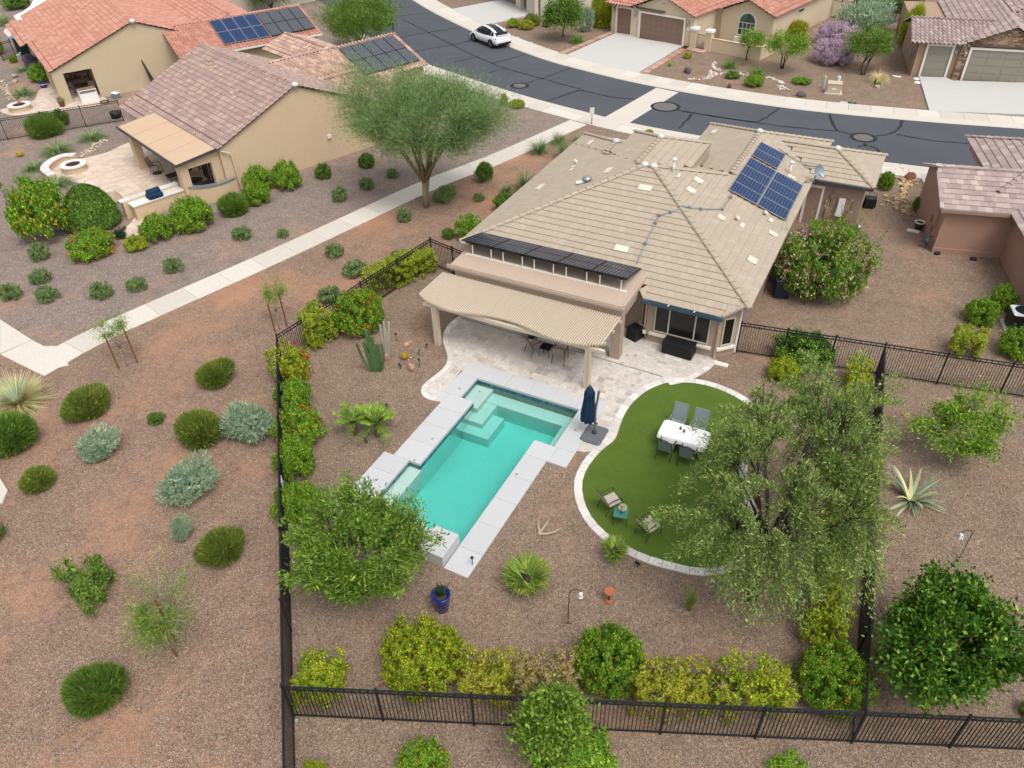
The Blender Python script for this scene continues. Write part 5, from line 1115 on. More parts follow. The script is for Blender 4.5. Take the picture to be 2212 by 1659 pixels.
shrub('leafy','lf_bright',(868,1590,972,1690),'small upright green shrub with orange flowers outside the bottom fence',None,'garden_bush','bush',[('fl_orange',20,.08)],hs=.6); shrub('ragged','lf_bright',(1640,1622,1732,1690),'small green shrub outside the bottom fence below the hedge',None,'garden_bush','bush',hs=.7); shrub('ragged','lf_lime',(662,1632,724,1690),'small yellowish shrub outside the lower left fence corner',None,'garden_bush','bush',[('fl_orange',10,.08)],hs=.7)
shrub('leafy','lf_bright',(1140,1570,1320,1700),'spreading yellow green base shrub in front of the bottom fence',hs=.6)
b=G(775,118); c,rx,hv=crown_from((695,-15,865,115),b,2.3)
tree('street_tree','fine leaved green tree at the roadside behind the black solar panels',b,(c.x-b.x,c.y-b.y,2.5,rx,rx,2.1),.6,12,340,120,.26,.03,'lf_fine',61,'bark_green',.09,.34,0,1.2,.6,.5,2,shell=.8)
b=G(1217,78); c,rx,hv=crown_from((1172,-10,1262,74),b,2.2)
tree('street_tree','round dark green tree by the driveway across the street',b,(c.x-b.x,c.y-b.y,2.2,rx,rx,1.9),.8,10,170,75,.22,.06,'lf_deep',67,'bark',.08,.28,.1,.9,.7,.3,1,shell=.8)
b=G(1612,129); c,rx,hv=crown_from((1598,66,1650,110),b,1.9)
tree('small_tree','small airy multi trunk tree at the courtyard wall corner',b,(c.x-b.x,c.y-b.y,1.9,rx*1.2,rx*1.2,.6*1.25),1.1,8,90,40,.16,.04,'lf_bright',71,'bark_dark',.05,.2,0,.7,.7,.3,2)
b=G(1689,148); c,rx,hv=crown_from((1655,75,1750,125),b,2.0)
tree('small_tree','light green spreading tree in the gravel across the street',b,(c.x-b.x,c.y-b.y,2.0,rx*1.2,rx*1.2,.8*1.25),1.0,9,140,50,.16,.04,'lf_bright',73,'bark_dark',.05,.22,0,.8,.7,.3,3)
b=G(1864,162); c,rx,hv=crown_from((1832,58,1924,135),b,2.0)
tree('small_tree','dense deep green tree beside the purple bushes',b,(c.x-b.x,c.y-b.y,2.0,rx*1.2,rx*1.2,1.15*1.25),.8,9,170,70,.17,.04,'lf_fine',79,'bark_dark',.06,.22,0,.8,.7,.4,2)
b=G(590,35); tree('background_tree','dark leafy tree behind the red roof solar wing',b,(0,0,2.2,3.0,2.5,1.8),.8,8,130,60,.24,.07,'lf_deep',83,'bark',.08,.3,0,1,.7,.3,1)
# ---- staked saplings
def sapling(base_uv,stakes,label,crown,seed,nt=46,sl='rusty stake holding a thin sapling'):
    b=G(*base_uv); tree('staked_sapling',label,b,crown,.9,6,nt,46,.11,.018,'lf_bright',seed,'twig',.02,.15,.05,.7,.7,.4,1,group='staked saplings in the common gravel',lump_a=.9,shell=.55)
    for (u0,v0),(u1,v1) in stakes:
        p=G(u1,v1); z=top_z(u0,v0,p.x,p.y); st=thing('tree_stake',sl,'stake',p,0,'rusty sapling stakes'); MB().tube([(0,0,0),(0,0,max(.9,z))],.032,8).build('pole','rust',st); MB().tube([(0,0,max(.9,z)*.62),((b.x-p.x)*.9,(b.y-p.y)*.9,max(.9,z)*.60)],.008,5).build('tie','black_metal',st)
pmat('rust',(.22,.095,.035),.9,.3,8,40,.2,.4)
sapling((277,792),[((223,722),(257,797)),((262,707),(297,783))],'thin staked sapling beside the concrete path bend',(-.5,.2,1.7,1.0,1.0,.6),201,46,'rusty stake of the sapling at the concrete path bend')
sapling((605,714),[((570,658),(594,716)),((600,632),(620,705))],'thin staked sapling by the corner of the black fence',(-.3,.4,1.6,.7,.7,.6),203,46,'rusty stake of the sapling by the black fence corner')
sapling((380,1412),[((347,1288),(380,1383)),((338,1347),(382,1418))],'leafy drooping sapling with two stakes in the reddish gravel',(-.4,.1,1.15,1.25,1.2,.75),205,110,'rusty stake inside the drooping sapling in the reddish gravel')
# ---- desert shrubs of the common ground
CG='round desert shrubs of the common gravel'
for bx,l,m in [((-20,882,96,978),'very large round green desert shrub at the spiky straw rosette','lf_fine'),((159,834,249,901),'dark olive round desert shrub between the path and the silver shrubs','lf_olive'),((436,777,508,839),'round olive desert shrub nearest the fence corner','lf_olive'),((398,882,493,966),'round olive desert shrub beside the silver shrub at the fence','lf_olive'),((451,1141,537,1219),'round yellowish olive shrub beside the wispy dry shrub','lf_olive'),((172,1417,288,1532),'large round green desert shrub below the drooping sapling','lf_fine'),((60,1004,131,1058),'small yellowish olive desert shrub near the concrete pad','lf_olive')]:
    shrub('fine',m,bx,l,CG,'desert_shrub',hs=1.02)
for bx,l in [((176,929,267,998),'silver green shrub between two round olive shrubs'),((368,994,473,1079),'pale silver shrub in the middle of the reddish gravel'),((498,866,598,955),'silver green shrub against the outside of the left fence')]: shrub('sage','lf_sage',bx,l,'silvery desert shrubs','silver_shrub')
shrub('airy','lf_sage',(377,1114,421,1171),'wispy dry pale shrub beside a round olive shrub',None,'dry_shrub')
shrub('ragged','lf_fine',(163,1193,272,1297),'irregular blue green shrub in the reddish gravel',None,'desert_shrub'); shrub('ragged','lf_fine',(-40,1094,27,1178),'blue green shrub at the edge of the grey gravel patch',None,'desert_shrub'); shrub('small','lf_deep',(322,888,358,917),'tiny dark seedling shrub between the round shrubs',None,'seedling_shrub')
SG='small grey green shrubs along the path'
for bx in [(8,610,52,649),(74,577,115,614),(84,612,131,653),(201,607,249,646),(281,596,322,631),(357,554,401,589),(71,523,114,563),(505,488,547,520),(600,493,627,514),(719,404,753,437),(777,382,809,412)]: shrub('small','lf_greygreen',bx,'small round grey green shrub in the gravel between the path and the sand house',SG,'small_shrub',stems=False)
for bx in [(707,525,747,558),(744,562,796,600),(859,449,891,481),(1024,417,1049,436),(690,618,742,655),(664,652,690,676),(843,543,876,566)]: shrub('small','lf_greygreen',bx,'small round shrub in the gravel between the path and the pool fence',SG,'small_shrub',stems=False)
shrub('small','lf_deep',(683,352,719,389),'dark rounded shrub at the foot of the sand gable wall',None,'small_shrub'); shrub('airy','lf_greygreen',(938,404,984,438),'loose grey green shrub right of the feathery tree trunk',None,'small_shrub'); shrub('leafy','lf_deep',(1028,352,1068,396),'dark green shrub behind the feathery tree by the path',None,'small_shrub'); shrub('leafy','lf_deep',(775,330,812,364),'dark green shrub under the feathery tree at the sand wall',None,'small_shrub'); shrub('small','lf_greygreen',(835,365,862,385),'small shrub under the crown of the feathery tree',None,'small_shrub')
# ---- round the sand coloured house
for k,m,bx,l,f in [('leafy','lf_bright',(56,383,170,528),'tall yellow green bush with yellow flowers beside the clipped cone',[('fl_yellow',70,.05)]),('leafy','lf_bright',(162,490,258,561),'bright green bush with orange flowers in front of the clipped cone',[('fl_orange',36,.07)]),('leafy','lf_lime',(277,506,323,544),'small yellow green clipped bush at the paver edge',None),('leafy','lf_bright',(314,460,381,526),'bright green bush below the outdoor kitchen',None),('leafy','lf_bright',(382,420,468,504),'large bright green bush before the outdoor kitchen counter',None),('fine','lf_fine',(481,416,543,468),'soft rounded green bush at the curved low wall',None),('leafy','lf_bright',(531,358,594,418),'bright green bush against the sand gable wall, behind another',None),('leafy','lf_bright',(534,388,588,446),'bright yellow green bush in front of another at the gable wall',None),('leafy','lf_bright',(597,349,656,413),'bright green bush standing alone at the sand gable wall',None),('ragged','lf_darkagave',(245,494,278,518),'small very dark leafy plant at the paver edge',None)]: shrub(k,m,bx,l,None,'garden_bush','bush',f)
shrub('cone','lf_deep',(157,386,267,500),'tall clipped dark green cone shaped topiary at the pavers',None,'topiary_cone','topiary',seed=1)
for bx,l in [((94,296,162,336),'green grass clump with dry stalks behind the fire pit'),((173,272,231,307),'green grass clump by the dry rock bed'),((52,340,106,371),'grassy clump with red stalks left of the fire pit seat'),((33,366,68,394),'grey green spiky clump at the end of the seat wall'),((90,375,164,409),'wide green grass clump behind the yellow flowered bush'),((29,174,77,211),'green grass clump beside the neighbour rock bed'),((35,137,63,157),'small grass clump behind the neighbour patio'),((-4,20,31,56),'grey green grass clump in the far corner yard')]: grass('lf_greygreen',bx,l,'grass clumps of the neighbour yards')
shrub('feather','lf_fine',(69,244,139,298),'soft feathery green bush at the neighbour fence',None,'garden_bush','bush'); shrub('leafy','lf_deep',(119,236,153,274),'dark bush behind the neighbour fence',None,'garden_bush','bush'); shrub('leafy','lf_violet',(60,119,90,149),'small violet blue bush beside the red tile house',None,'garden_bush','bush'); shrub('dense','lf_bright',(71,133,125,178),'round clipped green bush at the red tile house column',None,'garden_bush','bush'); shrub('leafy','lf_bright',(23,118,39,137),'tiny bright plant in the far yard',None,'small_shrub')
for k,(u,v) in enumerate([(3,402),(12,410),(18,422),(25,430),(33,443),(48,462)]): shrub('small','lf_sage' if k%3 else 'lf_greygreen',(u-6,v-9,u+7,v+6),'tiny bedding plant in the row at the gravel edge','row of bedding plants','bedding_plant','plant',[('fl_magenta',10,.2)] if k in(2,5) else None,stems=False)
shrub('leafy','lf_deep',(15,-15,70,22),'dark leafy shrub at the far corner of the yards',None,'garden_bush','bush'); shrub('leafy','lf_lime',(-15,50,14,120),'yellow green bush in the far corner yard',None,'garden_bush','bush')
# ---- yard hedges and bushes
fbd_=(Vector((16.1,-9.09,0))-FA).normalized()
A,B=G(778,640),G(936,585); hedge(A+Vector((.2,.3,0)),B+Vector((-.1,.2,0)),1.15,1.25,'lf_lime','long clipped yellow green hedge inside the diagonal fence by the pergola',seed=3)
shrub('dense','lf_bright',(728,622,837,727),'round clipped green bush with orange flowers by the cactus',None,'garden_bush','bush',[('fl_orange',60,.06)],seed=1); c,r,h=spot((655,655,731,756)); d_=(FC-FB).normalized(); hedge(c-d_*.62,c+d_*.62,.95,h*.95,'lf_lime','square clipped yellow green hedge block at the diagonal fence',seed=5)
for bx,k,m,l,f in [((598,754,688,834),'ragged','lf_lime','loose yellow green bush with red orange flowers at the fence corner',[('fl_red',36,.07)]),((602,815,684,893),'leafy','lf_bright','leafy bright green bush by the left fence below the fence corner',[('fl_orange',8,.06)]),((606,874,709,966),'leafy','lf_bright','bright green bush dotted with orange flowers by the left fence',[('fl_orange',46,.07)]),((605,946,690,1045),'leafy','lf_bright','tall bright green bush below the orange dotted one at the left fence',None),((606,1035,705,1130),'leafy','lf_bright','bright green bush behind the small tree at the left fence',None)]: shrub(k,m,bx,l,None,'garden_bush','bush',f)
c,r,h=spot((640,1411,779,1520)); hedge(c-fbd_*.62,c+fbd_*.62,1.3,h*.95,'lf_lime','rounded yellow green clipped bush in the fence corner',seed=9,name='garden_bush'); shrub('dense','lf_lime',(838,1349,1013,1500),'large yellow green clipped bush with orange flowers at the bottom fence',None,'garden_bush','bush',[('fl_orange',26,.04)],seed=0); shrub('dense','lf_bright',(1236,1358,1383,1505),'round bright green clipped bush with orange flowers at the bottom fence',None,'garden_bush','bush',[('fl_orange',26,.04)],seed=2); shrub('dense','lf_bright',(1698,1384,1851,1532),'bright green clipped bush with orange flowers in the right fence corner',None,'garden_bush','bush',[('fl_orange',22,.05)],seed=1)
fbd=(Vector((16.1,-9.09,0))-FA).normalized(); fbn=Vector((-fbd.y,fbd.x,0)); bot=lambda u:FA+fbd*((G(u,1560)-FA).dot(fbd))
def bh(u0,u1,ht,mat,label,seed,gaps=0.,twigs=False,wd=1.35,dens=900): 
    a,b=bot(u0),bot(u1); hedge(a+fbn*1.0,b+fbn*1.0,wd,ht,mat,label,seed=seed,gaps=gaps,twigs=twigs,dens=dens,rough=.11,dry=True)
bh(995,1105,1.15,'lf_gold','sparse golden yellow hedge section at the bottom fence',11,.35,True,1.3,800); bh(1105,1240,1.15,'lf_dry','bare brown twiggy hedge section at the bottom fence',12,.55,True,1.3,720); bh(1375,1530,1.15,'lf_gold','yellow and green hedge section right of the round green bush',13,.2,True); bh(1530,1705,1.2,'lf_lime','yellow green hedge section with a brown bare top at the bottom fence',14,.2,True)
FR1,FR2=G(1914.7,741,1.6),G(1861.3,1534.3,1.6); FR1.z=FR2.z=0
rd=(FR2-FR1).normalized(); rn_=Vector((rd.y,-rd.x,0)); rn_=rn_ if rn_.x<0 else -rn_
hedge(FR1+rd*.5+rn_*.75,FR1+rd*4.2+rn_*.75,.85,1.15,'lf_lime','clipped yellow green hedge inside the top of the right fence',seed=21); hedge(FR1+rd*4.2+rn_*.8,FR1+rd*5.6+rn_*.8,.9,1.1,'lf_bright','green hedge section with orange flowers along the right fence',seed=22,fl=('fl_orange',26,.07)); hedge(FR1+rd*5.7+rn_*.8,FR1+rd*8.4+rn_*.8,.9,1.0,'lf_gold','golden hedge section along the right fence under the grey green tree',seed=23,gaps=.2); hedge(FR1+rd*8.5+rn_*.85,FR2-rd*2.2+rn_*.85,1.0,1.15,'lf_lime','long clipped hedge along the lower right fence beside the corner bush',seed=24,dens=800)
shrub('leafy','lf_deep',(1668,718,1792,800),'dark green rounded bush inside the rear fence behind the grey green tree',None,'garden_bush','bush'); shrub('leafy','lf_lime',(1650,770,1720,830),'yellow green bush below the dark bush behind the grey green tree',None,'garden_bush','bush')
shrub('flowery','lf_laurel',(1660,476,1852,652),'large bush covered in pale pink flowers at the right side of the tan house',None,'oleander_bush','bush',[('fl_pink',300,.04),('fl_white',90,.035)],seed=0); shrub('flowery','lf_bright',(982,467,1055,522),'green bush with white flowers at the left side of the tan house',None,'oleander_bush','bush',[('fl_white',70,.05)],seed=1); shrub('leafy','lf_deep',(955,493,983,518),'small dark bush beside the white flowered one at the fence corner',None,'garden_bush','bush'); shrub('leafy','lf_deep',(1067,416,1120,464),'dark green bush by the tan house left eave',None,'garden_bush','bush')
for bx in [(1110,368,1165,418),(1080,396,1110,419),(1140,300,1188,336),(1188,285,1225,315),(1198,301,1243,346),(1236,289,1267,309)]: grass('lf_greygreen',bx,'spiky green grass clump between the path and the tan house left eave','spiky grass clumps beside the tan house',n=380,w=.035,droop=.7,up=1.1)
# right of the rear fence
for bx,l in [((2076,642,2143,705),'bright green shrub left of the air conditioner'),((2129,611,2183,674),'bright green shrub at the rose stucco wall'),((2146,701,2222,776),'bright green shrub in front of the air conditioner')]: shrub('leafy','lf_bright',bx,l,None,'garden_bush','bush')
c,r,h=spot((2043,702,2108,772)); hedge(c-Vector((r*.9,0,0)),c+Vector((r*.9,0,0)),r*1.8,h,'lf_lime','clipped bright green rounded topiary in the right side yard',seed=31,name='topiary_bush',leaf=(.05,.03),dens=1500,rough=.03)
shrub('dense','lf_fine',(1969,419,2011,460),'round clipped green ball bush at the rose stucco wall',None,'garden_bush','bush'); shrub('dense','lf_bright',(1893,369,1925,412),'bright green bush at the corner of the tan house wing',None,'garden_bush','bush'); shrub('leafy','lf_lime',(2195,1500,2240,1552),'yellow green bush behind the bottom fence beside the citrus tree',None,'garden_bush','bush')
# across the street
for bx,k,m,l in [((1100,214,1135,235),'dense','lf_lime','low round clipped bush at the near kerb'),((1080,202,1097,233),'dense','lf_lime','taller round clipped bush behind the feathery tree at the near kerb'),((1132,29,1168,57),'dense','lf_olive','round olive bush by the white garage house'),((1118,44,1154,65),'leafy','lf_gold','yellow brown low bush by the white garage house'),((1094,40,1123,61),'leafy','lf_lime','low yellow green bush nearest the driveway of the white garage house'),((1171,39,1192,59),'leafy','lf_olive','dark bush left of the round street tree'),((1252,16,1279,70),'sage','lf_sage','grey green bush right of the round street tree'),((1279,-12,1321,62),'feather','lf_lime','tall yellow flowered bush at the cream house corner'),((1475,113,1494,127),'leafy','lf_lime','small yellow green plant by the brick walk'),((1566,153,1597,171),'leafy','lf_fine','low green mound beside the pale rock bed'),((1606,162,1648,190),'leafy','lf_bright','low bright green mound at the pale rock bed'),((1668,43,1741,84),'feather','lf_gold','yellow flowered bush behind the spreading tree'),((1935,20,1986,106),'feather','lf_lime','yellow green feathery bush left of the stone garage'),((1709,166,1750,184),'leafy','lf_bright','flat green plant near the dark boulder'),((1815,3,1908,68),'sage','lf_sage','large grey green bush at the far iron fence')]: shrub(k,m,bx,l,None,'front_yard_bush','bush',[('fl_yellow',40,.06)] if 'yellow flowered' in l else None)
shrub('flowery','lf_purple',(1760,45,1841,100),'purple flowering bush, the farther of two',None,'purple_bush','bush'); shrub('flowery','lf_purple',(1750,82,1835,143),'purple flowering bush, the nearer of two',None,'purple_bush','bush',seed=2)
for bx,l in [((1228,66,1266,95),'pale green grass clump by the round street tree'),((1559,121,1593,149),'blue green grass clump above the pale rock bed'),((1615,135,1653,168),'blue green grass clump between two parts of the rock bed'),((1874,145,1916,182),'dry straw coloured grass clump behind the small cactus')]: grass('lf_straw' if 'dry' in l else 'lf_fine',bx,l)
shrub('leafy','lf_lime',(1390,280,1412,292),'small yellow flowered plant behind the tan roof',None,'front_yard_bush','bush',[('fl_yellow',20,.1)])
for k,(u,v) in enumerate([(1900,20),(1950,8),(1870,-5)]): shrub('leafy','lf_deep',(u-30,v-25,u+30,v+20),'dark green shrub beyond the far iron fence','shrubs beyond the far iron fence','garden_bush','bush')
# ---- spiky and special plants
t=grass('lf_sage',(-4,800,100,888),'spiky rosette with a straw coloured skirt beside the path end',None,'desert_spoon','desert spoon',420,.022,.15,.9,1.0,1.0,'lf_straw')
t=grass('lf_agave',(1900,1003,2013,1103),'large cream striped blue green agave by the right fence',None,'agave','agave',44,.16,.35,.75,1.15,1.0)
grass('lf_palm',(1458,1248,1512,1332),'yellowish grass tuft between the bird bath and the tree trunk',None,'grass_tuft','ornamental grass',130,.03,.5,1.9,1.0,1.0)
def palm(box,label,nf,fan,seed,name='fan_palm',mat='lf_palm',trunkh=.2,sub=1,hs=1.):
    rng=np.random.default_rng(seed); c,r,h=spot(box); t=thing(name,label,'palm',c); CP=[];DP=[];st=MB()
    for s in range(sub):
        o=np.array([0,0,0]) if sub==1 else np.array([(s-.5)*r*.9,(s-.5)*r*.3,0]); th=trunkh*h if sub==1 else .62; st.tube([tuple(o),tuple(o+[0,0,th+.05])],[.10,.08],8); rr=r*(1 if sub==1 else .80)
        for k in range(nf):
            a=6.283*k/nf*2.4+rng.uniform(-.3,.3); e=rng.uniform(.1,.9)+(1.6 if sub==1 else 2.4)*rng.uniform(0,1)**2; d=np.array([math.cos(a),math.sin(a),e]); d/=np.linalg.norm(d); L=rr*(rng.uniform(.28,.48) if fan else rng.uniform(.62,.80)); p=o+[0,0,th]+d*L; st.tube([tuple(o+[0,0,th]),tuple(p)],[.015,.008],4)
            sd_=np.cross(d,[0,0,1]); sd_/=np.linalg.norm(sd_)
            if fan:
                for q in np.linspace(-1.25,1.25,22): CP.append(p); DP.append(d*math.cos(q)+sd_*math.sin(q)+rng.normal(0,.04,3))
            else:
                for q in np.linspace(.2,1.75,24):
                    for sg in(-1,1): CP.append(o+[0,0,th]+d*L*q-np.array([0,0,.27*rr*q*q*max(.3,1-e*.3)])); DP.append(sd_*sg+d*.9+np.array([0,0,.12]))
    V,Q=blades(np.array(CP),np.array(DP),rr*(.60 if fan else .30),.050 if fan else .020,rng,2,.25); V[:,2]=np.maximum(V[:,2],.02); ob('fronds',mesh_np('fronds',V,Q,mat),t); ob('trunk',mesh('trunk',st.V,st.F,'bark'),t); return t
palm((1072,1210,1205,1300),'low green fan palm between the blue pot and the bird feeder',30,True,5)
palm((1284,1150,1360,1222),'small yellowing fan palm at the lawn edging',22,True,6,trunkh=.25); palm((744,864,850,962),'pair of feathery green dwarf palms left of the pool',24,False,7,'dwarf_palm','lf_bright',.45,2)
# columnar cactus
pmat('cactus',(.085,.150,.055),.7,.2,8,40,.1,.3); pmat('cactus_dry',(.42,.39,.33),.85,.15,8); c=G(812,803)
ca=thing('column_cactus','tall clump of green columnar cactus stems beside the patio rocks','cactus',c)
def stem(p,hgt,lean,rad,mat,nm='stem',bend=0.):
    a,b,k=Vector((p[0],p[1],0)),Vector((p[0]+lean[0],p[1]+lean[1],hgt)),7; pts=[]
    for i in range(k+1): s=i/k; pts.append(a.lerp(b,s)+Vector((bend*math.sin(s*3.1),0,0)))
    pts.append(pts[-1]+Vector((0,0,rad*.5))); rs_=[rad*.75]+[rad]*(k-1)+[rad*.9,rad*.35]; seg=12; mb=MB(); mb.tube(pts,rs_,seg)
    mb.V=[tuple(Vector(v)+(Vector(v)-pts[min(i//seg,k+1)])*(-.22 if (i%seg)%2 else .0)) for i,v in enumerate(mb.V)]
    return mb.build(nm,mat,ca)
rc=_rt.copy(); rc.z=0; rc.normalize()
for dx,hh,lx in [(-.04,1.75,-.18),(-.16,1.25,-.32),(.02,1.25,-.08),(.10,1.05,.02),(.16,1.15,.08),(-.10,.75,-.16),(.07,1.5,-.05)]: stem((rc.x*dx,rc.y*dx+abs(dx)*.4),hh*1.22,(rc.x*lx*.55,rc.y*lx*.55),.08,'cactus')
stem((rc.x*-.2,rc.y*-.2),1.5,(rc.x*-.38,rc.y*-.38),.055,'cactus',bend=-.12); stem((rc.x*.2,rc.y*.2),1.45,(rc.x*.22,rc.y*.22),.06,'cactus',bend=.12)
for dx,hh,lx in [(.10,1.65,.05),(.2,1.8,.12),(.28,1.75,.25),(.24,1.45,.1),(.3,1.3,.12)]: stem((rc.x*dx-rc.y*.5,rc.y*dx+rc.x*.5+.35),hh*1.12,(rc.x*lx,rc.y*lx),.05,'cactus_dry','dry_stem')
# ------------------------------------------------------------------ fences: posts, rails, pickets
def fence(label,A,B,bays,ht=1.55,name='iron_fence',first=True,last=True,group=None,mat='black_metal',pick=.105,post=.06):
    A,B=Vector((A[0],A[1],0)),Vector((B[0],B[1],0)); d=B-A; L=d.length; a=math.atan2(d.y,d.x); t=thing(name,label,'fence',A,a,group); n=bays; w=L/n; pm_=BM.get(('fp',ht,post,mat)) or mesh('post',*(lambda b_:(b_.V,b_.F))(MB().box(-post/2,post/2,-post/2,post/2,-.05,ht+.04).box(-post/2-.01,post/2+.01,-post/2-.01,post/2+.01,ht+.041,ht+.065)),mat); BM[('fp',ht,post,mat)]=pm_
    for i in range(n+1):
        if (i==0 and not first) or (i==n and not last): continue
        ob('post',pm_,t,(i*w,0,0))
    q=w-post; rm=MB().box(0,q,-.02,.02,-.018,.018); rme=mesh('rail',rm.V,rm.F,mat); pk=MB(); k=int(q/pick); s=q/(k+1)
    for j in range(1,k+1): pk.box(j*s-.0095,j*s+.0095,-.0095,.0095,.10,ht-.16); 
    rg=MB()
    for j in range(1,k+1,2): rg.box(j*s-.009,j*s+.009,-.009,.009,ht-.143,ht-.035); rg.box(j*s+.01,j*s+.05,-.007,.007,ht-.095,ht-.08)
    pke=mesh('pickets',pk.V,pk.F,mat); rge=mesh('rings',rg.V,rg.F,mat)
    for i in range(n):
        x=i*w+post/2
        for z in (.10,ht-.15,ht-.02): ob('rail',rme,t,(x,0,z))
        tag(ob('pickets',pke,t,(x,0,0)),kind='stuff'); tag(ob('rail_ornament',rge,t,(x,0,0)),kind='stuff')
    return t
FE=FA+fbd*14.7; FE2=FA+fbd*24.5
fence('black iron fence along the bottom of the pool yard',FA,FE,6); fence('black iron fence continuing behind the citrus tree to the right',FE,FE2,4,first=False)
fence('black iron fence along the left side of the pool yard',FB,FA,6,last=False); fence('black iron fence running on from the lower left corner',FA,FA+_dn*7.2,3,first=False)
fence('black iron fence slanting along the common ground beside the long hedge',FB,FC,4,first=False); fence('short black iron fence from the slanted fence to the tan house',FC,(-3.75,6.55),2,first=False)
FH=Vector((9.2,6.45,0)); fence('black iron fence from the bay window corner to the right yard fence',FH,FR1,3,last=False); fence('black iron fence along the right side of the pool yard',FR1,FE,6,last=False)
FX=FR1+(FR1-FH).normalized()*11.5; fence('black iron fence continuing to the right past the shrubby tree',FR1,FX,5,first=False)
A_,B_=G(18,303),G(268,262); fence('black iron fence between the two tiled roof houses',A_,B_,3); d_=(A_-B_).normalized(); fence('black iron fence running left from the neighbour rock bed',A_,A_+d_*5,2,first=False)
A_=G(35,124); fence('dark fence post run at the far corner yard',A_,G(8,132),1)
sc=thing('shade_screen','dark green mesh screen hung on the far fence','screen',G(42,120)); d_=G(88,112)-G(42,120); sc.rotation_euler.z=math.atan2(d_.y,d_.x); L=d_.length; pmat('mesh_green',(.012,.055,.05),.9,.2,9); MB().box(0,L,-.02,.02,.05,1.5).build('mesh','mesh_green',sc); [MB().box(x-.03,x+.03,-.03,.03,0,1.6).build('post','black_metal',sc) for x in (-.04,L*.5,L+.04)]
A_,B_=L2W(h5,(14.5,18,0)),W2L(h6,(0,0,0)); A_=G(1787,37); B_=G(1860,48); fence('black iron gate fence behind the purple bushes across the street',A_,B_,3,1.7); fence('black iron fence behind the grey green bush across the street',G(1905,52),G(1985,42),3,1.7)
tag(MB().prism([(0,0),(.34,0),(.34,.01),(0,.01)],0,.3).build('yard_sign','fl_magenta',None,loc=(FB+(FC-FB).normalized()*.55+Vector((.08,-.08,.55)))),'small dark red notice hung on the slanted fence','sign').rotation_euler.z=math.atan2((FC-FB).y,(FC-FB).x)
o=tag(MB().box(0,.012,0,.34,0,.5).build('fence_notice','white_plastic',None,loc=FB.lerp(FA,.50)+Vector((.045,0,.75))),'small white notice on the left pool fence','sign'); o.rotation_euler.z=math.atan2(-(FA-FB).x,(FA-FB).y)
# ------------------------------------------------------------------ chairs and tables
pmat('sling_tan',(.50,.44,.38),.8,.06,5,80,.1,.2); pmat('sling_grey',(.24,.30,.29),.8,.06,5,80,.1,.2); pmat('frame_brown',(.055,.042,.034),.45,.1); pmat('sling_brown',(.36,.29,.24),.8,.06,5,80,.1,.2)
def chair(label,loc,rz,sling,frame,back=.55,group=None,hb=.88):
    """sling armchair; faces local -y"""
    t=thing('sling_chair',label,'chair',loc,rz,group)
    V=[(-.25,-.26,.44),(.25,-.26,.44),(.25,.22,.39),(-.25,.22,.39)]; s=MB(); s.add(V+[(x,y,z-.02) for x,y,z in V],[(0,1,2,3),(7,6,5,4),(0,4,5,1),(1,5,6,2),(2,6,7,3),(3,7,4,0)]); s.build('seat',sling,t)
    V=[(-.25,.23,.40),(.25,.23,.40),(.25,.42,hb),(-.25,.42,hb)]; s=MB(); s.add(V+[(x,y+.02,z) for x,y,z in V],[(0,1,2,3),(7,6,5,4),(0,4,5,1),(1,5,6,2),(2,6,7,3),(3,7,4,0)]); s.build('backrest',sling,t)
    for x in (-.27,.27):
        MB().tube([(x,-.30,0),(x,-.27,.44),(x,-.25,.60)],.016,7).build('leg',frame,t); MB().tube([(x,.36,0),(x,.20,.38),(x,.24,.42),(x,.43,hb+.01)],.016,7).build('leg',frame,t); MB().tube([(x,-.26,.60),(x,-.20,.64),(x,.10,.63),(x,.30,.58)],[.018,.022,.022,.016],7).build('armrest',frame,t)
    MB().tube([(-.27,.43,hb+.01),(.27,.43,hb+.01)],.016,7).build('top_rail',frame,t); MB().tube([(-.27,-.27,.43),(.27,-.27,.43)],.014,7).build('front_rail',frame,t); return t
def side_table(label,loc,rz,topm,frame,s=.24,h=.46):
    t=thing('side_table',label,'side table',loc,rz); MB().box(-s,s,-s,s,h-.02,h,0,.03).build('table_top',topm,t)
    for x in(-1,1):
        for y in(-1,1): MB().tube([(x*s*.86,y*s*.86,h-.02),(x*s*.96,y*s*.96,0)],.013,6).build('leg',frame,t)
    f=MB(); [f.tube([(a*s*.9,b*s*.9,h-.035),(c*s*.9,d*s*.9,h-.035)],.012,5) for a,b,c,d in((-1,-1,1,-1),(1,-1,1,1),(1,1,-1,1),(-1,1,-1,-1))]; f.build('apron',frame,t); return t
z165=lambda x,y:(1216.6+x*.23242,1032.3+y*.23242)
def face_rz(a,b,z):
    a,b=G(*a,z),G(*b,z); l=(b-a); f=Vector((-l.y,l.x)); f=f if f.dot(Vector((_rt.x,_rt.y))*1.0+Vector((_fw.x,_fw.y))*.8)>0 else -f; return math.atan2(f.x,-f.y)
pA=(G(*z165(280,285))+G(*z165(370,375))+G(*z165(505,285)))/3+Vector((.12,.22,0)); pB=(G(*z165(628,530))+G(*z165(750,610))+G(*z165(860,505)))/3+Vector((.1,.2,0))
ez=Vector((0,0,.03))
chair('tan sling armchair on the lawn nearer the dining table',pA+ez,face_rz(z165(290,130),z165(385,250),.8),'sling_tan','frame_brown'); chair('tan sling armchair on the lawn nearer the small fan palm',pB+ez,face_rz(z165(650,375),z165(770,490),.8),'sling_tan','frame_brown')
p=(G(*z165(457,428))+G(*z165(603,410)))/2+Vector((-.02,.05,.03)); side_table('small green glass side table between the lawn armchairs',p,R(15),'glass_table','black_metal')
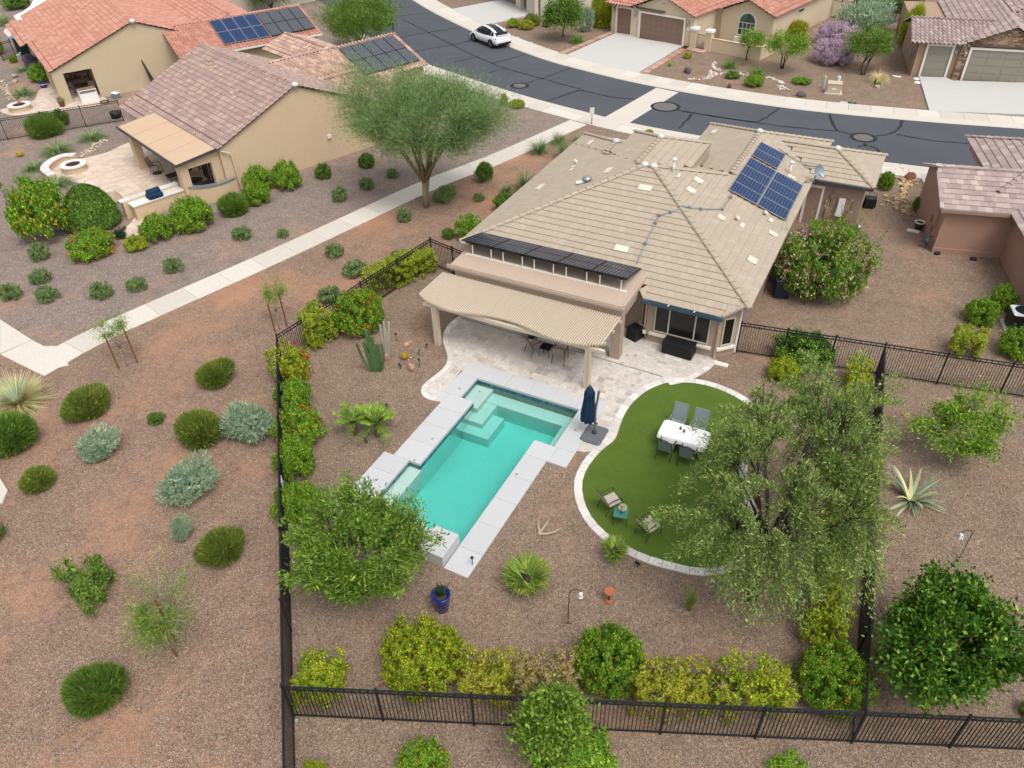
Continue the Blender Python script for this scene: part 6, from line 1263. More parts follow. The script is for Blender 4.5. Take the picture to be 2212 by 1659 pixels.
fv=thing('flower_vase','white flower bunch in a vase on the green side table','vase',p+Vector((.03,.03,.462))); MB().lathe([(.035,0),(.05,.05),(.035,.12)],10).build('vase','glass_dark',fv,True); rng=np.random.default_rng(4); dd=dome_dirs(260,rng,-.2); V_,Q_=leaves(dd*.10+np.array([0,0,.19]),dd,.05,.045,rng,.6); ob('flowers',mesh_np('flowers',V_,Q_,'fl_white'),fv)
zp=lambda x,y:(884.8+x*.2,479.3+y*.2)
a=G(*zp(1290,1415)); c1=Vector((a.x+.20,a.y+.12,.034)); a=G(*zp(1600,1510)); c2=Vector((a.x+.05,a.y+.12,.034))
chair('brown sling armchair under the pergola, left of the small table',c1,face_rz(zp(1245,1220),zp(1360,1330),.88),'sling_brown','dark_frame'); chair('brown sling armchair under the pergola, right of the small table',c2,face_rz(zp(1545,1320),zp(1650,1340),.88),'sling_brown','dark_frame')
p=G(*zp(1470,1450)); side_table('dark glass side table between the pergola armchairs',Vector((p.x,p.y+.05,.034)),0,'glass_dark','dark_frame',.25,.46)
# dining set
DT=Vector((8.55,-.25,.03)); TH=.74
tp=[G(*p,TH) for p in [(1436,905),(1421,937),(1516,965),(1541,936)]]; DT=sum(tp,Vector())/4; DT.z=.03; ax_=((tp[3]-tp[0])+(tp[2]-tp[1])).xy; ang=math.atan2(ax_.y,ax_.x)*0.5; LX=((tp[3]-tp[0]).length+(tp[2]-tp[1]).length)/4; LY=((tp[1]-tp[0]).length+(tp[3]-tp[2]).length)/4
dt=thing('dining_table','long dining table under a white cloth on the lawn','table',DT,ang)
tb=MB().box(-LX,LX,-LY,LY,TH-.05,TH-.028,0,.09); tb.build('table_top','grey_metal',dt)
for x in(-1,1):
    for y in(-1,1): MB().tube([(x*(LX-.15),y*(LY-.12),TH-.05),(x*(LX-.12),y*(LY-.1),0)],.022,7).build('leg','grey_metal',dt)
tc=thing('tablecloth','white cloth draped over the dining table on the lawn','tablecloth',DT+Vector((0,0,TH-.026)),ang); pr_=[]; n=64
def rr(k,e=0.):
    a=2*math.pi*k/n; c,s=math.cos(a),math.sin(a); q=(abs(c)**11+abs(s)**11)**(-1/11); return Vector(((LX+e)*c*q,(LY+e)*s*q))
VV=[(0,0,.004)]+[(*rr(k,-.02),.004) for k in range(n)]+[(*rr(k,.015),-.01) for k in range(n)]+[(*rr(k,.035+.02*math.sin(k*1.3)),-.20-.035*math.sin(k*.6)) for k in range(n)]
FF=[(0,1+k,1+(k+1)%n) for k in range(n)]+[(1+j*n+k,1+(j+1)*n+k,1+(j+1)*n+(k+1)%n,1+j*n+(k+1)%n) for j in(0,1) for k in range(n)]; pmat('cloth_white',(.80,.80,.78),.85,.03,4,60,.04,.15); ob('cloth',mesh('cloth',VV,FF,'cloth_white',smooth=True),tc)
def dxy(x,y): c,s=math.cos(ang),math.sin(ang); return Vector((DT.x+c*x-s*y,DT.y+s*x+c*y,DT.z+TH-.02))
for x,y,lab,m in ((-.18,.12,'small dark tumbler on the white tablecloth','dark_frame'),(-.02,.03,'small green jar on the white tablecloth','lf_deep')):
    t=thing('table_jar',lab,'jar',dxy(x,y)); MB().lathe([(.03,0),(.04,.03),(.04,.11),(.03,.12)],10).build('jar_body',m,t,True); MB().lathe([(.033,.121),(.033,.135),(.01,.14)],10).build('jar_lid','grey_metal',t)
t=thing('serving_tray','flat clear tray on the white tablecloth','tray',dxy(-.08,.03)+Vector((0,0,.0)),ang); MB().box(-.16,.16,-.1,.1,.0,.012,0,.01).build('tray_base','white_plastic',t); [MB().box(-.16,.16,y-.006,y+.006,.012,.03).build('tray_rim','white_plastic',t) for y in(-.094,.094)]
cf=lambda x,y,e:Vector((DT.x+math.cos(ang)*x-math.sin(ang)*y,DT.y+math.sin(ang)*x+math.cos(ang)*y,.03))
for x in(-.48,.32): chair('grey green high backed sling chair behind the white dining table',cf(x,LY+.32,0),ang,'sling_grey','grey_metal',hb=1.05,group='dining chairs behind the table')
for x in(-.42,.38): chair('grey green sling chair in front of the white dining table',cf(x,-LY-.22,0),ang+math.pi,'sling_grey','dark_frame',hb=1.0,group='dining chairs before the table')
# cantilever parasol, folded
um=thing('patio_umbrella','folded navy cantilever umbrella on a square grey base','umbrella',Vector((5.74,-1.12,.034))); pmat('navy',(.007,.035,.075),.85,.2,6,60,.1,.3); pmat('base_grey',(.135,.138,.155),.6,.08,4,40,.06,.2)
MB().box(-.41,.41,-.50,.50,0,.11,0,.06).build('base','base_grey',um); MB().lathe([(.085,.11),(.085,.2),(.055,.22)],12).build('socket','dark_frame',um); MB().tube([(0,0,.15),(0,0,1.25),(.06,.05,2.05)],.042,10).build('pole','base_grey',um); MB().tube([(.06,.05,2.05),(.065,.052,2.12)],.055,10).build('pole_cap','base_grey',um)
MB().tube([(0,0,.62),(.08,-.02,.66),(.10,-.02,.60)],.03,8).build('crank','dark_frame',um)
cxu,cyu=-.28,.02
cn=MB().lathe([(.06,.60),(.25,.64),(.28,.80),(.24,1.2),(.19,1.65),(.185,1.90),(.205,1.94),(.12,2.14),(.05,2.28)],32,(cxu,cyu),mod=lambda i,k:(1+.20*math.cos(k*math.pi/2+i*.15)*(1 if 0<i<6 else .35))); cn.build('canopy','navy',um,True); MB().lathe([(.05,2.27),(.05,2.32),(.02,2.34)],10,(cxu,cyu)).build('finial','base_grey',um); MB().tube([(0,0,1.3),(-.1,.01,1.75),(cxu,cyu,2.26)],.022,7).build('arm','base_grey',um)
# storage boxes
pmat('wicker_dark',(.018,.017,.018),.55,.3,8,90,.3,.5)
def deck_box(label,loc,rz,w,d,h,lid=True):
    t=thing('storage_box',label,'storage box',loc,rz); MB().box(-w/2,w/2,-d/2,d/2,0,h-.05,0,.02).build('body','wicker_dark',t); MB().box(-w/2-.02,w/2+.02,-d/2-.02,d/2+.02,h-.049,h,0,.02).build('lid','wicker_dark',t); n=int(w/.1)
    for k in range(n): x=-w/2+w*(k+.5)/n; MB().box(x-.03,x+.03,-d/2-.012,-d/2,.04,h-.09).build('slat','wicker_dark',t)
    return t
qz=lambda x,y:(1253.5+x*.2,516.1+y*.2)
b_=(G(*qz(885,1250))+G(*qz(1175,1322)))/2; deck_box('long black wicker storage chest below the bay window',Vector((b_.x,b_.y+.38,.034)),R(-2),1.32,.68,.58); b_=G(*qz(545,1110)); deck_box('small black storage box at the bay corner',Vector((b_.x+.05,b_.y+.32,.034)),R(-20),.55,.55,.56)
# covered items seen below the pergola edge
for u,v,l in ((1146,716,'dark round fire bowl partly hidden under the pergola'),(1271,749,'dark round stool partly hidden under the pergola')):
    p=G(u,v,.4); t=thing('fire_bowl',l,'fire bowl',(p.x,p.y+.1,.034)); MB().lathe([(.16,0),(.12,.12),(.30,.30),(.34,.40),(.30,.41)],16).build('bowl','dark_frame',t,True); MB().lathe([(.28,.405),(.1,.42)],16).build('lid','black_metal',t)
# blue pot with agave
p=G(949,1325); pt=thing('blue_pot','tall glazed cobalt blue pot in the gravel','pot',(p.x,p.y+.18,0)); MB().lathe([(.17,0),(.20,.03),(.27,.45),(.285,.66),(.30,.70),(.30,.74),(.25,.74),(.24,.66)],24).build('pot_body','glaze_blue',pt,True); MB().lathe([(.24,.655),(.05,.67)],20).build('soil','bark_dark',pt)
ag=thing('potted_agave','dark spiky agave growing in the blue pot','agave',(p.x,p.y+.18,.66)); rng=np.random.default_rng(2); a=rng.uniform(0,6.28,22); D_=np.stack([np.cos(a),np.sin(a),rng.uniform(.7,3.2,22)],1); V_,Q_=blades(np.zeros((22,3)),D_,.42,.085,rng,3,.1); ob('leaves',mesh_np('leaves',V_,Q_,'lf_darkagave'),ag); MB().lathe([(.05,-.0),(.03,.08)],8).build('core','lf_darkagave',ag)
# bird feeders, bird bath
def hook(label,base,top_uv,tip,flip=1):
    b=G(*base); z=top_z(*top_uv,b.x,b.y); t=thing('bird_feeder_hook',label,'garden hook',b); d=rc*flip; MB().tube([(0,0,0),(0,0,z-.1),tuple(d*.06+Vector((0,0,z))),tuple(d*.18+Vector((0,0,z+.05))),tuple(d*.30+Vector((0,0,z))),tuple(d*.33+Vector((0,0,z-.06)))],.012,6).build('hook','black_metal',t); MB().tube([tuple(-rc*.12+Vector((0,0,.02))),tuple(rc*.12+Vector((0,0,.02)))],.01,6).build('foot','black_metal',t); return t,b+d*.33+Vector((0,0,z-.06))
t,pp_=hook('thin black hook with a hanging glass feeder near the fan palm',(1227,1347),(1233,1276),0); f=thing('bird_feeder','small clear hanging feeder with a pale base','bird feeder',pp_-Vector((0,0,.26))); MB().lathe([(.07,0),(.08,.03),(.03,.05),(.055,.08),(.06,.18),(.02,.22)],12).build('feeder_jar','white_plastic',f,True); MB().tube([(0,0,.21),(0,0,.27)],.006,5).build('hanger','black_metal',f)
t,pp_=hook('leaning black hook with a hanging lantern in the right yard',(2073,1204),(2104,1147),0,-1); f=thing('hanging_lantern','small grey white hanging lantern in the right yard','lantern',pp_-Vector((0,0,.26))); MB().lathe([(.09,0),(.10,.03),(.06,.17),(.03,.2)],10).build('shade','white_plastic',f); [MB().bar((math.cos(a)*.1,math.sin(a)*.1,.0),(math.cos(a)*.06,math.sin(a)*.06,.18),.012).build('rib','black_metal',f) for a in [k*1.05 for k in range(6)]]; MB().tube([(0,0,.19),(0,0,.27)],.006,5).build('hanger','black_metal',f)
p=G(1315,1298); pmat('terracotta',(.40,.135,.06),.8,.15,6); bb=thing('bird_bath','terracotta bird bath on a slim stem in the gravel','bird bath',p); MB().lathe([(.13,0),(.12,.03),(.05,.07)],14).build('foot','terracotta',bb,True); MB().lathe([(.04,.06),(.035,.36),(.05,.42)],12).build('stem','terracotta',bb,True); MB().lathe([(.05,.42),(.15,.46),(.17,.50),(.145,.50),(.05,.465)],16).build('bowl','terracotta',bb,True)
# driftwood
p=G(1163,1155); pmat('driftwood',(.42,.34,.26),.9,.2,8); dw=thing('driftwood','pale forked driftwood lying on the gravel','driftwood',p); MB().tube([(0,0,.05),(.05,.25,.08),(.12,.5,.25)],[.05,.045,.02],7).build('branch','driftwood',dw); MB().tube([(0,0,.05),(.25,.10,.06),(.5,.28,.12),(.62,.45,.2)],[.05,.045,.035,.015],7).build('branch','driftwood',dw); MB().tube([(.02,.05,.05),(-.12,.25,.10),(-.20,.45,.25)],[.045,.04,.015],7).build('branch','driftwood',dw)
# path lights
def path_light(u,v,label='small black path light stake in the gravel',h=.42,spotl=False):
    t=thing('path_light',label,'path light',G(u,v),u*.7,'small black garden lights')
    if spotl: MB().tube([(0,0,0),(0,0,.16)],.014,6).build('stake','black_metal',t); MB().tube([(-.06,0,.16),(.08,.04,.26)],[.035,.05],10).build('lamp_head','black_metal',t)
    else: MB().tube([(0,0,0),(0,0,h)],.014,6).build('stake','black_metal',t); MB().lathe([(.02,h-.1),(.06,h-.02),(.055,h),(.02,h+.02)],10).build('lamp_head','black_metal',t)
zc=lambda x,y:(759.45+x*.17432,648.85+y*.17432)
for x,y in((558,505),(843,825)): path_light(*zc(x,y))
path_light(1021,1222,'black path light stake at the bottom corner of the pool'); path_light(*zc(1095,485),'black path light stake beside the left pergola post')
for x,y in((935,590),(835,672),(610,845)): path_light(*zc(x,y),'small black spotlight among the patio rocks',spotl=True)
path_light(1378,1225,'small black spotlight between the small palm and the lawn edging',spotl=True); path_light(793,958,'small black spotlight at the foot of the dwarf palms',spotl=True); path_light(838,885,'small black spotlight behind the dwarf palms',spotl=True); path_light(1640,1258,'small spotlight under the grey green tree',spotl=True)
# rocks
pmat('rock_rose',(.50,.27,.18),.9,.35,9,40,.25,.5,stain=((.68,.52,.42),7,.52,.8)); pmat('rock_purple',(.15,.105,.12),.95,.25,6,40,.25,.5); pmat('rock_tan',(.50,.38,.27),.9,.25,5,40,.2,.5); pmat('rock_grey',(.45,.43,.40),.9,.2,5,40,.2,.5); pmat('petrified',(.24,.10,.055),.9,.4,4,30,.3,.6)
tilemat('creek_stone',[(0,(.36,.26,.17)),(.4,(.52,.41,.28)),(.7,(.60,.50,.38)),(1,(.72,.66,.56))],.9,.15,20,.4); tilemat('creek_gold',[(0,(.33,.20,.10)),(.4,(.50,.34,.17)),(.8,(.58,.43,.26)),(1,(.66,.56,.44))],.9,.15,20,.4); tilemat('creek_white',[(0,(.52,.40,.30)),(.5,(.66,.57,.48)),(1,(.78,.74,.68))],.9,.12,20,.4)
def boulder(box,mat,label,seed,group=None,sz=.75,name='boulder'):
    c,r,h=spot(box); o=ob(name,rock_mesh(name,mat,seed,r,r*.8,max(h*.55,r*.5)*sz/.75,2),None,c,seed*1.3); return tag(o,label,'boulder',group)
for bx,m,l,s in [((869,735,893,750),'rock_rose','flat rose and white rock nearest the left pergola post',1),((877,782,901,803),'rock_rose','rose rock beside the path light by the patio curve',2),((831,756,842,782),'rock_rose','rose rock partly behind the cactus',3),((1474,140,1496,159),'rock_purple','purple grey boulder beside the pale rock bed across the street',4),((1717,192,1744,210),'rock_purple','dark purple boulder left of the utility cabinet',5),((1948,370,1982,389),'petrified','rust brown petrified log rock on the golden rock bed',6),((222,405,272,440),'rock_tan','large folded tan boulder on the sand house patio',7),((1887,180,1901,190),'rock_tan','tan boulder beside the small cactus across the street',8),((21,155,43,168),'rock_tan','flat tan boulder by the neighbour patio',9),((27,168,44,180),'rock_tan','mushroom shaped tan rock by the neighbour patio',10),((636,1548,648,1562),'rock_grey','pale rock outside the lower left fence corner',11),((637,1563,650,1581),'rock_rose','pink white rock below the pale rock at the fence corner',12)]: boulder(bx,m,l,s)
# barrel cactus and snake ornament
pmat('barrel',(.46,.33,.05),.8,.2,20,60,.3,.6)
def barrel(u,v,r,l):
    t=thing('barrel_cactus',l,'cactus',G(u,v)); MB().lathe([(r*.6,0),(r,r*.6),(r*.95,r*1.2),(r*.5,r*1.65),(r*.1,r*1.7)],24,mod=lambda i,k:1-.10*(k%2)).build('body','barrel',t,True); rng=np.random.default_rng(1); d=dome_dirs(350,rng,-.2); V_,Q_=leaves(d*np.array([r,r,r*.85])+np.array([0,0,r*.85]),d,.05,.008,rng,.3); ob('spines',mesh_np('spines',V_,Q_,'fl_yellow'),t)
barrel(875,774,.17,'golden barrel cactus among the patio rocks'); barrel(45,338,.22,'golden barrel cactus in the neighbour gravel')
sn=thing('snake_ornament','small red white and black snake ornament beside the barrel cactus','ornament',G(884,775)); pts=[(0,.12,.02),(.05,.08,.03),(0,.03,.03),(.05,-.03,.03),(.02,-.08,.03),(.05,-.13,.04)]
for i,(a,b_) in enumerate(zip(pts,pts[1:])): MB().tube([a,b_],.018,7).build('band',('fl_red','white_plastic','black_metal')[i%3],sn)
# beds of loose stones
def bed(pts,wd,n,s,mat,label,seed,nobj=120):
    rn=random.Random(seed); P=resample(cat_rom([G(*p)[:2] for p in pts],5),.1); t=thing('rock_bed',label,'rock bed'); ms=[rock_mesh('stone',mat,seed*10+i,1,.75,.55,1) for i in range(4)]; 
    for k in range(n):
        i=rn.randrange(len(P)); w_=wd*(.6+.4*math.sin(i*.15+seed)); q=P[i]+nrm(P,i)*rn.gauss(0,w_*.33); r=s*rn.uniform(.5,1.25); o=ob('stone',ms[k%4],t,(q.x,q.y,rn.uniform(-.01,.03)),rn.uniform(0,6.28),(r,r,r))
    return t
bed([(1935,360),(1960,375),(1975,392)],1.1,60,.15,'creek_gold','bed of golden river rock behind the rust brown log',1); bed([(1962,388),(1955,405),(1950,420),(1935,440),(1945,455),(1965,466)],1.0,190,.14,'creek_gold','winding bed of golden river rock at the mauve roofed house',2)
bed([(1488,171),(1520,172),(1545,160),(1540,140),(1550,135)],.9,130,.13,'creek_white','pale rock bed winding past the purple grey boulder',3); bed([(1560,158),(1590,160),(1640,165),(1670,172),(1690,180),(1690,195)],.8,130,.13,'creek_white','pale rock bed past the low green mounds across the street',4)
bed([(175,340),(195,325),(215,310),(228,303)],.7,90,.12,'creek_stone','dry rock bed leading to the sand house fire pit',5); bed([(2,175),(15,195),(30,210),(50,215),(62,208)],.9,110,.14,'creek_stone','dry rock bed beside the neighbour patio',6); bed([(40,435),(55,430),(68,425)],.4,26,.10,'creek_stone','small stones beside the bedding plants',7)
# ------------------------------------------------------------------ patios of the neighbour houses
def npatio(poly,label,seed,step=.45):
    P=[G(*p) for p in poly]; C=cat_rom([p[:2] for p in P],4,True); o=sheet('paved_patio',C,.02,'pale_paver',th=.03,label=label); rn=random.Random(seed); xs=[p.x for p in C]; ys=[p.y for p in C]; a=R(70); cells=[]; c0=Vector((sum(xs)/len(xs),sum(ys)/len(ys))); n=int(max(max(xs)-min(xs),max(ys)-min(ys))/step)+2
    for i in range(-n,n):
        for j in range(-n,n):
            q=[c0+Vector((math.cos(a)*(x)-math.sin(a)*(y),math.sin(a)*(x)+math.cos(a)*(y))) for x,y in ((i*step,j*step*.7),((i+1)*step,j*step*.7),((i+1)*step,(j+1)*step*.7),(i*step,(j+1)*step*.7))]
            if all(inside(p.x,p.y,C) for p in q): cells.append((dist((q[0].x,q[0].y,0)),q))
    cells.sort(key=lambda t:t[0]); st=MB(); pmx=None
    for k,(d_,q) in enumerate(cells):
        if k<280:
            if pmx is None: b0=MB().box(.004,step-.004,.004,step*.7-.004,-.02,0,0,.005); pmx=mesh('paver',b0.V,b0.F,'pale_paver')
            ob('paver',pmx,o,(q[0].x,q[0].y,.034+rn.uniform(0,.002)),a)
        else: st.prism([p+(c-p)*.01 for p,c in zip(q,q[1:]+q[:1])],.0,.034)
    if st.V: tag(st.build('pavers','pale_paver',o),kind='stuff')
    return o
npatio([(95,372),(130,350),(170,345),(230,330),(300,305),(420,330),(500,400),(420,425),(345,420),(330,470),(385,465),(420,455),(330,505),(255,510),(290,470),(250,430),(200,400),(165,395),(120,385)],'pale paved patio under and around the sand house patio roof',1)
npatio([(0,240),(30,250),(85,245),(160,235),(230,222),(215,205),(170,195),(140,185),(110,183),(85,195),(75,215),(50,225),(20,232)],'pale paved patio of the red tile house',2,.5)
npatio([(8,68),(25,55),(45,52),(60,80),(30,85)],'pale patio in the far corner yard',3,.6)
# curved seat wall and fire pits
sw=thing('seat_wall','curved stone capped seat wall round the fire pit','seat wall'); SWP=cat_rom([G(*p)[:2] for p in [(166,348),(140,350),(115,362),(102,378),(118,392)]],6); 
for i in range(len(SWP)-1):
    a,b_=SWP[i],SWP[i+1]; na,nb=nrm(SWP,i),nrm(SWP,i+1); MB().prism(ccw([tuple(a-na*.2),tuple(b_-nb*.2),tuple(b_+nb*.2),tuple(a+na*.2)]),0,.40).build('wall_section','stucco_sand',sw); MB().prism(ccw([tuple(a-na*.26),tuple(b_-nb*.26),tuple(b_+nb*.26),tuple(a+na*.26)]),.401,.48,0,.01).build('cap_stone','border_stone',sw)
def firepit(u,v,r,label):
    p=G(u,v); t=thing('fire_pit',label,'fire pit',p); MB().lathe([(r*.92,0),(r*.92,.38)],24).build('drum','stucco_sand',t); MB().lathe([(r*.55,.38),(r,.38),(r,.46),(r*.55,.46),(r*.55,.40)],24).build('cap_stone','border_stone',t); pmat('lava',(.085,.02,.022),.9,.4,30,90,.3,.8) if 'lava' not in MATS else None; MB().lathe([(r*.56,.42),(r*.3,.45),(.02,.44)],16).build('lava_rock','lava',t)
firepit(163,368,.82,'round fire pit with dark red rock on the sand house patio'); firepit(46,238,.85,'round fire pit with dark red rock on the red tile house patio')
tag(MB().lathe([(.1,.45),(.16,.5),(.12,.62),(.02,.7)],10).build('fire_ornament','terracotta',None,loc=G(48,236)),'small terracotta ornament on the far fire pit','ornament')
# outdoor kitchen
kA,kB=W2L(h2,G(282,440)),W2L(h2,G(388,418)); kt=thing('outdoor_kitchen','stucco outdoor kitchen counter with stone tops','counter',G(300,478),math.atan2((G(408,440)-G(300,478)).y,(G(408,440)-G(300,478)).x)); KL=(G(408,440)-G(300,478)).length
MB().box(0,KL,0,.7,0,.86).build('body','stucco_sand',kt); MB().box(-.3,KL,.72,1.05,0,1.02).build('bar_wall','stucco_sand',kt); nk=6
for k in range(nk): MB().box(-.05+KL*k/nk,-.05+KL*(k+1)/nk-.006,-.05,.715,.861,.93,0,.01).build('counter_stone','border_stone',kt); MB().box(-.4+(KL+.4)*k/nk,-.4+(KL+.4)*(k+1)/nk-.006,.66 if False else .722,1.15,1.021,1.08,0,.01).build('counter_stone','border_stone',kt)
MB().box(KL*.42,KL*.62,-.02,0,.12,.62).build('cabinet_door','stucco_sand',kt); MB().tube([(KL*.6,-.03,.4),(KL*.6,-.03,.45)],.012,6).build('handle','grey_metal',kt)
gp=L2W(kt,(KL*.46,.32,.935)); gr=thing('covered_grill','grill under a dark navy cover on the counter','grill',gp,kt.rotation_euler.z); MB().box(-.42,.42,-.34,.30,0,.30,0,.08).build('cover_body','navy',gr); MB().tube([(-.36,.0,.30),(.36,.0,.30)],.22,12).build('cover_hood','navy',gr,True)
# patio furniture of the sand house
ch=chair('dark swivel rocking chair with a tan sling on the sand house patio',G(330,378)+Vector((.1,.3,.034)),R(120),'sling_tan','black_metal',hb=1.0); MB().lathe([(.30,0),(.32,.02),(.28,.04)],16).build('swivel_base','black_metal',ch)
ch=chair('rust brown metal chair under the sand house patio roof',G(437,379)+Vector((0,.3,.034)),R(60),'rust','dark_frame',hb=.95)
t=thing('round_table','round dark glass patio table behind the low wall','table',G(420,418)+Vector((0,.3,.034))); MB().lathe([(.48,.69),(.5,.7),(.5,.715),(.3,.72)],20).build('table_top','glass_dark',t); MB().tube([(0,0,.69),(0,0,.25)],.03,8).build('pedestal','dark_frame',t); [MB().tube([(0,0,.3),(.32*math.cos(a),.32*math.sin(a),0)],.02,6).build('leg','dark_frame',t) for a in(0,1.57,3.14,4.71)]
t=thing('lounger','low dark lounge chair in the shade of the patio roof','lounger',G(378,388)+Vector((.2,.4,.034)),R(70)); MB().box(-.9,.5,-.3,.3,.28,.36,0,.02).build('seat','black_metal',t); MB().obox((.75,0,.55),((.5,0,.5),(0,1,0),(-.5,0,.5)),(.32,.3,.03)).build('backrest','black_metal',t); [MB().tube([(x,y,0),(x,y,.28)],.02,6).build('leg','black_metal',t) for x in(-.8,.4) for y in(-.25,.25)]
t=thing('floor_mat','pale grey mat on the sand house patio','mat',G(450,398)+Vector((0,.2,.036)),R(70)); MB().box(-1.1,1.1,-.5,.5,0,.012,0,.004).build('mat','grey_metal',t); MB().box(-1.05,1.05,-.45,.45,.013,.015).build('mat_field','base_grey',t)
# things of the red tile house
t=thing('barbecue','white steel barbecue cabinet in the red tile house patio opening','barbecue',G(188,222)+Vector((0,.35,.034)),R(62)); MB().box(-.65,.65,-.3,.35,0,.95,0,.02).build('cabinet','white_plastic',t); MB().box(-.62,.62,-.28,.33,.951,1.0).build('worktop','door_brown',t); MB().box(-.6,.6,-.312,-.3,.72,.9).build('control_panel','grey_metal',t); [MB().tube([(x,-.33,.81),(x,-.31,.81)],.035,8).build('knob','black_metal',t) for x in(-.4,-.2,0,.2,.4)]
for u,v,l in((150,190,'dark patio chair inside the red tile house patio'),(205,196,'dark patio chair beside the barbecue'),(165,205,'dark patio seat behind the barbecue')): chair(l,G(u,v)+Vector((0,0,.034)),u,'sling_brown','dark_frame')
t=thing('wall_shelf','brown shelf of tools at the back of the red tile house patio','shelf',L2W(h1,(-5.2,4.6,0)),h1.rotation_euler.z); [MB().box(-1.3,1.3,0,.4,z,z+.04).build('shelf','door_brown',t) for z in(.5,1.0,1.5,1.9)]; [MB().box(x-.03,x+.03,0,.4,0,2.).build('upright','door_brown',t) for x in(-1.3,0,1.3)]; rn=random.Random(2); [MB().box(x,x+rn.uniform(.12,.3),.05,.3,z+.04,z+.04+rn.uniform(.1,.35)).build('bin',rn.choice(['rock_tan','dark_frame','rust','trim_white']),t) for z in(.5,1.0,1.5) for x in(-1.1,-.6,.2,.7)]
t=thing('blue_pot','small blue and white pot on the red tile house patio','pot',G(96,190)); MB().lathe([(.22,0),(.26,.3),(.32,.42),(.26,.42)],14).build('pot_body','glaze_blue',t,True); MB().lathe([(.285,.30),(.30,.36)],14).build('band','white_plastic',t)
t=thing('terracotta_pot','terracotta pot with a small plant on the red tile house patio','pot',G(136,231)); MB().lathe([(.15,0),(.24,.36),(.26,.42),(.2,.42)],14).build('pot_body','petrified',t,True); rng=np.random.default_rng(3); d=dome_dirs(240,rng,-.1); V_,Q_=leaves(d*.2+np.array([0,0,.48]),d,.12,.03,rng,.5); ob('plant','' or mesh_np('plant',V_,Q_,'lf_greygreen'),t)
t=thing('folded_umbrella','dark folded umbrella leaning on the beige gable wall','umbrella',L2W(h1,(.2,-.5,0)),h1.rotation_euler.z); MB().tube([(0,0,.1),(-.2,.15,1.0),(-.45,.3,2.3)],[.22,.14,.04],10).build('canopy','dark_frame',t); MB().tube([(0,0,0),(0,0,.12)],.2,10).build('base','dark_frame',t)
t=thing('hose_reel','coiled dark hose on the gravel by the beige wall','hose',G(226,222)); VV=[]; MB().tube([(.32*math.cos(a*.5),.32*math.sin(a*.5),.02+.003*a) for a in range(38)],.018,6).build('coil','black_metal',t)
t=thing('pump_box','small blue grey equipment box by the beige gable wall','box',G(252,212)); MB().box(-.3,.3,-.2,.2,0,.4,0,.03).build('body','conduit',t); MB().box(-.32,.32,-.22,.22,.401,.44,0,.03).build('lid','white_plastic',t)
t=thing('planter_tub','round black tub planter at the neighbour fence','planter',G(252,254)); MB().lathe([(.36,0),(.40,.45),(.36,.45),(.34,.38)],18).build('tub','black_metal',t,True); MB().lathe([(.34,.385),(.05,.4)],16).build('soil','bark_dark',t)
t=thing('garden_statue','small white animal statue in the neighbour gravel','statue',G(44,128)); MB().tube([(-.2,0,.35),(.2,0,.38),(.32,0,.6),(.42,0,.66)],[.1,.11,.07,.04],8).build('body','white_plastic',t,True); [MB().tube([(x,y,.36),(x,y,0)],[.03,.025],6).build('leg','white_plastic',t) for x in(-.15,.15) for y in(-.06,.06)]
sheet('paddling_pool',[G(*p) for p in [(18,83),(34,70),(52,64),(70,72),(72,86),(40,90)]],.05,'pool_blue' if 'pool_blue' in MATS else (pmat('pool_blue',(.02,.26,.50),.2) and 'pool_blue'),th=.05,label='bright blue pool water in the far corner yard')
# ------------------------------------------------------------------ side yard things
pmat('bin_dark',(.012,.028,.042),.5,.15,4)
def bin_(u,v,label,rz):
    p=G(u,v); t=thing('wheelie_bin',label,'bin',p,rz,'dark wheelie bins beside the tan house'); mb=MB(); a,b_=.24,.29; mb.add([(-a,-a,.05),(a,-a,.05),(a,a,.05),(-a,a,.05),(-b_,-b_,.95),(b_,-b_,.95),(b_,b_+.05,.95),(-b_,b_+.05,.95)],[(3,2,1,0),(4,5,6,7),(0,1,5,4),(1,2,6,5),(2,3,7,6),(3,0,4,7)]); mb.build('body','bin_dark',t); MB().box(-.31,.31,-.32,.36,.951,1.0,0,.03).build('lid','bin_dark',t); [MB().tube([(x-.03,.30,.1),(x+.03,.30,.1)],.1,12).build('wheel','tyre',t) for x in(-.22,.22)]; MB().tube([(-.26,.40,.97),(.26,.40,.97)],.018,6).build('handle','bin_dark',t)
bin_(1702,560,'dark wheelie bin behind the pink flowered bush, farthest along the wall',R(-80)); bin_(1697,585,'dark wheelie bin behind the pink flowered bush, second along the wall',R(-75)); bin_(1690,618,'dark wheelie bin at the pink flowered bush, third along the wall',R(-80)); bin_(1682,640,'dark wheelie bin at the front of the pink flowered bush',R(-70))
t=thing('garden_cart','black box cart standing by the brown wall corner','cart',G(1875,452)+Vector((0,.25,0)),R(10)); MB().box(-.3,.3,-.25,.25,.12,.62,0,.03).build('body','black_metal',t); MB().tube([(-.2,-.26,.6),(-.2,-.3,1.0),(.2,-.3,1.0),(.2,-.26,.6)],.015,6).build('handle','black_metal',t); [MB().tube([(x-.02,.2,.12),(x+.02,.2,.12)],.12,12).build('wheel','tyre',t) for x in(-.3,.3)]
for u,v,l,a in((1843,515,'pale splash block below the brown side wall',0),(1972,500,'pale splash block near the dark clay pot',5),(1937,166,'pale splash block at the stone garage house',0)): t=ob('splash_block',None,None); bpy.data.objects.remove(t); tag(MB().box(-.32,.32,-.12,.12,0,.07,0,.025).build('splash_block','trim_white',None,loc=G(u,v)),l,'splash block').rotation_euler.z=R(a-8)
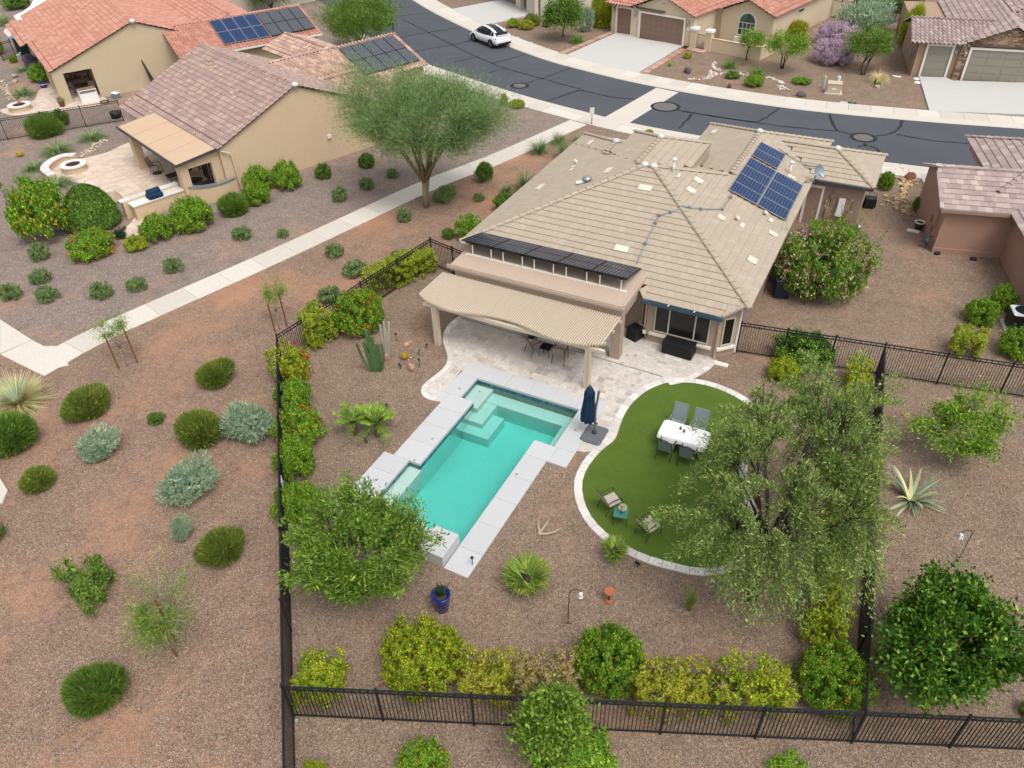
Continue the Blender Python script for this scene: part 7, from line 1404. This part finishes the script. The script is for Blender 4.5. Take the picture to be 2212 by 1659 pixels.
tag(MB().box(-.3,.3,-.1,.1,0,.06,0,.02).build('splash_block','trim_white',None,loc=G(1002,677)+Vector((-.3,.1,0))),'pale splash block at the left patio column','splash block')
t=thing('clay_pot','dark clay pot with a pale rim by the rose wall utilities','pot',G(1983,494)); MB().lathe([(.16,0),(.24,.3),(.25,.36)],18).build('pot_body','bark_dark',t,True); MB().lathe([(.25,.36),(.27,.37),(.27,.42),(.22,.42),(.21,.36)],18).build('rim','trim_white',t,True); MB().lathe([(.21,.36),(.03,.37)],14).build('soil','bark_dark',t)
for u,v,l in((2024,549,'black rodent bait box against the rose wall'),(2102,561,'black rodent bait box out from the rose wall')): t=thing('bait_box',l,'bait box',G(u,v),u); MB().box(-.15,.15,-.1,.1,0,.10,0,.03).build('body','black_metal',t); MB().box(-.13,.13,-.08,.08,.101,.12,0,.02).build('lid','bin_dark',t)
p=G(2172,712); ac=thing('air_conditioner','black and grey air conditioner unit in the right side yard','air conditioner',(p.x+.42,p.y+.35,0),R(13.7)); MB().box(-.6,.6,-.55,.55,0,.08,0,.02).build('pad','concrete',ac); MB().box(-.45,.45,-.42,.42,.081,.86,0,.05).build('cabinet','black_metal',ac); MB().box(-.47,.47,-.44,.44,.861,.92,0,.05).build('top_frame','white_plastic',ac); MB().lathe([(.33,.921),(.36,.925),(.36,.94),(.33,.945)],24).build('fan_ring','black_metal',ac); MB().lathe([(.32,.922),(.05,.926)],24).build('fan_grille','black_metal',ac); [MB().obox((math.cos(a)*.16,math.sin(a)*.16,.936),((math.cos(a),math.sin(a),0),(-math.sin(a),math.cos(a),.3),(0,0,1)),(.13,.06,.004)).build('fan_blade','gutter_blue',ac) for a in(0,2.09,4.19)]; [MB().box(-.452,.452,-.428,-.42,z,z+.02).build('louver','dark_frame',ac) for z in np.arange(.16,.8,.08)]; MB().box(.1,.2,-.432,-.428,.62,.66).build('badge','fl_red',ac)
# ------------------------------------------------------------------ street furniture
p=G(1278,271); t=thing('street_sign','small sign plate seen from behind on a dark post by the path end','sign',p); z=top_z(1282,232,p.x,p.y); MB().tube([(0,0,0),(0,0,z)],.03,8).build('post','black_metal',t); pl=MB(); pl.obox((0,-.035,z-.32),((cy_,sy_,0),(-sy_,cy_,0),(0,0,1)),(.16,.008,.32)); pl.build('plate','trim_white',t)
p=G(850,66); t=thing('lamp_post','slim dark lamp post at the roadside by the fine leaved tree','lamp post',p); MB().tube([(0,0,0),(0,0,6.5)],[.07,.05],8).build('pole','dark_frame',t); MB().box(-.25,.25,-.1,.1,6.5,6.62).build('lamp_head','dark_frame',t)
p=G(1794,204); pmat('util_tan',(.55,.46,.35),.7,.05,4); t=thing('utility_cabinet','tan utility cabinet on a pad across the street','utility cabinet',(p.x+.1,p.y+.5,0),R(8)); MB().box(-.62,.62,-.5,.5,0,.07).build('pad','concrete',t); MB().box(-.5,.5,-.38,.38,.071,.72,0,.03).build('body','util_tan',t); MB().box(-.53,.53,-.41,.41,.721,.78,0,.02).build('lid','util_tan',t); MB().box(-.15,.15,-.39,-.38,.3,.45).build('notice','white_plastic',t)
for u,v,l,m in((1778,190,'pale green marker pedestal left of the utility cabinet','lf_sage'),(1808,188,'white round pedestal behind the utility cabinet','white_plastic')): t=thing('cable_pedestal',l,'pedestal',G(u,v)); MB().lathe([(.12,0),(.12,.7),(.13,.71),(.13,.8),(.05,.82)],12).build('tube','white_plastic' if 'white' in l else 'util_green',t) if 'white' in l or 'util_green' in MATS else (pmat('util_green',(.45,.52,.45),.6),MB().lathe([(.10,0),(.10,.8),(.11,.81),(.11,.9),(.05,.92)],12).build('tube','util_green',t))
for u,v,l in((1824,222,'flat concrete meter box lid set in the gravel'),(1840,223,'small dark valve lid beside the meter box')): t=thing('meter_box',l,'meter box',G(u,v),R(-2)); MB().box(-.3,.3,-.18,.18,0,.03,0,.01).build('lid','concrete' if 'concrete' in l else 'bin_dark',t); MB().box(-.08,.08,-.05,.05,.031,.036).build('cover_plate','grey_metal',t)
for u,v,l in((1118,81,'flat white ground box in the gravel by the parked car'),(1145,92,'pale square ground box farther from the parked car')): t=thing('utility_box',l,'utility box',G(u,v),.3); MB().box(-.3,.3,-.2,.2,0,.03,0,.01).build('lid','grey_metal',t); MB().box(-.2,.2,-.1,.1,.031,.034).build('plate','concrete',t)
for u,v,l in((1981,171,'round stepping stone at the stone garage wall'),(1983,179,'round stepping stone beside the pale driveway')): tag(MB().lathe([(.28,0),(.28,.04),(.26,.05)],20).build('stepping_stone','white_plastic',None,loc=G(u,v)),l,'stepping stone')
t=thing('prickly_cactus','small green cactus pads with tan stones across the street','cactus',G(1893,187)); [MB().tube([(x,0,z),(x+.05,0,z+.2),(x+.08,0,z+.34)],[.05,.10,.03],8).build('pad','cactus',t) for x,z in((-.15,0),(0,.02),(.15,0),(-.2,.25))]
for u,v,l in((1447,143,'small orange green agave in the gravel by the driveway'),(1575,190,'small brown cactus stump in the gravel')): t=thing('small_cactus',l,'cactus',G(u,v)); MB().lathe([(.12,0),(.16,.15),(.12,.34),(.03,.4)],10).build('body','rust' if 'brown' in l else 'lf_palm',t,True); rng=np.random.default_rng(int(u)); a=rng.uniform(0,6.28,16); V_,Q_=blades(np.zeros((16,3))+[0,0,.1],np.stack([np.cos(a),np.sin(a),rng.uniform(.3,1.4,16)],1),.35,.06,rng,2,.1); ob('leaves',mesh_np('leaves',V_,Q_,'lf_palm' if u<1500 else 'lf_straw'),t)
# ------------------------------------------------------------------ cars
def car(label,loc,rz,paint):
    """five-door crossover, front towards local +x, length 4.75"""
    t=thing('parked_car',label,'car',loc,rz)
    # stations: x, half width at sill, belt half width, z bottom, z belt(top of body)
    S=[(-2.36,.70,.62,.42,.72),(-2.30,.86,.80,.34,.98),(-2.05,.93,.86,.28,1.08),(-1.40,.95,.88,.26,1.04),(-.3,.96,.89,.24,.99),(.75,.96,.89,.24,.96),(1.25,.95,.86,.25,.93),(1.75,.93,.80,.27,.84),(2.15,.88,.70,.30,.72),(2.34,.72,.55,.36,.60),(2.38,.5,.40,.42,.54)]
    V=[];F=[]; n=12
    for x,ws,wb,z0,z1 in S:
        h=z1-z0; pr=[(0,z0),(ws*.82,z0),(ws*.98,z0+h*.22),(ws,z0+h*.5),(wb*1.02,z0+h*.85),(wb*.9,z1),(0,z1+.03)]
        ring=[(x,y,z) for y,z in pr]+[(x,-y,z) for y,z in pr[-2:0:-1]]; V+=ring
    m=12
    for i in range(len(S)-1):
        for k in range(m): F.append((i*m+k,(i+1)*m+k,(i+1)*m+(k+1)%m,i*m+(k+1)%m))
    F+=[tuple(range(m)),tuple(range(len(S)*m-1,(len(S)-1)*m-1,-1))]
    b=ob('body',mesh('body',V,F,paint,smooth=True),t)
    C=[(-2.12,.74,.70,1.06,1.10),(-1.75,.82,.66,1.03,1.30),(-1.1,.84,.62,1.0,1.50),(-.35,.86,.61,.98,1.60),(.3,.86,.61,.96,1.58),(.85,.85,.62,.95,1.36),(1.30,.82,.72,.92,1.06),(1.55,.78,.74,.88,.92)]
    V=[];F=[]
    for x,wb,wt,z0,z1 in C:
        pr=[(wb,z0),(wb*.5+wt*.5+.03,z0+(z1-z0)*.55),(wt,z1-.03),(wt*.6,z1)]; V+=[(x,y,z) for y,z in pr]+[(x,-y,z) for y,z in pr[::-1]]
    for i in range(len(C)-1):
        for k in range(7): F.append((i*8+k,(i+1)*8+k,(i+1)*8+k+1,i*8+k+1))
    F+=[tuple(range(8)),tuple(range(len(C)*8-1,(len(C)-1)*8-1,-1))]
    fm=[]
    for i in range(len(C)-1):
        for k in range(7):
            side=k in(0,1,5,6); roofc=k in(2,4); top_=k==3
            fm.append(1 if (side and 1<=i<=5) or top_ or (roofc and i in(0,5,6)) else 0)
    fm+=[1,1]
    ob('cabin',mesh('cabin',V,F,[paint,'glass_dark'],fm,smooth=False),t)
    for x in(-.33,-1.35): 
        for s in(-1,1): MB().bar((x,s*.875,.99),(x-.12 if x<-1 else x,s*.62,1.53),.06,.02).build('pillar',paint if x<-1 else 'black_metal',t)
    for x in(1.43,-1.43):
        for s in(-1,1):
            w_=MB().tube([(x,s*.72,.35),(x,s*.965,.35)],.355,20).build('wheel','tyre',t); MB().tube([(x,s*.966,.35),(x,s*.972,.35)],.25,16).build('rim','dark_frame',w_); [MB().obox((x+math.cos(a)*.13,s*.976,.35+math.sin(a)*.13),((math.cos(a),0,math.sin(a)),(0,1,0),(-math.sin(a),0,math.cos(a))),(.11,.006,.025)).build('spoke','grey_metal',w_) for a in[k*1.257 for k in range(5)]]
            MB().tube([(x,s*.70,.36),(x,s*.958,.36)],.41,20).build('wheel_arch','black_metal',t)
    MB().box(-2.40,-2.28,-.72,.72,.36,.52,0,.03).build('rear_bumper','black_metal',t)
    for s in(-1,1): MB().obox((-2.24,s*.70,.90),((.3,s*.9,0),(0,0,1),(1,0,0)),(.17,.06,.05)).build('tail_light','tail_red',t); MB().obox((2.18,s*.66,.66),((.6,-s*.7,0),(0,0,1),(1,0,0)),(.16,.05,.05)).build('headlight','glass_dark',t); MB().obox((.85,s*1.0,1.0),((0,1,0),(1,0,0),(0,0,1)),(.09,.06,.06)).build('mirror',paint,t); MB().box(-1.2,.7,s*.955-.012,s*.955+.012,.27,.32).build('sill','black_metal',t)
    MB().box(-2.345,-2.33,-.2,.2,.72,.84).build('number_plate','conduit',t); MB().box(-2.33,-2.12,-.66,.66,1.10,1.125).build('spoiler',paint,t)
    return t
f1,r1=G(*z11(1060,450)),G(*z11(1240,520)); d_=(f1-r1).normalized(); right=Vector((d_.y,-d_.x,0)); cc=(f1+r1)/2+right*.95
car('white five door crossover car parked at the far kerb',(cc.x,cc.y,.012),math.atan2(d_.y,d_.x),'car_paint')
p=G(826,52); car('pale blue car mostly hidden behind the roadside tree',(p.x-.5,p.y+.6,.012),R(125),'car_blue')
# ------------------------------------------------------------------ fallen leaves and loose pebbles
def litter(name,polys,n,sz,mat,seed,label,flat=True):
    rng=np.random.default_rng(seed); CP=[]
    for P in polys:
        xs=[p[0] for p in P]; ys=[p[1] for p in P]; k=0
        while k<n//len(polys):
            x,y=rng.uniform(min(xs),max(xs)),rng.uniform(min(ys),max(ys))
            if inside(x,y,P): CP.append((x,y,.018)); k+=1
    C=np.array(CP); D=rng.normal(0,1,C.shape); D[:,2]*=.25; V,Q=leaves(C,D,sz,sz*.6,rng,.1,.6); V[:,2]=np.maximum(V[:,2],.010); o=ob(name,mesh_np(name,V,Q,mat)); tag(o,label,kind='stuff'); return o
yard=[tuple(G(*p)[:2]) for p in [(640,1540),(640,1440),(1000,1240),(1200,1240),(1480,1240),(1700,1250),(1820,1480),(1830,1600)]]; front=[tuple(G(*p)[:2]) for p in [(645,1659),(645,1560),(2000,1615),(2212,1625),(2212,1659)]]; com=[tuple(G(*p)[:2]) for p in [(0,1659),(0,900),(300,700),(590,760),(610,1659)]]; rt=[tuple(G(*p)[:2]) for p in [(1880,1540),(1900,900),(2212,900),(2212,1560)]]; mid=[tuple(G(*p)[:2]) for p in [(610,860),(700,830),(900,850),(930,880),(780,1050),(700,1060)]]
leafmat('litter',[(0,(.20,.13,.07)),(.5,(.38,.28,.13)),(.85,(.50,.36,.12)),(1,(.62,.55,.42))]); litter('leaf_litter',[yard,front,com,rt,mid],5200,.055,'litter',7,'fallen dry leaves scattered on the gravel')
tilemat('pebbles',[(0,(.13,.095,.08)),(.4,(.24,.175,.14)),(.75,(.33,.25,.205)),(1,(.50,.43,.37))],.95,.1,40)
def pebbles(name,polys,n,s,seed,label):
    rng=np.random.default_rng(seed); CP=[]
    for P in polys:
        A=abs(poly_area(P)); xs=[p[0] for p in P]; ys=[p[1] for p in P]; k=0
        while k<n//len(polys):
            x,y=rng.uniform(min(xs),max(xs)),rng.uniform(min(ys),max(ys))
            if inside(x,y,P): CP.append((x,y)); k+=1
    C=np.array(CP); m=len(C); r=s*rng.uniform(.5,1.3,m); a=rng.uniform(0,6.28,m); h=r*rng.uniform(.4,.8,m); V=[]
    for k in range(4): an=a+k*1.571; V.append(np.stack([C[:,0]+np.cos(an)*r,C[:,1]+np.sin(an)*r*.8,np.full(m,.006)],1))
    for k in range(4): an=a+k*1.571+.3; V.append(np.stack([C[:,0]+np.cos(an)*r*.55,C[:,1]+np.sin(an)*r*.5,.006+h],1))
    V=np.stack(V,1).reshape(-1,3); b_=(np.arange(m)*8)[:,None]; Q=np.concatenate([b_+np.array([[k,(k+1)%4,4+(k+1)%4,4+k]]) for k in range(4)]+[b_+np.array([[4,5,6,7]])],0); tag(ob(name,mesh_np(name,V,Q,'pebbles')),label,kind='stuff')
pebbles('loose_pebbles',[yard,front,com,rt,mid],50000,.015,9,'loose pebbles lying on the gravel')
